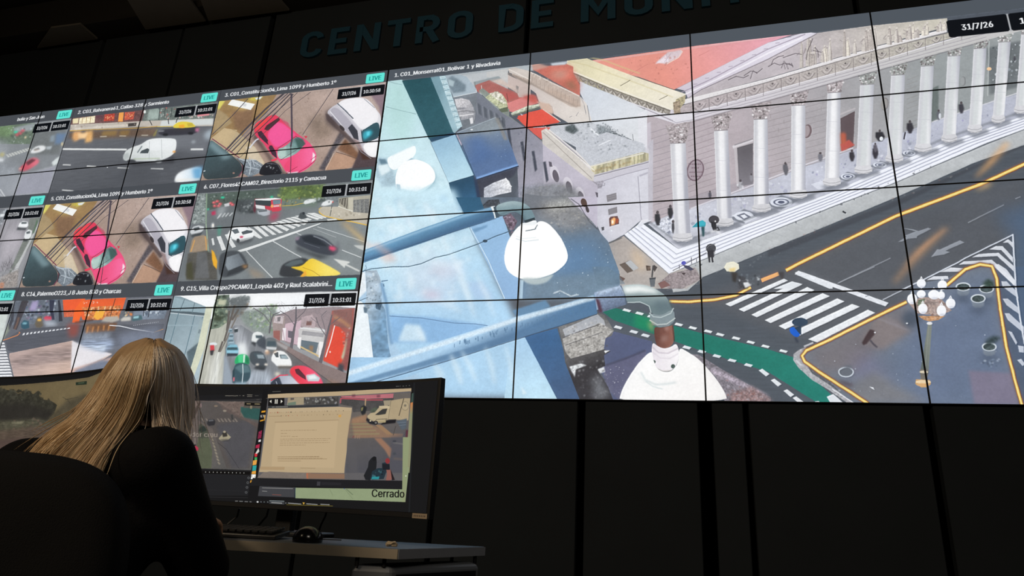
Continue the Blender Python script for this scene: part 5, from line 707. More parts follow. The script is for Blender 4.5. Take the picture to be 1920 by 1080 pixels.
    P("1050 300 1110 300 1060 700 985 1220 940 1290 915 1290", "101114"); P("1035 545 1080 540 1075 560 1030 565", "d8982c"); P("1028 570 1075 565 1068 625 1020 630", "141414"); text(c, "ET", V=(1026, 618, 1070, 616), col="e8e4dc", size=36); P("1018 650 1060 640 1058 655 1015 665", "d8982c"); P("1060 600 1095 580 1090 660 1065 655", "c89a4c", n=.3); P("1000 780 1040 760 1030 850 990 860", "7c2440", n=.4, k='f'); P("1000 870 1028 865 1025 890 998 895", "d8d4d4"); P("970 930 1015 915 1010 960 965 965", "b02848", s=1); P("965 1020 1000 960 1010 1000 960 1050", "d8d4cc", s=1); P("955 1020 990 1030 980 1060 955 1060", "c8343c"); P("955 1065 985 1065 982 1100 955 1100", "3ca45c")
    V(320, 820, 3.2); P("500 140 525 135 520 165 497 168", "e0a048"); P("498 170 522 168 518 200 495 202", "2c9c9c"); P("492 205 518 200 517 220 490 220", "e0a040"); P("485 222 518 222 514 250 484 252", "d8d8d4", n=.5, k='f'); P("484 258 512 258 508 272 482 272", "dc9c34")
    # left window lower part
    P("-900 185 100 190 495 198 470 350 -900 340", "1e1f22"); P("100 196 485 205 482 225 100 215", "0a0a0b"); M(" ".join("%d %.1f %d %.1f" % (122+i*23, 206+i*.55, 126+i*23, 206.5+i*.55) for i in range(15)), 6, "b9b9b4"); P("140 215 155 215 150 285 138 285", "4a5654"); L("142 208 140 280", 1.5, "5cb89c")
    for k, y in enumerate((243, 272, 300, 330)): E(474-k*5, y, 7, 7, "6c6e70"); E(474-k*5, y, 4.5, 4.5, "1e1f22")
    L("120 310 480 325", 1, "3a3a3d", o=.6); L("100 355 470 362", 3, "2a2a2c")
    # right window
    V(540, 690, 6)
    P("-240 345 0 303 400 290 900 265 1400 232 1398 275 900 306 0 325 -215 345", "b0a084", n=.0); P("-245 348 20 320 20 350", "b0a084", o=.0)
    V(0, 0, 1)
    P("504 740 540 738 600 736 700 731 773 728.5 772.5 735 700 740 600 745 504 748", "b5a080")
    P("504 747 600 744 700 739 772.5 734 768 820 762 905 600 902 485 896", "5e5c5e", n=.06)
    V(320, 680, 6)
    P("1110 405 1290 398 1290 485 1105 490", "101012"); P("1122 438 1145 420 1145 458", "e0dcd0"); P("1185 415 1196 415 1193 465 1182 465", "e0dcd0"); P("1204 415 1215 415 1212 465 1201 465", "e0dcd0"); P("1250 418 1272 438 1248 460", "e0dcd0")
    P("1330 400 1510 393 1510 475 1320 482", "a0937a", n=.12); P("1360 400 1400 400 1398 420 1358 425", "5c5450"); P("1330 455 1420 440 1420 478 1325 482", "6c7c6c"); P("1510 395 1900 385 1900 490 1510 480", "4c4a48", n=.35); c.specks("1520 400 1880 390 1880 460 1520 470", 30, ["8d8d94", "2c2c2e", "a8a8a4"], (8, 20), o=.7)
    P("1110 490 1900 470 1900 490 1100 520", "35373a"); M("1150 502 1180 501 1190 501 1330 499", 6, "96948c")
    # document window
    V(0, 0, 1)
    P("505 766 600 764 662 762.5 660 790 654 830 647 887 489 884 496 830", "b5a07f", n=.01); P("505 766 662 762.5 661 770 504 774", "bfab8c", o=.5)
    P("519 792 636 787 632 830 628 880 511 877 514 830", "bca684"); P("517 791 637 787 637 788.5 517 793", "a08a6c", o=.8)
    V(320, 680, 6)
    R = c.rng
    for y0, x0, x1 in ((566, 1125, 1960), (605, 1115, 1980)):
        x = x0
        while x < x1: w = R.uniform(4, 16); L([x, y0-(x-x0)*.028, x+w, y0-(x+w-x0)*.028], R.uniform(4, 12), ["8a7458", "6c5c48", "9c8464", "a0503c", "4c4438", "957c5c"][R.randint(6)], o=.7); x += R.uniform(20, 60)
    M("1115 605 1250 603", 6, "a08868"); E(1215, 563, 9, 9, "a06850"); P("1900 590 1930 588 1928 615 1900 615", "cc9a50", s=1)
    for y, a, b in ((765, 1250, 1655), (798, 1250, 1320), (830, 1250, 1355), (832, 1375, 1440), (862, 1245, 1810), (882, 1243, 1780), (906, 1240, 1800), (930, 1238, 1530), (1062, 1215, 1685), (1082, 1213, 1720)):
        x = a
        while x < b: w = R.uniform(12, 44); L([x, y-(x-a)*.012, min(b, x+w), y-(x-a)*.012], 4.5, "8d7658", o=.85); x += w+7
    V(320, 820, 3.2); M("648 118 900 118 648 130 945 130 648 142 788 142 785 185 875 186", 2.2, "8d7658"); P("545 172 1050 185 1048 215 536 208", "b5a07f"); P("545 176 690 178 688 196 543 194", "ab9270"); M("785 185 875 186", 2, "8d7658")
    P("600 205 830 215 830 248 525 243 560 212", "7a7068", n=.1); P("820 215 845 215 838 248 822 248", "b0684c", s=1); P("830 215 1050 218 1050 250 830 248", "8a6c58", s=2)
    # street picture on the right
    V(540, 690, 6)
    P("600 330 1390 280 1385 400 1340 720 1330 1180 660 1180 680 800 735 450 600 440", "66605c", n=.06, g=("505056", 1000, 500, 1000, 1100)); P("600 325 1200 290 1200 420 1080 470 745 500 735 436 600 410", "4a4848", n=.25); P("600 320 1200 290 1195 340 900 350 620 335", "b46c74", n=.1); L("600 345 740 350 880 362 1080 362", 12, "b4505c"); L("605 350 600 400", 16, "a85860"); L("885 350 880 430", 14, "b09474"); M("1010 320 1050 318 730 315 770 312", 26, "5c3440", s=3, o=.7)
    P("830 500 830 440 870 420 900 450 880 520 850 540", "25282c", s=2); P("835 450 860 440 850 480 835 490", "8a8454", s=2); P("930 480 1000 440 1040 470 960 520", "4c5448", s=3, n=.3)
    P("730 570 900 520 900 620 700 640", "94745c", s=5, n=.08); P("700 640 930 630 1180 740 1310 740 1300 780 690 790", "8a6f5c", s=2, n=.06)
    for k, y in enumerate((625, 660, 700, 738)): P([715-k*4, y, 920+k*40, y-4, 930+k*38, y+12, 712-k*4, y+16], "8f8062", s=1)
    P("985 640 1060 640 1190 750 1130 750", "96785c", s=1); P("980 790 1060 790 1180 910 1160 1020 1100 920", "94705c", s=3); L("750 765 740 790", 8, "8c3030", s=1); M("770 760 765 800 800 760 795 800 820 755 815 805", 6, "b08c78", o=.5)
    P("720 560 760 800 800 1180 690 1180 680 850", "5a585a", s=6, o=.5)
    P("905 540 940 510 990 500 1040 440 1100 425 1150 430 1170 370 1320 345 1385 345 1365 590 1150 580 1110 615 1030 620 930 605 905 580", "b3a384", n=.04, s=1); P("1165 370 1320 345 1385 345 1365 590 1155 575", "ab9a7c", s=1, n=.05); P("1035 430 1130 425 1170 440 1160 460 1040 450", "c2b292"); P("1085 370 1170 365 1165 420 1095 425", "9c907a"); P("990 530 1075 465 1130 458 1110 520 1030 532", "3a3a38"); L("1170 370 1140 590", 5, "7a6e58"); P("900 560 940 590 1020 620 1000 640 930 630 890 590", "24242a", s=2); E(1000, 618, 24, 24, "1c1c20"); E(1000, 618, 14, 14, "6c6a68"); P("1110 590 1230 580 1220 620 1050 640", "1c1c20", s=2); P("1030 598 1115 592 1110 615 1032 618", "a89a76"); E(938, 598, 9, 8, "d8cca8"); L("1000 580 1130 575", 5, "38342c"); E(1330, 430, 42, 52, "8d8068"); E(1330, 430, 36, 45, "b0a082"); E(1330, 425, 14, 12, "6c6658", s=2); L("1315 345 1260 540", 7, "34302c"); L("1225 655 1195 760", 6, "44403c")
    P("1230 600 1350 570 1340 680 1290 700 1260 640", "545e68", n=.15, s=2); M("1240 620 1340 610 1260 650 1340 640", 6, "7a8490", o=.6); P("1340 700 1365 700 1340 980 1310 980", "5c2c38", s=3, n=.2); L("1195 840 1320 860", 12, "8f8a80", s=2); E(1210, 825, 22, 12, "2c3034", s=2); E(1210, 965, 18, 14, "343c40", s=3); L("1200 1020 1320 1030", 14, "866c54", s=4); L("1300 790 1350 700", 3, "3c3c40")
    P("1160 780 1340 720 1330 1180 1180 1180", "50505a", s=8, o=.5); P("1390 395 1420 385 1400 900 1380 1180 1325 1180 1350 900", "8a8c6c", n=.03, g=("c07c4c", 1400, 520, 1405, 400)); P("1405 290 1430 280 1425 385 1395 390", "3c5048")
    V(320, 820, 3.2)
    P("1175 255 1165 230 1190 180 1195 145 1210 125 1225 115 1240 118 1243 150 1240 190 1215 220 1205 258", "1e2024"); P("1205 245 1215 205 1250 185 1275 185 1275 155 1295 150 1320 170 1320 190 1300 210 1285 250 1215 255", "22323c"); P("1215 235 1260 235 1255 252 1210 252", "2c8c94", s=1); E(1308, 142, 14, 17, "8a3438"); P("1300 195 1322 190 1345 240 1325 258 1298 258 1305 220", "8c5c54"); P("1325 190 1352 255 1335 258", "241c20"); E(1228, 128, 12, 13, "17181c"); P("1275 160 1320 160 1322 195 1280 195", "1c1f26"); c.specks("1210 200 1280 195 1280 240 1210 240", 12, ["4c7c84", "12161c"], (3, 7))
    P("500 243 1400 260 1398 310 760 292 480 290", "1b1c1f"); P("885 265 905 266 903 290 883 290", "3a3a3f"); P("910 267 1030 272 1030 288 910 286", "242428"); P("540 292 752 300 748 360 530 352", "3f4044"); M("555 303 740 308 555 322 585 324", 4, "8a8a88", o=.9); L("615 343 670 346", 3, "8a4c44")
    P("755 302 1200 308 1400 312 1420 180 1436 180 1415 388 755 365", "8d9a78", n=.04); P("1400 0 1440 0 1415 388 1395 388", "8d9672"); M("980 350 960 310 1050 308 1100 370 1280 380 1350 330", 2, "6c7a5c", o=.8); L("1060 310 1100 345", 5, "647258", o=.8); E(1048, 308, 3, 3, "4c5c94"); E(1418, 232, 3.5, 4, "d8dccc"); L("755 300 752 362", 2, "34546c")
    text(c, "Cerrado", V=(1214, 357, 1408, 361), col="0c0c0c", size=62)
    # task bar
    M("393 382 410 382 418 383 440 384 450 385 470 386 480 386 492 387", 5, "8a8a88", o=.8); E(528, 387, 6, 5, "d8d8d8"); M("545 386 552 388 565 386 570 389 586 386 592 390 598 380 688 383", 5, "8f9a9c", o=.8); P("600 382 690 388 688 404 598 398", "3a3c40"); M("610 391 675 395 695 393 700 395 710 394 790 400 820 398 888 403 905 401 960 404", 5, "a9a9a6", o=.85); P("798 390 812 391 804 404", "d8a83c"); L("700 404 980 412", 2.5, "8c7c30"); M("600 402 690 407", 2, "6c8cb0")
    V(540, 690, 6)
    M("1225 210 1262 209 1270 208 1280 206 1300 208 1318 206 1335 205 1350 203 1370 202 1385 200", 7, "6c6c68", o=.8); L("-235 330 -180 328", 0, "0"*6) if False else None
    V(320, 680, 6); M("1155 330 1250 326", 6, "77746c", o=.8); V(540, 690, 6); P("1425 170 1440 168 1380 1700 1365 1700", "22262a", o=.6)
def paint_mon_left(c, text):
    P, L, E, M, V = c.P, c.L, c.E, c.M, c.V
    c.a[:] = hexc("101113"); V(0, 600, 4)
    P("-900 520 20 495 300 475 680 432 1400 350 1400 1300 -900 1300", "66593f", n=.05, g=("6e6146", 100, 700, 500, 470)); P("580 470 665 460 662 485 582 492", "1f2c22"); M("600 478 645 472", 4, "7c8c6c", o=.6)
    P("-900 520 20 520 90 530 160 560 230 530 260 560 300 530 310 590 350 600 400 610 440 640 420 700 360 760 300 800 -900 900", "33322a", n=.3, k='m'); c.specks("0 520 300 540 430 640 0 640", 120, ["2c2b24", "45443a", "3a392f"], (6, 22)); P("-900 640 200 620 420 690 340 800 -900 860", "2c2a26", s=14, n=.15)
    P("430 680 520 600 640 560 760 560 760 900 300 900 360 760", "4a4436", s=12, n=.2, o=.9); L("480 580 520 600 540 630", 3, "3a362c"); L("500 600 600 580", 3, "3a362c")
    P("-900 760 300 740 420 780 300 860 -900 920", "4c4a3c", s=8, n=.25, k='h'); c.specks("0 760 300 740 340 800 0 860", 50, ["5f5a4c", "3a362f", "705c50"], (5, 16), o=.5); P("-900 860 120 820 260 800 700 780 1400 800 1400 1400 -900 1400", "54483e", s=10, n=.2, k='h'); P("100 765 200 760 180 780 100 780", "74705c", s=4, n=.3); P("-900 960 200 880 60 1100 -900 1300", "50423c", n=.1, s=6)
    footage(c, .9, .15, 0, .03)
# ---------------------------------------------------------------- helpers
def mat(name, col, rough=.6, metal=0, spec=.5, bump=0, bscale=60, vary=0, vscale=8, coat=0):
    m = bpy.data.materials.new(name); m.use_nodes = True; nt = m.node_tree; b = nt.nodes['Principled BSDF']
    b.inputs['Base Color'].default_value = (*col, 1); b.inputs['Roughness'].default_value = rough; b.inputs['Metallic'].default_value = metal; b.inputs['Specular IOR Level'].default_value = spec; b.inputs['Coat Weight'].default_value = coat
    tc = nt.nodes.new('ShaderNodeTexCoord')
    if vary:
        n = nt.nodes.new('ShaderNodeTexNoise'); n.inputs['Scale'].default_value = vscale; n.inputs['Detail'].default_value = 5; r = nt.nodes.new('ShaderNodeMapRange'); r.inputs[3].default_value = 1-vary; r.inputs[4].default_value = 1+vary
        mx = nt.nodes.new('ShaderNodeVectorMath'); mx.operation = 'SCALE'; mx.inputs[0].default_value = col
        nt.links.new(tc.outputs['Object'], n.inputs['Vector']); nt.links.new(n.outputs[0], r.inputs[0]); nt.links.new(r.outputs[0], mx.inputs['Scale']); nt.links.new(mx.outputs[0], b.inputs['Base Color'])
    if bump:
        n2 = nt.nodes.new('ShaderNodeTexNoise'); n2.inputs['Scale'].default_value = bscale; n2.inputs['Detail'].default_value = 4; bp = nt.nodes.new('ShaderNodeBump'); bp.inputs['Strength'].default_value = bump; bp.inputs['Distance'].default_value = .002
        nt.links.new(tc.outputs['Object'], n2.inputs['Vector']); nt.links.new(n2.outputs[0], bp.inputs['Height']); nt.links.new(bp.outputs[0], b.inputs['Normal'])
    return m
def mesh_obj(name, verts, faces, m=None, parent=None, smooth=False, uvs=None):
    me = bpy.data.meshes.new(name); me.from_pydata([tuple(v) for v in verts], [], faces); me.update()
    if uvs is not None:
        l = me.uv_layers.new(name='UVMap'); l.data.foreach_set('uv', np.asarray(uvs, np.float32).ravel())
    if m: me.materials.append(m)
    if smooth: me.polygons.foreach_set('use_smooth', [True]*len(me.polygons))
    o = bpy.data.objects.new(name, me); COL.objects.link(o)
    if parent: o.parent = parent
    return o
def bm_obj(name, bm, m=None, parent=None, smooth=False, bevel=0, seg=2):
    me = bpy.data.meshes.new(name); bm.to_mesh(me); bm.free()
    if m: me.materials.append(m)
    if smooth: me.polygons.foreach_set('use_smooth', [True]*len(me.polygons))
    o = bpy.data.objects.new(name, me); COL.objects.link(o)
    if parent: o.parent = parent
    if bevel:
        b = o.modifiers.new('bevel', 'BEVEL'); b.width = bevel; b.segments = seg; b.limit_method = 'ANGLE'; b.angle_limit = R3(40)
    return o
def add_box(bm, c, s, rot=None):
    M = Matrix.Translation(c) @ (rot.to_4x4() if rot else Matrix.Identity(4)) @ Matrix.Diagonal((*s, 1)); bmesh.ops.create_cube(bm, size=1, matrix=M)
def add_tube(bm, p, r, n=8, caps=True):
    p = [Vector(q) for q in p]; r = [r]*len(p) if not hasattr(r, '__len__') else r; rings = []; up = None
    for i, q in enumerate(p):
        d = ((p[min(i+1, len(p)-1)]-p[max(i-1, 0)])).normalized()
        if up is None: up = Vector((0, 0, 1)) if abs(d.z) < .9 else Vector((1, 0, 0))
        a = d.cross(up).normalized(); up = a.cross(d).normalized()
        rings.append([bm.verts.new(q+(a*math.cos(t*2*math.pi/n)+up*math.sin(t*2*math.pi/n))*r[i]) for t in range(n)])
    for A, B in zip(rings, rings[1:]):
        for t in range(n): bm.faces.new((A[t], A[(t+1) % n], B[(t+1) % n], B[t]))
    if caps: bm.faces.new(rings[0][::-1]); bm.faces.new(rings[-1])
def tag(o, label=None, cat=None, group=None, kind=None):
    if label: o['label'] = label
    if cat: o['category'] = cat
    if group: o['group'] = group
    if kind: o['kind'] = kind
    return o
def empty(name, loc, rz=0):
    o = bpy.data.objects.new(name, None); o.empty_display_size = .1; COL.objects.link(o); o.location = loc; o.rotation_euler = (0, 0, rz); return o
def pr(x, y, r):                                                # point seen at (x, y) of the photograph, r metres away on plan
    d = ray(x, y); s = r/math.hypot(d[0], d[1]); return Vector((d[0]*s, d[1]*s, EYE+d[2]*s))
def on_z(x, y, z):
    d = ray(x, y); s = (z-EYE)/d[2]; return Vector((d[0]*s, d[1]*s, z))
# ---------------------------------------------------------------- lettering painter
_glyph = {}
try: FONT = bpy.data.fonts.load(bpy.utils.resource_path('LOCAL')+'/datafiles/fonts/Inter.woff2')   # a face that comes with Blender
except Exception: FONT = None
def glyph_tris(s, raw=False):
    if not raw and 'k' not in _glyph: _glyph['k'] = 1.0; _glyph['k'] = .72/glyph_tris('H', True)[0][:, 1].max()
    if s in _glyph: return _glyph[s]
    cu = bpy.data.curves.new('t', 'FONT'); cu.body = s; cu.size = 1; cu.font = FONT or cu.font; cu.resolution_u = 3; o = bpy.data.objects.new('t', cu); COL.objects.link(o)
    dg = bpy.context.evaluated_depsgraph_get(); me = o.evaluated_get(dg).to_mesh(); me.calc_loop_triangles()
    v = np.array([q.co[:2] for q in me.vertices]).reshape(-1, 2)*_glyph['k']; t = np.array([q.vertices[:] for q in me.loop_triangles]).reshape(-1, 3)
    o.evaluated_get(dg).to_mesh_clear(); bpy.data.objects.remove(o); bpy.data.curves.remove(cu); _glyph[s] = (v, t); return v, t
CAP = .729                                                      # cap height of the built-in face at size one
def text(c, s, x=0, y=0, size=20, col="ffffff", width=None, V=None):
    v, t = glyph_tris(s); w = v[:, 0].max()-v[:, 0].min(); v = v-[v[:, 0].min(), 0]
    if V: a, b = np.array(V[:2], float), np.array(V[2:], float); e = (b-a)/w; n = np.array([e[1], -e[0]]); n = n/np.linalg.norm(n)*size; q = c.T(a+v[:, :1]*e+v[:, 1:]*n)
    else: q = np.stack([x+v[:, 0]*(width/w), y-v[:, 1]*size], 1)
    x0, y0 = max(0, int(q[:, 0].min())-1), max(0, int(q[:, 1].min())-1); x1, y1 = min(c.w, int(q[:, 0].max())+2), min(c.h, int(q[:, 1].max())+2)
    x1 = min(c.w, x1+2)
    if x1 <= x0 or y1 <= y0: return
    bold = size*(.03 if size < 20 else .04) if V is None else size*.02
    acc = np.zeros((y1-y0, x1-x0), np.float32); clip = c.clip; c.clip = (x0, y0, x1, y1)
    for dx in (-bold, 0, bold):
      part = np.zeros_like(acc)
      for tr in t:
        r = c.mask(q[tr]+np.array([dx, 0]), 0)
        if r: part[r[1]-y0:r[3]-y0, r[0]-x0:r[2]-x0] += r[4]
      acc = np.maximum(acc, np.clip(part, 0, 1))
    c.clip = clip; m = np.clip(acc, 0, 1)[..., None]; A = c.a[y0:y1, x0:x1]; A += (hexc(col)-A)*m
def picture(name, c):
    im = bpy.data.images.new(name, c.w, c.h, alpha=False); a = np.ones((c.h, c.w, 4), np.float32); a[..., :3] = np.clip(c.a[::-1], 0, 1); im.pixels.foreach_set(a.ravel()); im.update(); im.pack(); return im
def screen_mat(name, im, strength=1.0, gloss=.25):
    m = bpy.data.materials.new(name); m.use_nodes = True; nt = m.node_tree; b = nt.nodes['Principled BSDF']; t = nt.nodes.new('ShaderNodeTexImage'); t.image = im; t.interpolation = 'Linear'; t.extension = 'EXTEND'
    b.inputs['Base Color'].default_value = (.01, .01, .012, 1); b.inputs['Roughness'].default_value = gloss; b.inputs['Specular IOR Level'].default_value = .12
    nt.links.new(t.outputs['Color'], b.inputs['Emission Color']); b.inputs['Emission Strength'].default_value = strength; return m
# ---------------------------------------------------------------- materials
m_black = mat('black_plastic', (.010, .010, .011), .45, spec=.35)
m_bezel = mat('bezel_black', (.004, .004, .005), .5, spec=.2)
m_clad = mat('dark_cladding', (.0135, .0165, .0200), .85, spec=.15, vary=.15, vscale=3, bump=.2, bscale=300)
m_gap = mat('cladding_gap', (.004, .004, .004), .9, spec=.05)
m_ceil = mat('ceiling_dark', (.020, .018, .016), .9, spec=.1)
m_ceil_lit = mat('ceiling_lit_patch', (.10, .09, .075), .9, spec=.1, vary=.1)  # lighter colour stands for lit parts of the dark ceiling
m_floor = mat('carpet_dark', (.02, .02, .022), .95, spec=.05, bump=.6, bscale=400)
m_side = mat('side_wall_paint', (.03, .03, .03), .9, spec=.1)
m_sign = mat('sign_blue', (.011, .045, .075), .6, spec=.2)
m_desk = mat('desk_laminate', (.085, .095, .115), .38, spec=.4, vary=.06, vscale=20)
m_edge = mat('desk_edge', (.30, .255, .195), .45, vary=.08, vscale=30)
m_edge2 = mat('desk_end_edge', (.26, .27, .30), .4, vary=.06, vscale=30)
m_cab = mat('grey_metal', (.17, .18, .20), .4, metal=.2, vary=.05)
m_fab = mat('chair_fabric', (.0052, .0052, .0058), .9, spec=.1, bump=.5, bscale=500)
m_coat = mat('black_knit', (.0028, .0028, .0036), .85, spec=.08, bump=.6, bscale=250)
m_pant = mat('dark_trousers', (.010, .011, .016), .85, spec=.1)
m_skin = mat('skin', (.52, .30, .21), .5, spec=.35, vary=.05)
m_shoe = mat('black_leather', (.01, .01, .01), .35)
m_rub = mat('black_rubber', (.012, .012, .012), .7)
m_tan = mat('paper_scrap', (.42, .33, .22), .8, vary=.2, vscale=60)
m_sticker = mat('asset_sticker', (.30, .23, .16), .6)
m_ink = mat('sticker_ink', (.05, .04, .04), .7)
m_chrome = mat('dark_metal', (.08, .08, .085), .35, metal=.8)
# ---------------------------------------------------------------- room shell
WY = WALL_Y; ZB = EYE+WALL_Z0; ZT = ZB+4*PH; CEIL = 5.094; XL, XR, YF = -8.6, 5.4, -4.2
def slab(name, c, s, m):
    bm = bmesh.new(); add_box(bm, c, s); return tag(bm_obj(name, bm, m), kind='structure')
slab('floor', ((XL+XR)/2, 0, -.05), (XR-XL, 9.2, .1), m_floor)
slab('ceiling', ((XL+XR)/2, 0, CEIL+.45), (XR-XL, 9.2, .1), m_ceil)
slab('wall_left', (XL-.05, 0, 2.75), (.1, 9.2, 5.5), m_side); slab('wall_right', (XR+.05, 0, 2.75), (.1, 9.2, 5.5), m_side); slab('wall_front', ((XL+XR)/2, YF-.3, 2.75), (XR-XL, .1, 5.5), m_side)
wb = slab('wall_back', ((XL+XR)/2, WY+.42, 2.75), (XR-XL, .1, 5.5), m_gap)
def clad(name, seams, z0, z1):
    bm = bmesh.new(); xs = [XL]+[q for s in seams for q in (s[0]-s[1]/2, s[0]+s[1]/2)]+[XR]
    for a, b in zip(xs[::2], xs[1::2]): add_box(bm, ((a+b)/2, WY+.05, (z0+z1)/2), (b-a, .06, z1-z0))
    return tag(bm_obj(name, bm, m_clad, bevel=.004, seg=1), kind='structure')
low = [(-7.2, .03), (-5.9, .03), (-4.6, .03), (-3.4, .03), (-2.5, .03), (-1.56, .035), (-.605, .05), (.150, .085), (.388, .035), (1.365, .05), (2.4, .04), (3.4, .04), (4.4, .04)]
clad('trim_1', low, .0, ZB-.006)
clad('trim_2', [(-7.4, .04), (-5.43, .05), (-4.50, .03), (-3.52, .06), (-1.1, .04), (1.3, .04), (3.4, .04)], ZT+.006, CEIL+.02)
# ceiling: a black lip over the wall, paler patches painting in its lit parts
slab('trim_3', ((XL+XR)/2, WY-.02, CEIL+.24), (XR-XL, .34, .42), m_ceil)
def tile(q, k):  # thin ceiling piece cut to the outline of a lit patch
    bm = bmesh.new(); z = CEIL-.005; a = [bm.verts.new((x, y, z)) for x, y in q]; b = [bm.verts.new((x, y, z+.02)) for x, y in q]
    bm.faces.new(a[::-1]); bm.faces.new(b)
    for i in range(len(q)): j = (i+1) % len(q); bm.faces.new((a[i], a[j], b[j], b[i]))
    return tag(bm_obj('trim_%d' % k, bm, m_ceil_lit), kind='structure')
tile([(-6.22, 4.12), (-5.47, 4.12), (-5.46, 3.91), (-5.80, 3.90)], 4)
tile([(-4.87, 4.09), (-4.20, 4.10), (-4.12, 3.60), (-4.69, 3.60)], 5)
tile([(-4.17, 4.10), (-3.33, 4.12), (-3.37, 3.60), (-3.95, 3.60)], 6)
# ---------------------------------------------------------------- display wall
cv = Canvas(8*UX, 4*UY, wall_uv, 7); paint_wall(cv, text); im_wall = picture('display_wall_picture', cv); m_wall = screen_mat('display_wall_screen', im_wall, 1.0, .4); del cv
ROW = ('top row', 'second row down', 'third row down', 'bottom row')
LBL = {(0, 0): 'video wall display, leftmost seen in the top row, green-red wet avenue', (1, 0): 'video wall display in the top row with storefront and teal LIVE badge above tile 1', (2, 0): 'video wall display in the top row showing the yellow taxi', (3, 0): 'video wall display in the top row showing the red car and white van roofs',
 (4, 0): 'video wall display in the top row titled Monserrat01 with dark teal roof strip', (5, 0): 'video wall display in the top row with cream cornice and large red roof', (6, 0): 'video wall display in the top row showing the pediment carvings', (7, 0): 'video wall display at the far upper right with date box over temple columns',
 (0, 1): 'video wall display, leftmost of the second row, wet lane under a LIVE badge', (1, 1): 'video wall display in the second row with striped lane and tile 5 title', (2, 1): 'video wall display in the second row below the taxi, title of Humberto', (3, 1): 'video wall display in the second row with red car bonnet above tile 6 title',
 (4, 1): 'video wall display in the second row showing the upper left white lamp bowl', (5, 1): 'video wall display in the second row showing the terrace and the first temple column capital', (6, 1): 'video wall display in the second row showing the dark temple doorway between columns', (7, 1): 'video wall display at the right of the second row with far columns and steps',
 (1, 2): 'video wall display in the third row with red car front and tile 8 title', (2, 2): 'video wall display in the third row with white van windscreen and grey blurred cars', (3, 2): 'video wall display in the third row with crossing, dark blurred car and tile 9 title',
 (4, 2): 'video wall display in the third row showing the upper grey pipe', (5, 2): 'video wall display in the third row showing the middle white lamp and temple step corner', (6, 2): 'video wall display in the third row with zebra crossing top and yellow kerb', (7, 2): 'video wall display at the right of the third row with the chevron hatching',
 (1, 3): 'video wall display in the bottom row, brown wet paving, left of blonde head', (2, 3): 'video wall display in the bottom row directly behind the blonde head, blue glass building', (3, 3): 'video wall display in the bottom row showing green container and red car in traffic',
 (4, 3): 'video wall display in the bottom row showing the thick pale pipe on light blue', (5, 3): 'video wall display in the bottom row with the big white lamp and broken masonry', (6, 3): 'video wall display in the bottom row with green cycle lane and zebra stripes', (7, 3): 'video wall display at the lower right showing the globe street lamp and planters',
 (0, 2): 'video wall display at the far left end of the third row', (0, 3): 'video wall display at the far left end of the bottom row'}
G = .0042                                                       # black rim round each picture
bmh = bmesh.new(); D = .085
add_box(bmh, (0, D/2+.004, 0), (PW-.0016, D, PH-.0016))
fr = [((0, .002, PH/2-G/2-.0004), (PW-.0016, .006, G)), ((0, .002, -PH/2+G/2+.0004), (PW-.0016, .006, G)), ((PW/2-G/2-.0008, .002, 0), (G, .006, PH-.0016)), ((-PW/2+G/2+.0008, .002, 0), (G, .006, PH-.0016))]
for c_, s_ in fr: add_box(bmh, c_, s_)
me_h = bpy.data.meshes.new('housing'); bmh.to_mesh(me_h); bmh.free(); me_h.materials.append(m_bezel)
for j in range(4):
    for i in range(8):
        if (i, j) in ((0, 2), (0, 3)): pass
        cx = WALL_X0+(i-4+.5)*PW; cz = ZT-(j+.5)*PH
        t = empty('wall_display', (cx, WY, cz)); tag(t, LBL[(i, j)], 'display', 'displays of the video wall')
        h = bpy.data.objects.new('housing', me_h); COL.objects.link(h); h.parent = t
        x, z = PW/2-G*.8, PH/2-G*.8; u0, u1 = (i+.5-x/PW)/8, (i+.5+x/PW)/8; v0, v1 = 1-(j+.5+z/PH)/4, 1-(j+.5-z/PH)/4
        mesh_obj('screen', [(-x, .001, -z), (x, .001, -z), (x, .001, z), (-x, .001, z)], [(0, 1, 2, 3)], m_wall, t, uvs=[(u0, v0), (u1, v0), (u1, v1), (u0, v1)])
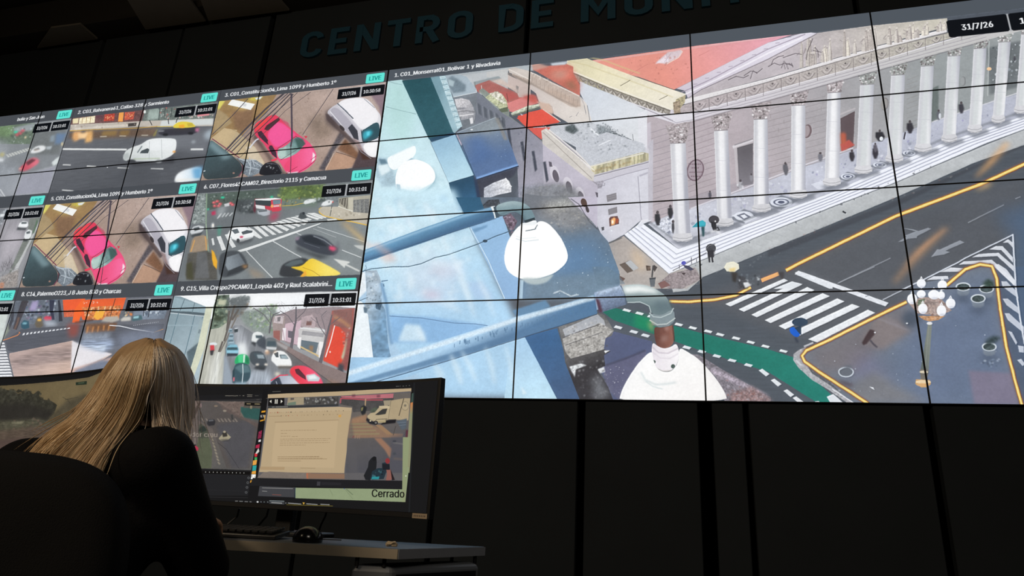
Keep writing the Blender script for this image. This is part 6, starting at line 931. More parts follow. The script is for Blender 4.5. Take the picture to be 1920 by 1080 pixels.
# ---------------------------------------------------------------- sign above: CENTRO DE MONITOREO
def wall_pt(u, v): return WALL_X0+(u/UX-4)*PW, ZB+(4-v/UY)*PH
sx0, sz0 = wall_pt(1570, -91); sx1, _ = wall_pt(3165, -91); caph = 110/UY*PH
sign = empty('wall_sign', (sx0, WY+.01, sz0)); tag(sign, 'large dark blue raised lettering reading CENTRO DE MONITOREO above the video wall', 'sign')
def arc_(cx, cy, rx, ry, a0, a1, n=7): return [(cx+rx*math.cos(math.radians(a0+(a1-a0)*i/n)), cy+ry*math.sin(math.radians(a0+(a1-a0)*i/n))) for i in range(n+1)]
T_ = .085                                                       # half a stroke, for letters one unit high
LET = {'C': (.60, [arc_(.30, .72, .21, .185, 0, 180)+[(.09, .5)]+arc_(.30, .28, .21, .185, 180, 360)]), 'E': (.52, [[(.50, 1-T_), (T_, 1-T_), (T_, T_), (.50, T_)], [(T_, .5), (.45, .5)]]), 'N': (.64, [[(T_, 0), (T_, 1)], [(.545, 0), (.545, 1)], [(T_+.01, .96), (.535, .04)]]), 'T': (.58, [[(0, 1-T_), (.58, 1-T_)], [(.29, 1-T_), (.29, 0)]]),
 'R': (.60, [[(T_, 0), (T_, 1-T_), (.32, 1-T_)]+arc_(.32, .70, .17, .205, 90, -90)+[(T_, .495)], [(.30, .49), (.52, 0)]]), 'O': (.62, [arc_(.31, .72, .215, .185, 0, 180)+arc_(.31, .28, .215, .185, 180, 360)+[(.525, .72)]]), 'D': (.60, [[(T_, T_), (T_, 1-T_), (.27, 1-T_)]+arc_(.27, .68, .235, .225, 90, 0)+arc_(.27, .32, .235, .225, 0, -90)+[(T_, T_)]]), 'M': (.76, [[(T_, 0), (T_, 1)], [(.665, 0), (.665, 1)], [(T_+.01, .95), (.38, .32), (.655, .95)]]), 'I': (.19, [[(T_, 0), (T_, 1)]])}
txt = 'CENTRO DE MONITOREO'; kx = (sx1-sx0)/(sum(LET[c][0]+.17 if c != ' ' else .42 for c in txt[:16])-.17); xx = 0
for ch in txt:
    if ch == ' ': xx += .42*kx; continue
    bm = bmesh.new()
    for si, pl in enumerate(LET[ch][1]):
        p = np.array(pl, float); d = np.diff(p, axis=0); d /= np.linalg.norm(d, axis=1)[:, None]+1e-9; nn_ = np.stack([-d[:, 1], d[:, 0]], 1); closed = np.linalg.norm(p[0]-p[-1]) < 1e-6
        vn_ = np.vstack([nn_[:1], nn_[:-1]+nn_[1:], nn_[-1:]])
        if closed: vn_[0] = vn_[-1] = nn_[0]+nn_[-1]
        vn_ /= np.linalg.norm(vn_, axis=1)[:, None]; co = np.ones(len(p)); co[1:-1] = 1/np.clip((vn_[1:-1]*nn_[1:]).sum(1), .6, 1); vn_ *= co[:, None]*T_
        A_, B_ = p+vn_, p-vn_; ring = []
        for a_, b_ in zip(A_, B_): ring.append([bm.verts.new((xx+q[0]*kx, y_, q[1]*caph)) for q, y_ in ((a_, -.012+.0012*si), (b_, -.012+.0012*si), (b_, .008-.001*si), (a_, .008-.001*si))])
        for r0, r1 in zip(ring, ring[1:]):
            for k in range(4): bm.faces.new((r0[k], r0[(k+1) % 4], r1[(k+1) % 4], r1[k]))
        if not closed: bm.faces.new(ring[0][::-1]); bm.faces.new(ring[-1])
    bmesh.ops.recalc_face_normals(bm, faces=bm.faces[:]); bm_obj('letter', bm, m_sign, sign); xx += (LET[ch][0]+.17)*kx
# ---------------------------------------------------------------- desk
V3_ = Vector
DZ = EYE-.115; H = .115
FR, FL, BR, BL = [Vector((a*H, b*H, 0)) for a, b in ((-6.578, 15.576), (-10.593, 14.508), (-5.424, 18.996), (-9.922, 18.084))]
fd = (FL-FR).normalized(); bd = (BL-BR).normalized(); FL2 = FR+fd*2.6; BL2 = BR+fd*2.75
def prism(bm, q, z0, z1):
    a = [bm.verts.new((p.x, p.y, z0)) for p in q]; b = [bm.verts.new((p.x, p.y, z1)) for p in q]; bm.faces.new(a); bm.faces.new(b[::-1])
    for i in range(len(q)): j = (i+1) % len(q); bm.faces.new((a[j], a[i], b[i], b[j]))
    bmesh.ops.recalc_face_normals(bm, faces=bm.faces[:])
desk = empty('control_desk', (FR.x-.8, FR.y+.1, 0)); tag(desk, 'long grey control desk with pale tan front edge under the curved monitors', 'desk')
def loc(q): return [p-desk.location.to_3d()*1 for p in q]
bm = bmesh.new(); prism(bm, [Vector((p.x, p.y, 0)) for p in loc([FR, FL2, BL2, BR])], DZ-.027, DZ); bm_obj('worktop', bm, m_desk, desk, bevel=.002)
n_ = Vector((fd.y, -fd.x, 0)); n_ = n_ if n_.y < 0 else -n_
bm = bmesh.new(); prism(bm, loc([FR+n_*.001+fd*.0005, FL2+n_*.001, FL2+n_*.0035, FR+n_*.0035+fd*.0005]), DZ-.0265, DZ-.001); bm_obj('edge_band', bm, m_edge, desk)
ed_v = (BR-FR).normalized(); eo = V3_((ed_v.y, -ed_v.x, 0)); eo = eo if eo.x > 0 else -eo
bm = bmesh.new(); prism(bm, loc([FR+eo*.0008, FR+eo*.003, BR+eo*.003, BR+eo*.0008]), DZ-.0265, DZ-.001); bm_obj('end_band', bm, m_edge2, desk)
for s_ in (1.2, 2.5):
    bm = bmesh.new(); a = FR+fd*s_-n_*.04; b = a-n_*.28; e = fd*.03; prism(bm, loc([a, a+e, b+e, b]), 0.001, DZ-.0275); bm_obj('leg_panel', bm, m_cab, desk, bevel=.003)
# cabinet under the desk's right end
cabp = [FR+fd*.02-n_*.02, FR+fd*.13-n_*.02, BR+fd*.12+n_*.03, BR+fd*.01+n_*.03]
cab = empty('desk_cabinet', (FR.x, FR.y+.1, 0)); tag(cab, 'grey metal cabinet with rounded top corner under the right end of the desk', 'cabinet')
bm = bmesh.new(); prism(bm, [p-cab.location for p in cabp], .03, DZ-.045); bm_obj('body', bm, m_cab, cab, bevel=.018, seg=4)
bm = bmesh.new(); prism(bm, [p-cab.location for p in [cabp[0]+n_*.004+fd*.02, cabp[1]+n_*.004-fd*.01, cabp[1]+n_*-.002-fd*.01, cabp[0]+n_*-.002+fd*.02]], .06, DZ-.09); bm_obj('door', bm, m_cab, cab, bevel=.002)
sp_ = (cabp[3]-cabp[0]).normalized(); so_ = V3_((sp_.y, -sp_.x, 0)); so_ = so_ if so_.x > 0 else -so_
bm = bmesh.new(); prism(bm, [p-cab.location for p in (cabp[0]+sp_*.022+so_*.0005, cabp[0]+sp_*.022+so_*.003, cabp[3]-sp_*.022+so_*.003, cabp[3]-sp_*.022+so_*.0005)], .06, DZ-.068); bm_obj('side_panel', bm, m_black, cab, bevel=.001)
bm = bmesh.new(); prism(bm, [p-cab.location for p in cabp], 0.0, .03); bm_obj('plinth', bm, m_black, cab)
for q in cabp:
    bm = bmesh.new(); add_tube(bm, [(q.x-cab.location.x+(fd.x*.02 if q in cabp[::3] else -fd.x*.02), q.y-cab.location.y, DZ-.05), (q.x-cab.location.x+(fd.x*.02 if q in cabp[::3] else -fd.x*.02), q.y-cab.location.y, DZ-.0275)], .006); bm_obj('spacer', bm, m_black, cab)
# ---------------------------------------------------------------- curved monitors
def monitor(arc, paint, nm, label, seed, stand=True):
    s, X, Y = arc; n = len(s); base = Vector((X[n//2], Y[n//2], DZ)); z0, z1 = EYE+MON_Z0-DZ, EYE+MON_Z1-DZ
    t = empty('curved_monitor', base); tag(t, label, 'monitor', 'curved monitors on the control desk')
    tx = np.gradient(X, s); ty = np.gradient(Y, s); nn = np.stack([-ty, tx], 1); nn = nn/np.linalg.norm(nn, axis=1)[:, None]
    if (nn[n//2]@np.array([X[n//2], Y[n//2]])) > 0: nn = -nn     # towards the viewer
    cc = Canvas(int(MON_L*MPX), int((MON_Z1-MON_Z0)*MPX), mon_map(arc), seed); paint(cc, text); im = picture(nm, cc)
    ms = screen_mat(nm, im, 1.0, .3)
    P = lambda k, off, z: (X[k]+nn[k, 0]*off-base.x, Y[k]+nn[k, 1]*off-base.y, z)
    # body: front lip, back shell
    v = []; f = []
    prof = [(.004, z0+.002), (.004, z1-.002), (.002, z1), (-.018, z1), (-.045, z1-.09), (-.045, z0+.09), (-.018, z0), (.002, z0)]
    for k in range(n):
        e = min(k, n-1-k); sc = 1 if e else .96
        for o_, z_ in prof: v.append(P(k, o_ if o_ > -.03 or 6 < k < n-7 else -.022, z_))
    m_ = len(prof)
    for k in range(n-1):
        for q in range(m_): a = k*m_+q; b = k*m_+(q+1) % m_; f.append((a, b, b+m_, a+m_))
    f.append(tuple(range(m_))[::-1]); f.append(tuple((n-1)*m_+q for q in range(m_)))
    ob = mesh_obj('casing', v, f, m_black, t); bv = ob.modifiers.new('b', 'BEVEL'); bv.width = .0015; bv.segments = 2; bv.limit_method = 'ANGLE'; bv.angle_limit = R3(50)
    bz = .010; v = []; f = []; uv = []; L_ = MON_L; ks = list(range(n)); Hh = MON_Z1-MON_Z0
    sv = np.linspace(bz, L_-bz, n); xs = np.interp(sv, s, X); ys = np.interp(sv, s, Y); nx = np.interp(sv, s, nn[:, 0]); ny = np.interp(sv, s, nn[:, 1])
    for k in range(n): v += [(xs[k]+nx[k]*.0052-base.x, ys[k]+ny[k]*.0052-base.y, z0+.016), (xs[k]+nx[k]*.0052-base.x, ys[k]+ny[k]*.0052-base.y, z1-.009)]
    vv = (.016/Hh, 1-.009/Hh); U = 1-sv/L_
    for k in range(n-1): f.append((2*k, 2*k+1, 2*k+3, 2*k+2)); uv += [(U[k], vv[0]), (U[k], vv[1]), (U[k+1], vv[1]), (U[k+1], vv[0])]
    mesh_obj('screen', v, f, ms, t, smooth=True, uvs=uv)
    # stand
    k = n//2; bx, by = -nn[k, 0], -nn[k, 1]; bm = bmesh.new(); add_box(bm, (bx*.075, by*.075, (z1+z0)/2-.05), (.062, .030, (z1+z0)-.10), Matrix.Rotation(math.atan2(by, bx)-math.pi/2, 3, 'Z'))
    add_box(bm, (bx*.045, by*.045, (z1+z0)/2), (.08, .04, .08), Matrix.Rotation(math.atan2(by, bx)-math.pi/2, 3, 'Z')); bm_obj('stand_neck', bm, m_black, t, bevel=.006)
    bm = bmesh.new(); add_box(bm, (bx*.075, by*.075, .0075), (.30, .14, .014), Matrix.Rotation(math.atan2(by, bx)-math.pi/2, 3, 'Z')); bm_obj('stand_base', bm, m_black, t, bevel=.005)
    return t, nn, base, z0
tr, nnr, baser, z0r = monitor(ARC_R, paint_mon_right, 'right_monitor_picture', 'black curved ultrawide monitor right of the woman, document window open and word Cerrado', 3)
monitor(ARC_L, paint_mon_left, 'left_monitor_picture', 'black curved monitor behind the left side of the woman, dim view of dark trees', 5)
s, X, Y = ARC_R                                                  # asset sticker on the lower rim, lower right
d0 = ray(776, 961); d1 = ray(803, 969); kk = [float(np.interp(math.atan2(d[0], d[1]), np.arctan2(X, Y)[::-1], s[::-1])) for d in (d0, d1)]
pp = [Vector((float(np.interp(k, s, X)+np.interp(k, s, nnr[:, 0])*.0058)-baser.x, float(np.interp(k, s, Y)+np.interp(k, s, nnr[:, 1])*.0058)-baser.y, 0)) for k in kk]
st = mesh_obj('asset_sticker', [(pp[0].x, pp[0].y, z0r+.001), (pp[1].x, pp[1].y, z0r+.001), (pp[1].x, pp[1].y, z0r+.0145), (pp[0].x, pp[0].y, z0r+.0145)], [(0, 1, 2, 3)], m_sticker, tr)
sd = st.modifiers.new('s', 'SOLIDIFY'); sd.thickness = .0006; sd.offset = 0
bm = bmesh.new(); u_ = (pp[1]-pp[0])
for i in range(7): c_ = pp[0]+u_*(.14+i*.12); add_box(bm, (c_.x-.0000+nnr[2, 0]*.0008, c_.y+nnr[2, 1]*.0008, z0r+.0078), (.0022, .0006, .0045), Matrix.Rotation(math.atan2(u_.y, u_.x), 3, 'Z'))
bm_obj('sticker_print', bm, m_ink, st)
# ---------------------------------------------------------------- keyboard, mouse, scrap, cable
V3_ = Vector
def frame(loc_, dirx):                                          # rotation angle of an object lying along the desk front
    return math.atan2(dirx.y, dirx.x)
ang = math.atan2(-fd.y, -fd.x)
kp = V3_((-1.125, 1.768, DZ)); kb = empty('keyboard', kp, ang); tag(kb, 'low black keyboard on the desk left of the mouse, by her hand', 'keyboard')
bm = bmesh.new(); add_box(bm, (-.22, .068, .011), (.44, .135, .012), Matrix.Rotation(R3(4), 3, 'X')); bm_obj('base', bm, m_black, kb, bevel=.003)
bm = bmesh.new()
for r_ in range(5):
    for c_ in range(20):
        add_box(bm, (-.43+c_*.0215, .018+r_*.0225, .021+r_*.0016), (.0175, .018, .007), Matrix.Rotation(R3(4), 3, 'X'))
k_ = bm_obj('keys', bm, m_black, kb, bevel=.0012, seg=1)
ms_ = V3_((-1.028, 1.772, DZ)); mo = empty('computer_mouse', ms_, ang+R3(10)); tag(mo, 'glossy black computer mouse near the front edge of the desk', 'mouse')
bm = bmesh.new(); bmesh.ops.create_uvsphere(bm, u_segments=24, v_segments=16, radius=1)
for v in bm.verts:
    x, y, z = v.co; v.co = (x*.042*(1-.12*y), y*.056+.04, max(z, -.15)*.036*(1-.25*y)+.006)
m_gl = mat('glossy_black', (.006, .006, .007), .18); bm_obj('shell', bm, m_gl, mo, smooth=True)
bm = bmesh.new(); bmesh.ops.create_cone(bm, cap_ends=True, segments=16, radius1=.009, radius2=.009, depth=.007, matrix=Matrix.Translation((0, .07, .031)) @ Matrix.Rotation(math.pi/2, 4, 'Y')); bm_obj('scroll_wheel', bm, m_rub, mo)
bm = bmesh.new(); add_tube(bm, [(0, .094, .006), (.01, .112, .004), (.04, .125, .004), (.09, .130, .004)], .0018, 6); bm_obj('cable', bm, m_rub, mo)
sp = on_z(733, 1024, DZ); sc = empty('paper_scrap', sp, .3); tag(sc, 'small crumpled tan paper scrap on the right corner of the desk', 'scrap')
random.seed(4); bm = bmesh.new(); bmesh.ops.create_icosphere(bm, subdivisions=2, radius=1)
for v in bm.verts: f_ = 1+random.uniform(-.35, .35); v.co = (v.co.x*.016*f_, v.co.y*.011*f_, max(v.co.z, -.6)*.008*f_+.0055)
bm_obj('wad', bm, m_tan, sc)
bm = bmesh.new(); add_box(bm, (.010, -.016, .003), (.012, .006, .004), Matrix.Rotation(.5, 3, 'Z')); bm_obj('torn_corner', bm, m_tan, sc)
for q, lab in (([(445, 968), (428, 982), (418, 993), (424, 1003)], 'thin black cable hanging down behind the desk nearest her arm'), ([(500, 968), (486, 984), (474, 996)], 'thin black cable drooping under the middle of the right monitor'), ([(610, 968), (602, 984), (597, 998)], 'short black cable below the right monitor beside its stand')):
    P_ = [pr(x_, y_, 2.50) for x_, y_ in q]; c0 = P_[0]
    bm = bmesh.new(); P_ = [pr(q[0][0]+4, q[0][1]-14, 2.48)]+P_; add_tube(bm, [p-c0 for p in P_], .0035, 6); o = bm_obj('monitor_cable', bm, m_rub, smooth=True); o.location = c0; tag(o, lab, 'cable', 'cables behind the right monitor')
# ---------------------------------------------------------------- office chair
cz_ = R3(30); chair = empty('office_chair', (-1.12, 1.00, 0), cz_); tag(chair, 'black upholstered office chair with rounded back, in the lower left corner', 'chair')
def cushion(name, w, h, d, ctr, rx, pw=4.2, bulge=.02, bend=.03):
    n = 22; v = []; f = []; m2 = 2*n
    for side in (1, -1):
        for i in range(n+1):
            for j in range(n+1):
                a, b = -1+2*i/n, -1+2*j/n; e = max(abs(a), abs(b)); ra = math.hypot(a, b)
                k = e/((abs(a)**pw+abs(b)**pw)**(1/pw)) if e > 0 else 1
                x, z = a*k*w/2, b*k*h/2; q = max(0, 1-e**7)
                v.append(Vector((x, -side*(d/2*q**.5+bulge*max(0, 1-ra*ra)*.5)+bend*(a*k)**2, z)))
    for side in range(2):
        o_ = side*(n+1)**2
        for i in range(n):
            for j in range(n):
                a = o_+i*(n+1)+j; q = (a, a+n+1, a+n+2, a+1); f.append(q if side == 0 else q[::-1])
    M = Matrix.Translation(ctr) @ Matrix.Rotation(rx, 4, 'X'); v = [M @ p for p in v]
    o = mesh_obj(name, v, f, m_fab, chair, smooth=True); me = o.data; b2 = bmesh.new(); b2.from_mesh(me); bmesh.ops.remove_doubles(b2, verts=b2.verts, dist=.0006); bmesh.ops.recalc_face_normals(b2, faces=b2.faces); b2.to_mesh(me); b2.free(); return o
BACK_TOP = pr(110, 859, 1.24).z
cushion('backrest', .475, .56, .075, (-.012, -.275, BACK_TOP-.272), R3(-6), pw=3.7, bend=-.015)
cushion('seat', .50, .48, .09, (0, -.02, .372), R3(-90), pw=4, bend=0)
bm = bmesh.new(); add_tube(bm, [(0, -.10, .31), (0, -.33, .305), (0, -.352, .46), (0, -.335, .60)], .016, 10); bm_obj('back_bracket', bm, m_black, chair, smooth=True)
bm = bmesh.new(); add_tube(bm, [(0, 0, .10), (0, 0, .26), (0, 0, .26), (0, 0, .325)], [.028, .028, .018, .018], 16); bm_obj('column', bm, m_chrome, chair)
for i in range(5):
    a = i*2*math.pi/5+.3; c_, s_ = math.cos(a), math.sin(a)
    bm = bmesh.new(); add_tube(bm, [(c_*.02, s_*.02, .115), (c_*.15, s_*.15, .10), (c_*.29, s_*.29, .075)], [.024, .02, .014], 8); bm_obj('base_arm', bm, m_black, chair, smooth=True)
    bm = bmesh.new()
    for q in (-.012, .012): bmesh.ops.create_cone(bm, cap_ends=True, segments=16, radius1=.026, radius2=.026, depth=.016, matrix=Matrix.Translation((c_*.29-s_*q, s_*.29+c_*q, .027)) @ Matrix.Rotation(a, 4, 'Z') @ Matrix.Rotation(math.pi/2, 4, 'X'))
    add_tube(bm, [(c_*.29, s_*.29, .03), (c_*.29, s_*.29, .075)], .007); bm_obj('caster', bm, m_rub, chair)
for s_ in (-1, 1):
    bm = bmesh.new(); add_tube(bm, [(s_*.22, -.05, .33), (s_*.30, -.05, .35), (s_*.305, -.05, .58)], .013, 8); add_box(bm, (s_*.305, -.03, .59), (.06, .22, .025)); bm_obj('armrest', bm, m_black, chair, bevel=.005)
# ---------------------------------------------------------------- woman
V3 = Vector; ICO = {}
def flesh(name, P_, edges, m, parent, voxel, smooth=6, extra=None):   # one continuous surface grown round the joints
    B = np.array([(.976, -.215, 0), (.215, .976, 0), (0, 0, 1)]); vs, fs, nv = [], [], 0
    for sub in (2, 3):
        if sub not in ICO: b_ = bmesh.new(); bmesh.ops.create_icosphere(b_, subdivisions=sub, radius=1); b_.verts.index_update(); ICO[sub] = (np.array([v.co[:] for v in b_.verts]), np.array([[v.index for v in f.verts] for f in b_.faces])); b_.free()
    for a, b in edges:
        pa, ra = P_[a]; pb, rb = P_[b]; ra = ra if isinstance(ra, tuple) else (ra, ra); rb = rb if isinstance(rb, tuple) else (rb, rb)
        n = max(2, int((pb-pa).length/(.22*min(ra+rb))))
        for i in range(n+1):
            t = i/n; r0, r1 = ra[0]*(1-t)+rb[0]*t, ra[1]*(1-t)+rb[1]*t
            V_, F_ = ICO[2 if min(r0, r1) < .02 else 3]; vs.append((V_*np.array([r0, r1, min(r0, r1)])) @ B.T+np.array(pa*(1-t)+pb*t)); fs.append(F_+nv); nv += len(V_)
    me = bpy.data.meshes.new(name); me.from_pydata(np.concatenate(vs).tolist(), [], np.concatenate(fs).tolist()); me.update()
    if extra: b2 = bmesh.new(); b2.from_mesh(me); b2.from_mesh(extra); b2.to_mesh(me); b2.free()
    o = bpy.data.objects.new(name, me); COL.objects.link(o); r = o.modifiers.new('r', 'REMESH'); r.mode = 'VOXEL'; r.voxel_size = voxel; r.use_smooth_shade = True
    k = o.modifiers.new('k', 'SMOOTH'); k.factor = .5; k.iterations = smooth
    bpy.context.view_layer.update(); dg = bpy.context.evaluated_depsgraph_get(); me2 = bpy.data.meshes.new_from_object(o.evaluated_get(dg)); bpy.data.objects.remove(o)
    me2.materials.clear(); me2.materials.append(m); me2.polygons.foreach_set('use_smooth', [True]*len(me2.polygons)); me2.name = name
    o = bpy.data.objects.new(name, me2); COL.objects.link(o); o.parent = parent; return o
pelvis = V3((-1.13, 1.02, .56)); waist = V3((-1.16, 1.06, .70)); chest = pr(190, 965, 1.72); upper = pr(212, 893, 1.75); nb = pr(262, 818, 1.715); neck = pr(272, 775, 1.71); skull = pr(276, 722, 1.712)
shR = pr(297, 866, 1.57); elR = pr(376, 1068, 1.68); wrR = pr(376, 970, 2.00); shL = pr(52, 888, 1.80); elL = pr(15, 1045, 1.90); wrL = pr(110, 985, 2.06)
woman = empty('person', (pelvis.x, pelvis.y, 0)); tag(woman, 'person seen from behind with long straight blonde hair and black top, seated at the desk', 'person')
O = V3((pelvis.x, pelvis.y, 0)); rel = lambda p: p-O
fwd = V3((-.22, 1, 0)).normalized(); side = V3((fwd.y, -fwd.x, 0))
hipR, hipL = pelvis+side*.09+V3((0, 0, -.03)), pelvis-side*.09+V3((0, 0, -.03)); knR, knL = hipR+fwd*.42+side*.04+V3((0, 0, .01)), hipL+fwd*.42-side*.04+V3((0, 0, .01)); anR, anL = V3((knR.x, knR.y-.04, .09)), V3((knL.x, knL.y-.02, .09))
face_d = V3((.34, .80, -.50)).normalized()                       # she looks down towards the keyboard
def body_pts(g):
    return [(rel(pelvis), (.15+g, .115+g)), (rel(waist), (.125+g, .10+g)), (rel(chest), (.145+g, .11+g)), (rel(upper), (.13+g, .09+g)), (rel(nb), .06+g*.8), (rel(neck), .048+g*.6), (rel(shR), .058+g), (rel((shR*1.2+elR*.8)/2), .047+g), (rel(elR), .042+g), (rel((elR+wrR)/2), .036+g), (rel(wrR), .026+g), (rel(shL), .058+g), (rel(elL), .042+g), (rel((elL+wrL)/2), .036+g), (rel(wrL), .026+g),
            (rel(hipR), .092+g), (rel(knR), .062+g), (rel((knR+anR)/2), .052+g), (rel(anR), .036+g), (rel(hipL), .092+g), (rel(knL), .062+g), (rel((knL+anL)/2), .052+g), (rel(anL), .036+g)]
E_ = [(0, 1), (1, 2), (2, 3), (3, 4), (4, 5), (3, 6), (6, 7), (7, 8), (8, 9), (9, 10), (3, 11), (11, 12), (12, 13), (13, 14), (0, 15), (15, 16), (16, 17), (17, 18), (0, 19), (19, 20), (20, 21), (21, 22)]
bp_ = body_pts(0); bp_[2] = (bp_[2][0], .115); bp_[3] = (bp_[3][0], .072); bp_[1] = (bp_[1][0], .115); bp_ = [(p, tuple(q*.74 for q in r_) if isinstance(r_, tuple) else r_*(.72 if i not in (4, 5, 10, 14) else .95)) for i, (p, r_) in enumerate(bp_)]; hd = len(bp_)
# hands: palm and five fingers each
def hand(wr, tip, up, thumb_side, pts_, ed, wi):
    d = (tip-wr).normalized(); n_h = up.normalized(); a = d.cross(n_h).normalized()*thumb_side; i0 = len(pts_); pts_.append((rel(wr+d*.045), (.030, .016))); ed.append((wi, i0))
    for k, (off, ln) in enumerate(((.026, .068), (.009, .078), (-.009, .073), (-.025, .058))):
        b0 = wr+d*.085+a*off-n_h*.002; ii = len(pts_); cur = .35
        pts_ += [(rel(b0), .0095), (rel(b0+d*ln*.45-n_h*ln*.06), .0085), (rel(b0+d*ln*.75-n_h*ln*.30), .0078), (rel(b0+d*ln*.9-n_h*ln*.55), .007)]; ed += [(i0, ii), (ii, ii+1), (ii+1, ii+2), (ii+2, ii+3)]
    b0 = wr+d*.035+a*.03; ii = len(pts_); pts_ += [(rel(b0), .011), (rel(b0+d*.03+a*.018-n_h*.006), .0095), (rel(b0+d*.055+a*.02-n_h*.014), .0085)]; ed += [(i0, ii), (ii, ii+1), (ii+1, ii+2)]
ed_ = list(E_); zup = V3((0, 0, 1))
hand(wrR, wrR+V3((-.05, .12, -.02)), zup, -1, bp_, ed_, 10); hand(wrL, wrL+V3((.06, .12, -.02)), zup, 1, bp_, ed_, 14)
# head, modelled over a sphere and joined to the body mesh
bm = bmesh.new(); bmesh.ops.create_uvsphere(bm, u_segments=40, v_segments=28, radius=1)
hx = face_d.cross(zup).normalized(); hz = hx.cross(face_d).normalized(); HM = Matrix(((hx.x, face_d.x, hz.x), (hx.y, face_d.y, hz.y), (hx.z, face_d.z, hz.z)))
def bump_(p, c, r, a): d2 = ((p[0]-c[0])/r[0])**2+((p[1]-c[1])/r[1])**2+((p[2]-c[2])/r[2])**2; return a*math.exp(-d2)
for v in bm.verts:
    x, y, z = v.co; jaw = max(0, -z)
    X_, Y_, Z_ = x*.070*(1-.30*jaw**1.5), y*.086*(1-.10*jaw)+jaw*.012, z*.104
    Y_ += bump_((x, y, z), (0, .95, -.18), (.14, .6, .20), .022)+bump_((x, y, z), (0, .9, -.52), (.26, .5, .10), .008)+bump_((x, y, z), (0, .8, -.85), (.25, .5, .15), .010)
    Y_ -= bump_((x, y, z), (.38, .9, .06), (.17, .5, .12), .010)+bump_((x, y, z), (-.38, .9, .06), (.17, .5, .12), .010)
    v.co = HM @ V3((X_, Y_, Z_))+rel(skull)
for s_ in (-1, 1):                                              # ears
    M = Matrix.Translation(HM @ V3((s_*.073, -.005, -.012))+rel(skull)) @ HM.to_4x4() @ Matrix.Diagonal((.008, .018, .030, 1)); bmesh.ops.create_uvsphere(bm, u_segments=12, v_segments=10, radius=1, matrix=M)
me_head = bpy.data.meshes.new('h'); bm.to_mesh(me_head); bm.free(); me_head.polygons.foreach_set('use_smooth', [True]*len(me_head.polygons))
body = flesh('body', bp_, ed_, m_skin, woman, .0048, 3, me_head)
m_eye = mat('eye_white', (.7, .7, .68), .2); m_iris = mat('eye_iris', (.05, .03, .02), .2); m_lip = mat('lips', (.45, .16, .14), .4)
for s_ in (-1, 1):
    bm = bmesh.new(); c_ = HM @ V3((s_*.028, .076, .006))+rel(skull); bmesh.ops.create_uvsphere(bm, u_segments=16, v_segments=12, radius=.012, matrix=Matrix.Translation(c_)); e_ = bm_obj('eye', bm, m_eye, woman, smooth=True)
    bm = bmesh.new(); bmesh.ops.create_uvsphere(bm, u_segments=12, v_segments=8, radius=.006, matrix=Matrix.Translation(c_+face_d*.0078)); bm_obj('iris', bm, m_iris, e_, smooth=True)
bm = bmesh.new(); bmesh.ops.create_uvsphere(bm, u_segments=16, v_segments=8, radius=1, matrix=Matrix.Translation(HM @ V3((0, .088, -.060))+rel(skull)) @ HM.to_4x4() @ Matrix.Diagonal((.022, .008, .007, 1))); bm_obj('lips', bm, m_lip, woman, smooth=True)
# clothing
tp = [(rel(pelvis), (.155, .125)), (rel(waist), (.145, .11)), (rel(chest), (.165, .11)), (rel(upper), (.12, .085)), (rel(nb), .058), None, (rel(shR), .074), (rel((shR*1.2+elR*.8)/2), .066), (rel(elR), .060), (rel((elR+wrR)/2), .050), (rel(wrR*.9+elR*.1), .036), (rel(shL), .078), (rel(elL), .060), (rel((elL+wrL)/2), .050), (rel(wrL*.9+elL*.1), .036)]
flesh('black_top', tp, [e for e in E_ if max(e) < 15 and 5 not in e], m_coat, woman, .010, 8)
g = .014; cp = body_pts(g); flesh('trousers', cp, [e for e in E_ if min(e) >= 15]+[(0, 15), (0, 19)], m_pant, woman, .010, 8)
for an in (anR, anL): flesh('shoe', [(rel(V3((an.x, an.y, .055))), (.046, .042)), (rel(V3((an.x, an.y, .05))+fwd*.09), (.046, .034)), (rel(V3((an.x, an.y, .045))+fwd*.17), (.036, .024))], [(0, 1), (1, 2)], m_shoe, woman, .008, 3)
# hair
GD = [[(272, 641, 1.74), (230, 657, 1.79), (200, 697, 1.80), (178, 738, 1.80), (143, 782, 1.78), (108, 812, 1.75), (80, 842, 1.71), (60, 875, 1.68)],
 [(274, 640, 1.70), (233, 652, 1.72), (199, 690, 1.73), (173, 734, 1.73), (138, 780, 1.72), (100, 808, 1.69), (70, 836, 1.66), (45, 866, 1.63)],
 [(278, 640, 1.67), (240, 660, 1.655), (208, 705, 1.65), (182, 755, 1.655), (142, 802, 1.645), (102, 838, 1.62), (68, 878, 1.59), (45, 915, 1.57)],
 [(280, 640, 1.65), (250, 665, 1.615), (225, 710, 1.605), (200, 760, 1.62), (165, 805, 1.625), (125, 845, 1.61), (88, 888, 1.59), (55, 930, 1.57)],
 [(283, 641, 1.64), (262, 668, 1.597), (245, 715, 1.585), (228, 765, 1.60), (195, 815, 1.605), (160, 860, 1.59), (128, 905, 1.57), (95, 950, 1.55)],
 [(286, 642, 1.635), (275, 670, 1.587), (264, 718, 1.577), (250, 765, 1.59), (225, 812, 1.60), (192, 858, 1.585), (162, 905, 1.565), (130, 950, 1.55)],
 [(288, 642, 1.635), (286, 672, 1.583), (281, 715, 1.577), (270, 752, 1.60), (254, 794, 1.61), (212, 845, 1.595), (188, 895, 1.57), (165, 940, 1.56)]]
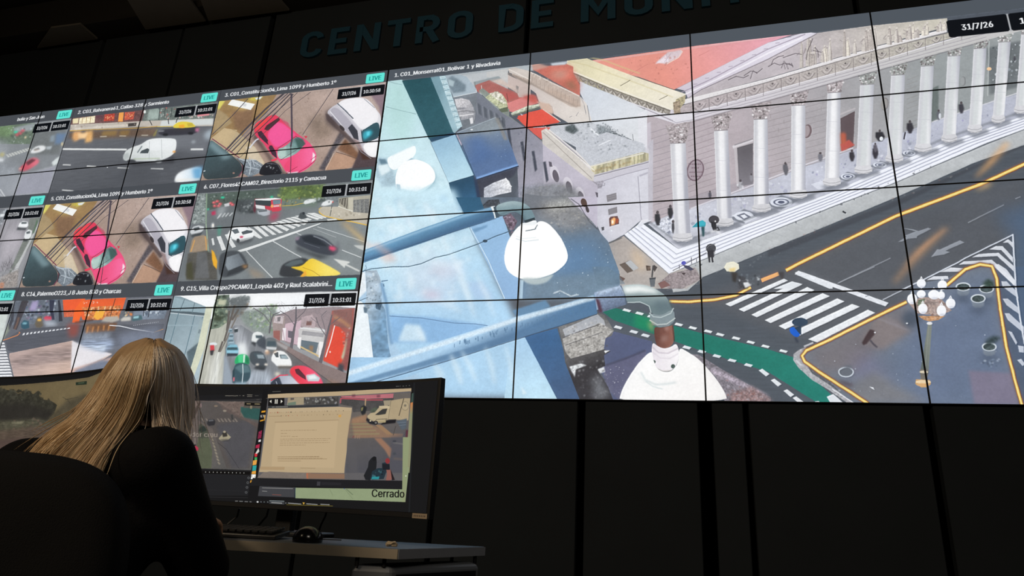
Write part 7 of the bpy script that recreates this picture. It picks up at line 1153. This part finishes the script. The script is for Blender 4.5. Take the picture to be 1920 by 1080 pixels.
GF = [[(289, 642, 1.635), (287, 672, 1.583), (283, 712, 1.577), (283, 745, 1.60), (286, 775, 1.61), (286, 792, 1.60), (288, 806, 1.59)],
 [(291, 642, 1.64), (301, 670, 1.588), (302, 715, 1.583), (298, 760, 1.60), (305, 792, 1.60), (312, 812, 1.57), (322, 832, 1.54)],
 [(296, 641, 1.65), (318, 666, 1.61), (326, 713, 1.605), (326, 762, 1.61), (330, 802, 1.605), (334, 828, 1.59), (338, 850, 1.57)],
 [(300, 641, 1.67), (332, 664, 1.645), (346, 708, 1.64), (349, 757, 1.64), (346, 802, 1.63), (343, 834, 1.615), (341, 858, 1.61)],
 [(300, 641, 1.70), (337, 662, 1.70), (358, 703, 1.70), (362, 745, 1.70), (357, 787, 1.69), (351, 824, 1.67), (346, 850, 1.65)],
 [(298, 641, 1.74), (335, 662, 1.77), (354, 708, 1.79), (356, 755, 1.79), (350, 800, 1.76), (345, 840, 1.73), (338, 870, 1.70)],
 [(292, 642, 1.77), (318, 662, 1.81), (330, 710, 1.83), (330, 765, 1.83), (330, 810, 1.80), (328, 850, 1.76), (325, 885, 1.73)]]
def guide_arr(Gs): Gs = [[(q[0][0], q[0][1]-4, q[0][2])]+q[1:] for q in Gs]; return np.array([[list(rel(pr(*p))) for p in g_] for g_ in Gs])
def bez(A, g, t):                                               # Catmull-Rom over guides (g) and along them (t)
    def cr(P, x):
        n = P.shape[0]; i = np.clip(np.floor(x).astype(int), 0, n-2); f = x-i
        idx_ = [np.clip(i+k, 0, n-1) for k in (-1, 0, 1, 2)]; return idx_, f
    (ig, fg), (it, ft) = cr(A, g), cr(A[0], t)
    def w(f): return [(-f+2*f**2-f**3)/2, (2-5*f**2+3*f**3)/2, (f+4*f**2-3*f**3)/2, (-f**2+f**3)/2]
    wg, wt = w(fg), w(ft); out = 0
    for a in range(4):
        for b in range(4): out = out+A[ig[a], it[b]]*(wg[a]*wt[b])[..., None]
    return out
m_hair = bpy.data.materials.new('blonde_hair'); m_hair.use_nodes = True; nt = m_hair.node_tree; b = nt.nodes['Principled BSDF']; at = nt.nodes.new('ShaderNodeAttribute'); at.attribute_name = 'tint'; nt.links.new(at.outputs['Color'], b.inputs['Base Color']); b.inputs['Roughness'].default_value = .42; b.inputs['Specular IOR Level'].default_value = .55
rng = np.random.RandomState(11)
PAL = np.array([(.22, .135, .070), (.33, .215, .115), (.50, .345, .195), (.63, .47, .29), (.76, .61, .42)])
def strands(A, cnt, rad, name, parent, lmin=.82, tone_=(1, 1, 1)):
    n = 22; G_, T_ = A.shape[:2]; V_, F_, C_ = [], [], []
    cl = rng.rand(70)*(G_-1); cs = rng.rand(70); cdepth = rng.rand(70)
    for k in range(cnt):
        ci = rng.randint(70); g0 = cl[ci]+rng.normal()*.10; g0 = min(max(g0, 0), G_-1); g1 = min(max(cl[ci]+rng.normal()*.03*(1+3*rng.rand()), 0), G_-1)
        if rng.rand() < .35: g0 = g1 = rng.rand()*(G_-1)
        L_ = rng.uniform(lmin, 1.0); t = np.linspace(0, (T_-1)*L_, n); gg = g0+(g1-g0)*np.linspace(0, 1, n)
        p = bez(A, gg, t); dep = (-.006+.014*(rng.rand()-.2)*1.0+.010*cdepth[ci])*np.minimum(1, np.linspace(0, 3, n))
        ctr = p*0; view = p+np.array(O)-np.array([0, 0, EYE]); view = view/np.linalg.norm(view, axis=1)[:, None]; p = p+view*dep[:, None]
        ph = rng.rand(3)*6.28; am = rng.uniform(.0005, .0028)*np.linspace(0, 1, n); p = p+np.stack([np.sin(np.linspace(0, 5, n)+ph[i]) for i in range(3)], 1)*am[:, None]
        if rng.rand() < .02: p = p+np.linspace(0, 1, n)[:, None]**2*rng.normal(size=3)*.022
        d = np.gradient(p, axis=0); d = d/np.linalg.norm(d, axis=1)[:, None]; a = np.cross(d, view); a = a/(np.linalg.norm(a, axis=1)[:, None]+1e-9); c = np.cross(a, d)
        r = rad*rng.uniform(.6, 1.3)*np.minimum(1, np.linspace(1, 0, n)*5+.15); base = k*n*3
        for q in range(3):
            an = q*2.094; V_.append(p+(a*math.cos(an)+c*math.sin(an))*r[:, None])
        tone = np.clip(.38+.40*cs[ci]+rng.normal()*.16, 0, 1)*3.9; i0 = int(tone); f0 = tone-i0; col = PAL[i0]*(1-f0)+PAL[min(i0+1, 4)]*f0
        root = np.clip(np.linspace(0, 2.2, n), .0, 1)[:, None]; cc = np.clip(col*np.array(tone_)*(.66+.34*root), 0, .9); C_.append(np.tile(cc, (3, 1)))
    V_ = np.array(V_).reshape(cnt, 3, n, 3); idx_ = (np.arange(cnt)[:, None, None]*3*n+np.arange(3)[None, :, None]*n+np.arange(n-1)[None, None])
    nx = (np.arange(cnt)[:, None, None]*3*n+((np.arange(3)+1) % 3)[None, :, None]*n+np.arange(n-1)[None, None])
    F = np.stack([idx_, nx, nx+1, idx_+1], -1).reshape(-1, 4); V_ = V_.reshape(-1, 3); C = np.concatenate(C_)
    me = bpy.data.meshes.new(name); me.vertices.add(len(V_)); me.vertices.foreach_set('co', V_.astype(np.float32).ravel()); me.loops.add(F.size); me.loops.foreach_set('vertex_index', F.astype(np.int32).ravel()); me.polygons.add(len(F)); me.polygons.foreach_set('loop_start', np.arange(0, F.size, 4, dtype=np.int32)); me.polygons.foreach_set('loop_total', np.full(len(F), 4, np.int32)); me.update(); me.validate()
    ca = me.color_attributes.new('tint', 'FLOAT_COLOR', 'POINT'); ca.data.foreach_set('color', np.concatenate([C, np.ones((len(C), 1))], 1).astype(np.float32).ravel()); me.polygons.foreach_set('use_smooth', [True]*len(F)); me.materials.append(m_hair)
    o = bpy.data.objects.new(name, me); COL.objects.link(o); o.parent = parent; return o
def sheet(A, name, parent, off=.010, col=(.28, .18, .095)):
    n, k = 48, 40; G_, T_ = A.shape[:2]; gg, tt = np.meshgrid(np.linspace(0, G_-1, n), np.linspace(0, (T_-1)*.95, k), indexing='ij'); p = bez(A, gg.ravel(), tt.ravel())
    view = p+np.array(O)-np.array([0, 0, EYE]); view = view/np.linalg.norm(view, axis=1)[:, None]; rid = np.sin(gg.ravel()*23+np.sin(tt.ravel())*.6)*.0015
    ta = np.clip(tt.ravel()/1.0, 0, 1); p = p+view*(off*ta+rid)[:, None]; f = [(i*k+j, (i+1)*k+j, (i+1)*k+j+1, i*k+j+1) for i in range(n-1) for j in range(k-1)]
    o = mesh_obj(name, p, f, mat(name+'_base', col, .6, vary=.3, vscale=40), parent, smooth=True); sd = o.modifiers.new('s', 'SOLIDIFY'); sd.thickness = .004; return o
AB, AF = guide_arr(GD), guide_arr(GF)
hb = sheet(AB, 'hair', woman); hb['label'] = 'long blonde hair falling down her back to the left'
hf = sheet(AF, 'hair', woman); hf['label'] = 'straight front lock of hair hanging at the right of her head'
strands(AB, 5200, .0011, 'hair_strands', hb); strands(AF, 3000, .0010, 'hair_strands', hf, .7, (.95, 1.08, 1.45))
bm = bmesh.new(); bmesh.ops.create_uvsphere(bm, u_segments=32, v_segments=24, radius=1)     # hair close to the skull
for v in bm.verts: v.co = HM @ V3((v.co.x*.074, v.co.y*.086-.006, v.co.z*.100+.006))+rel(skull)
bmesh.ops.delete(bm, geom=[v for v in bm.verts if (HM.transposed() @ (v.co-rel(skull))).y > .045 and (HM.transposed() @ (v.co-rel(skull))).z < .06], context='VERTS')
bm_obj('hair_cap', bm, mat('hair_cap', (.20, .125, .065), .6, vary=.3, vscale=60), woman, smooth=True)
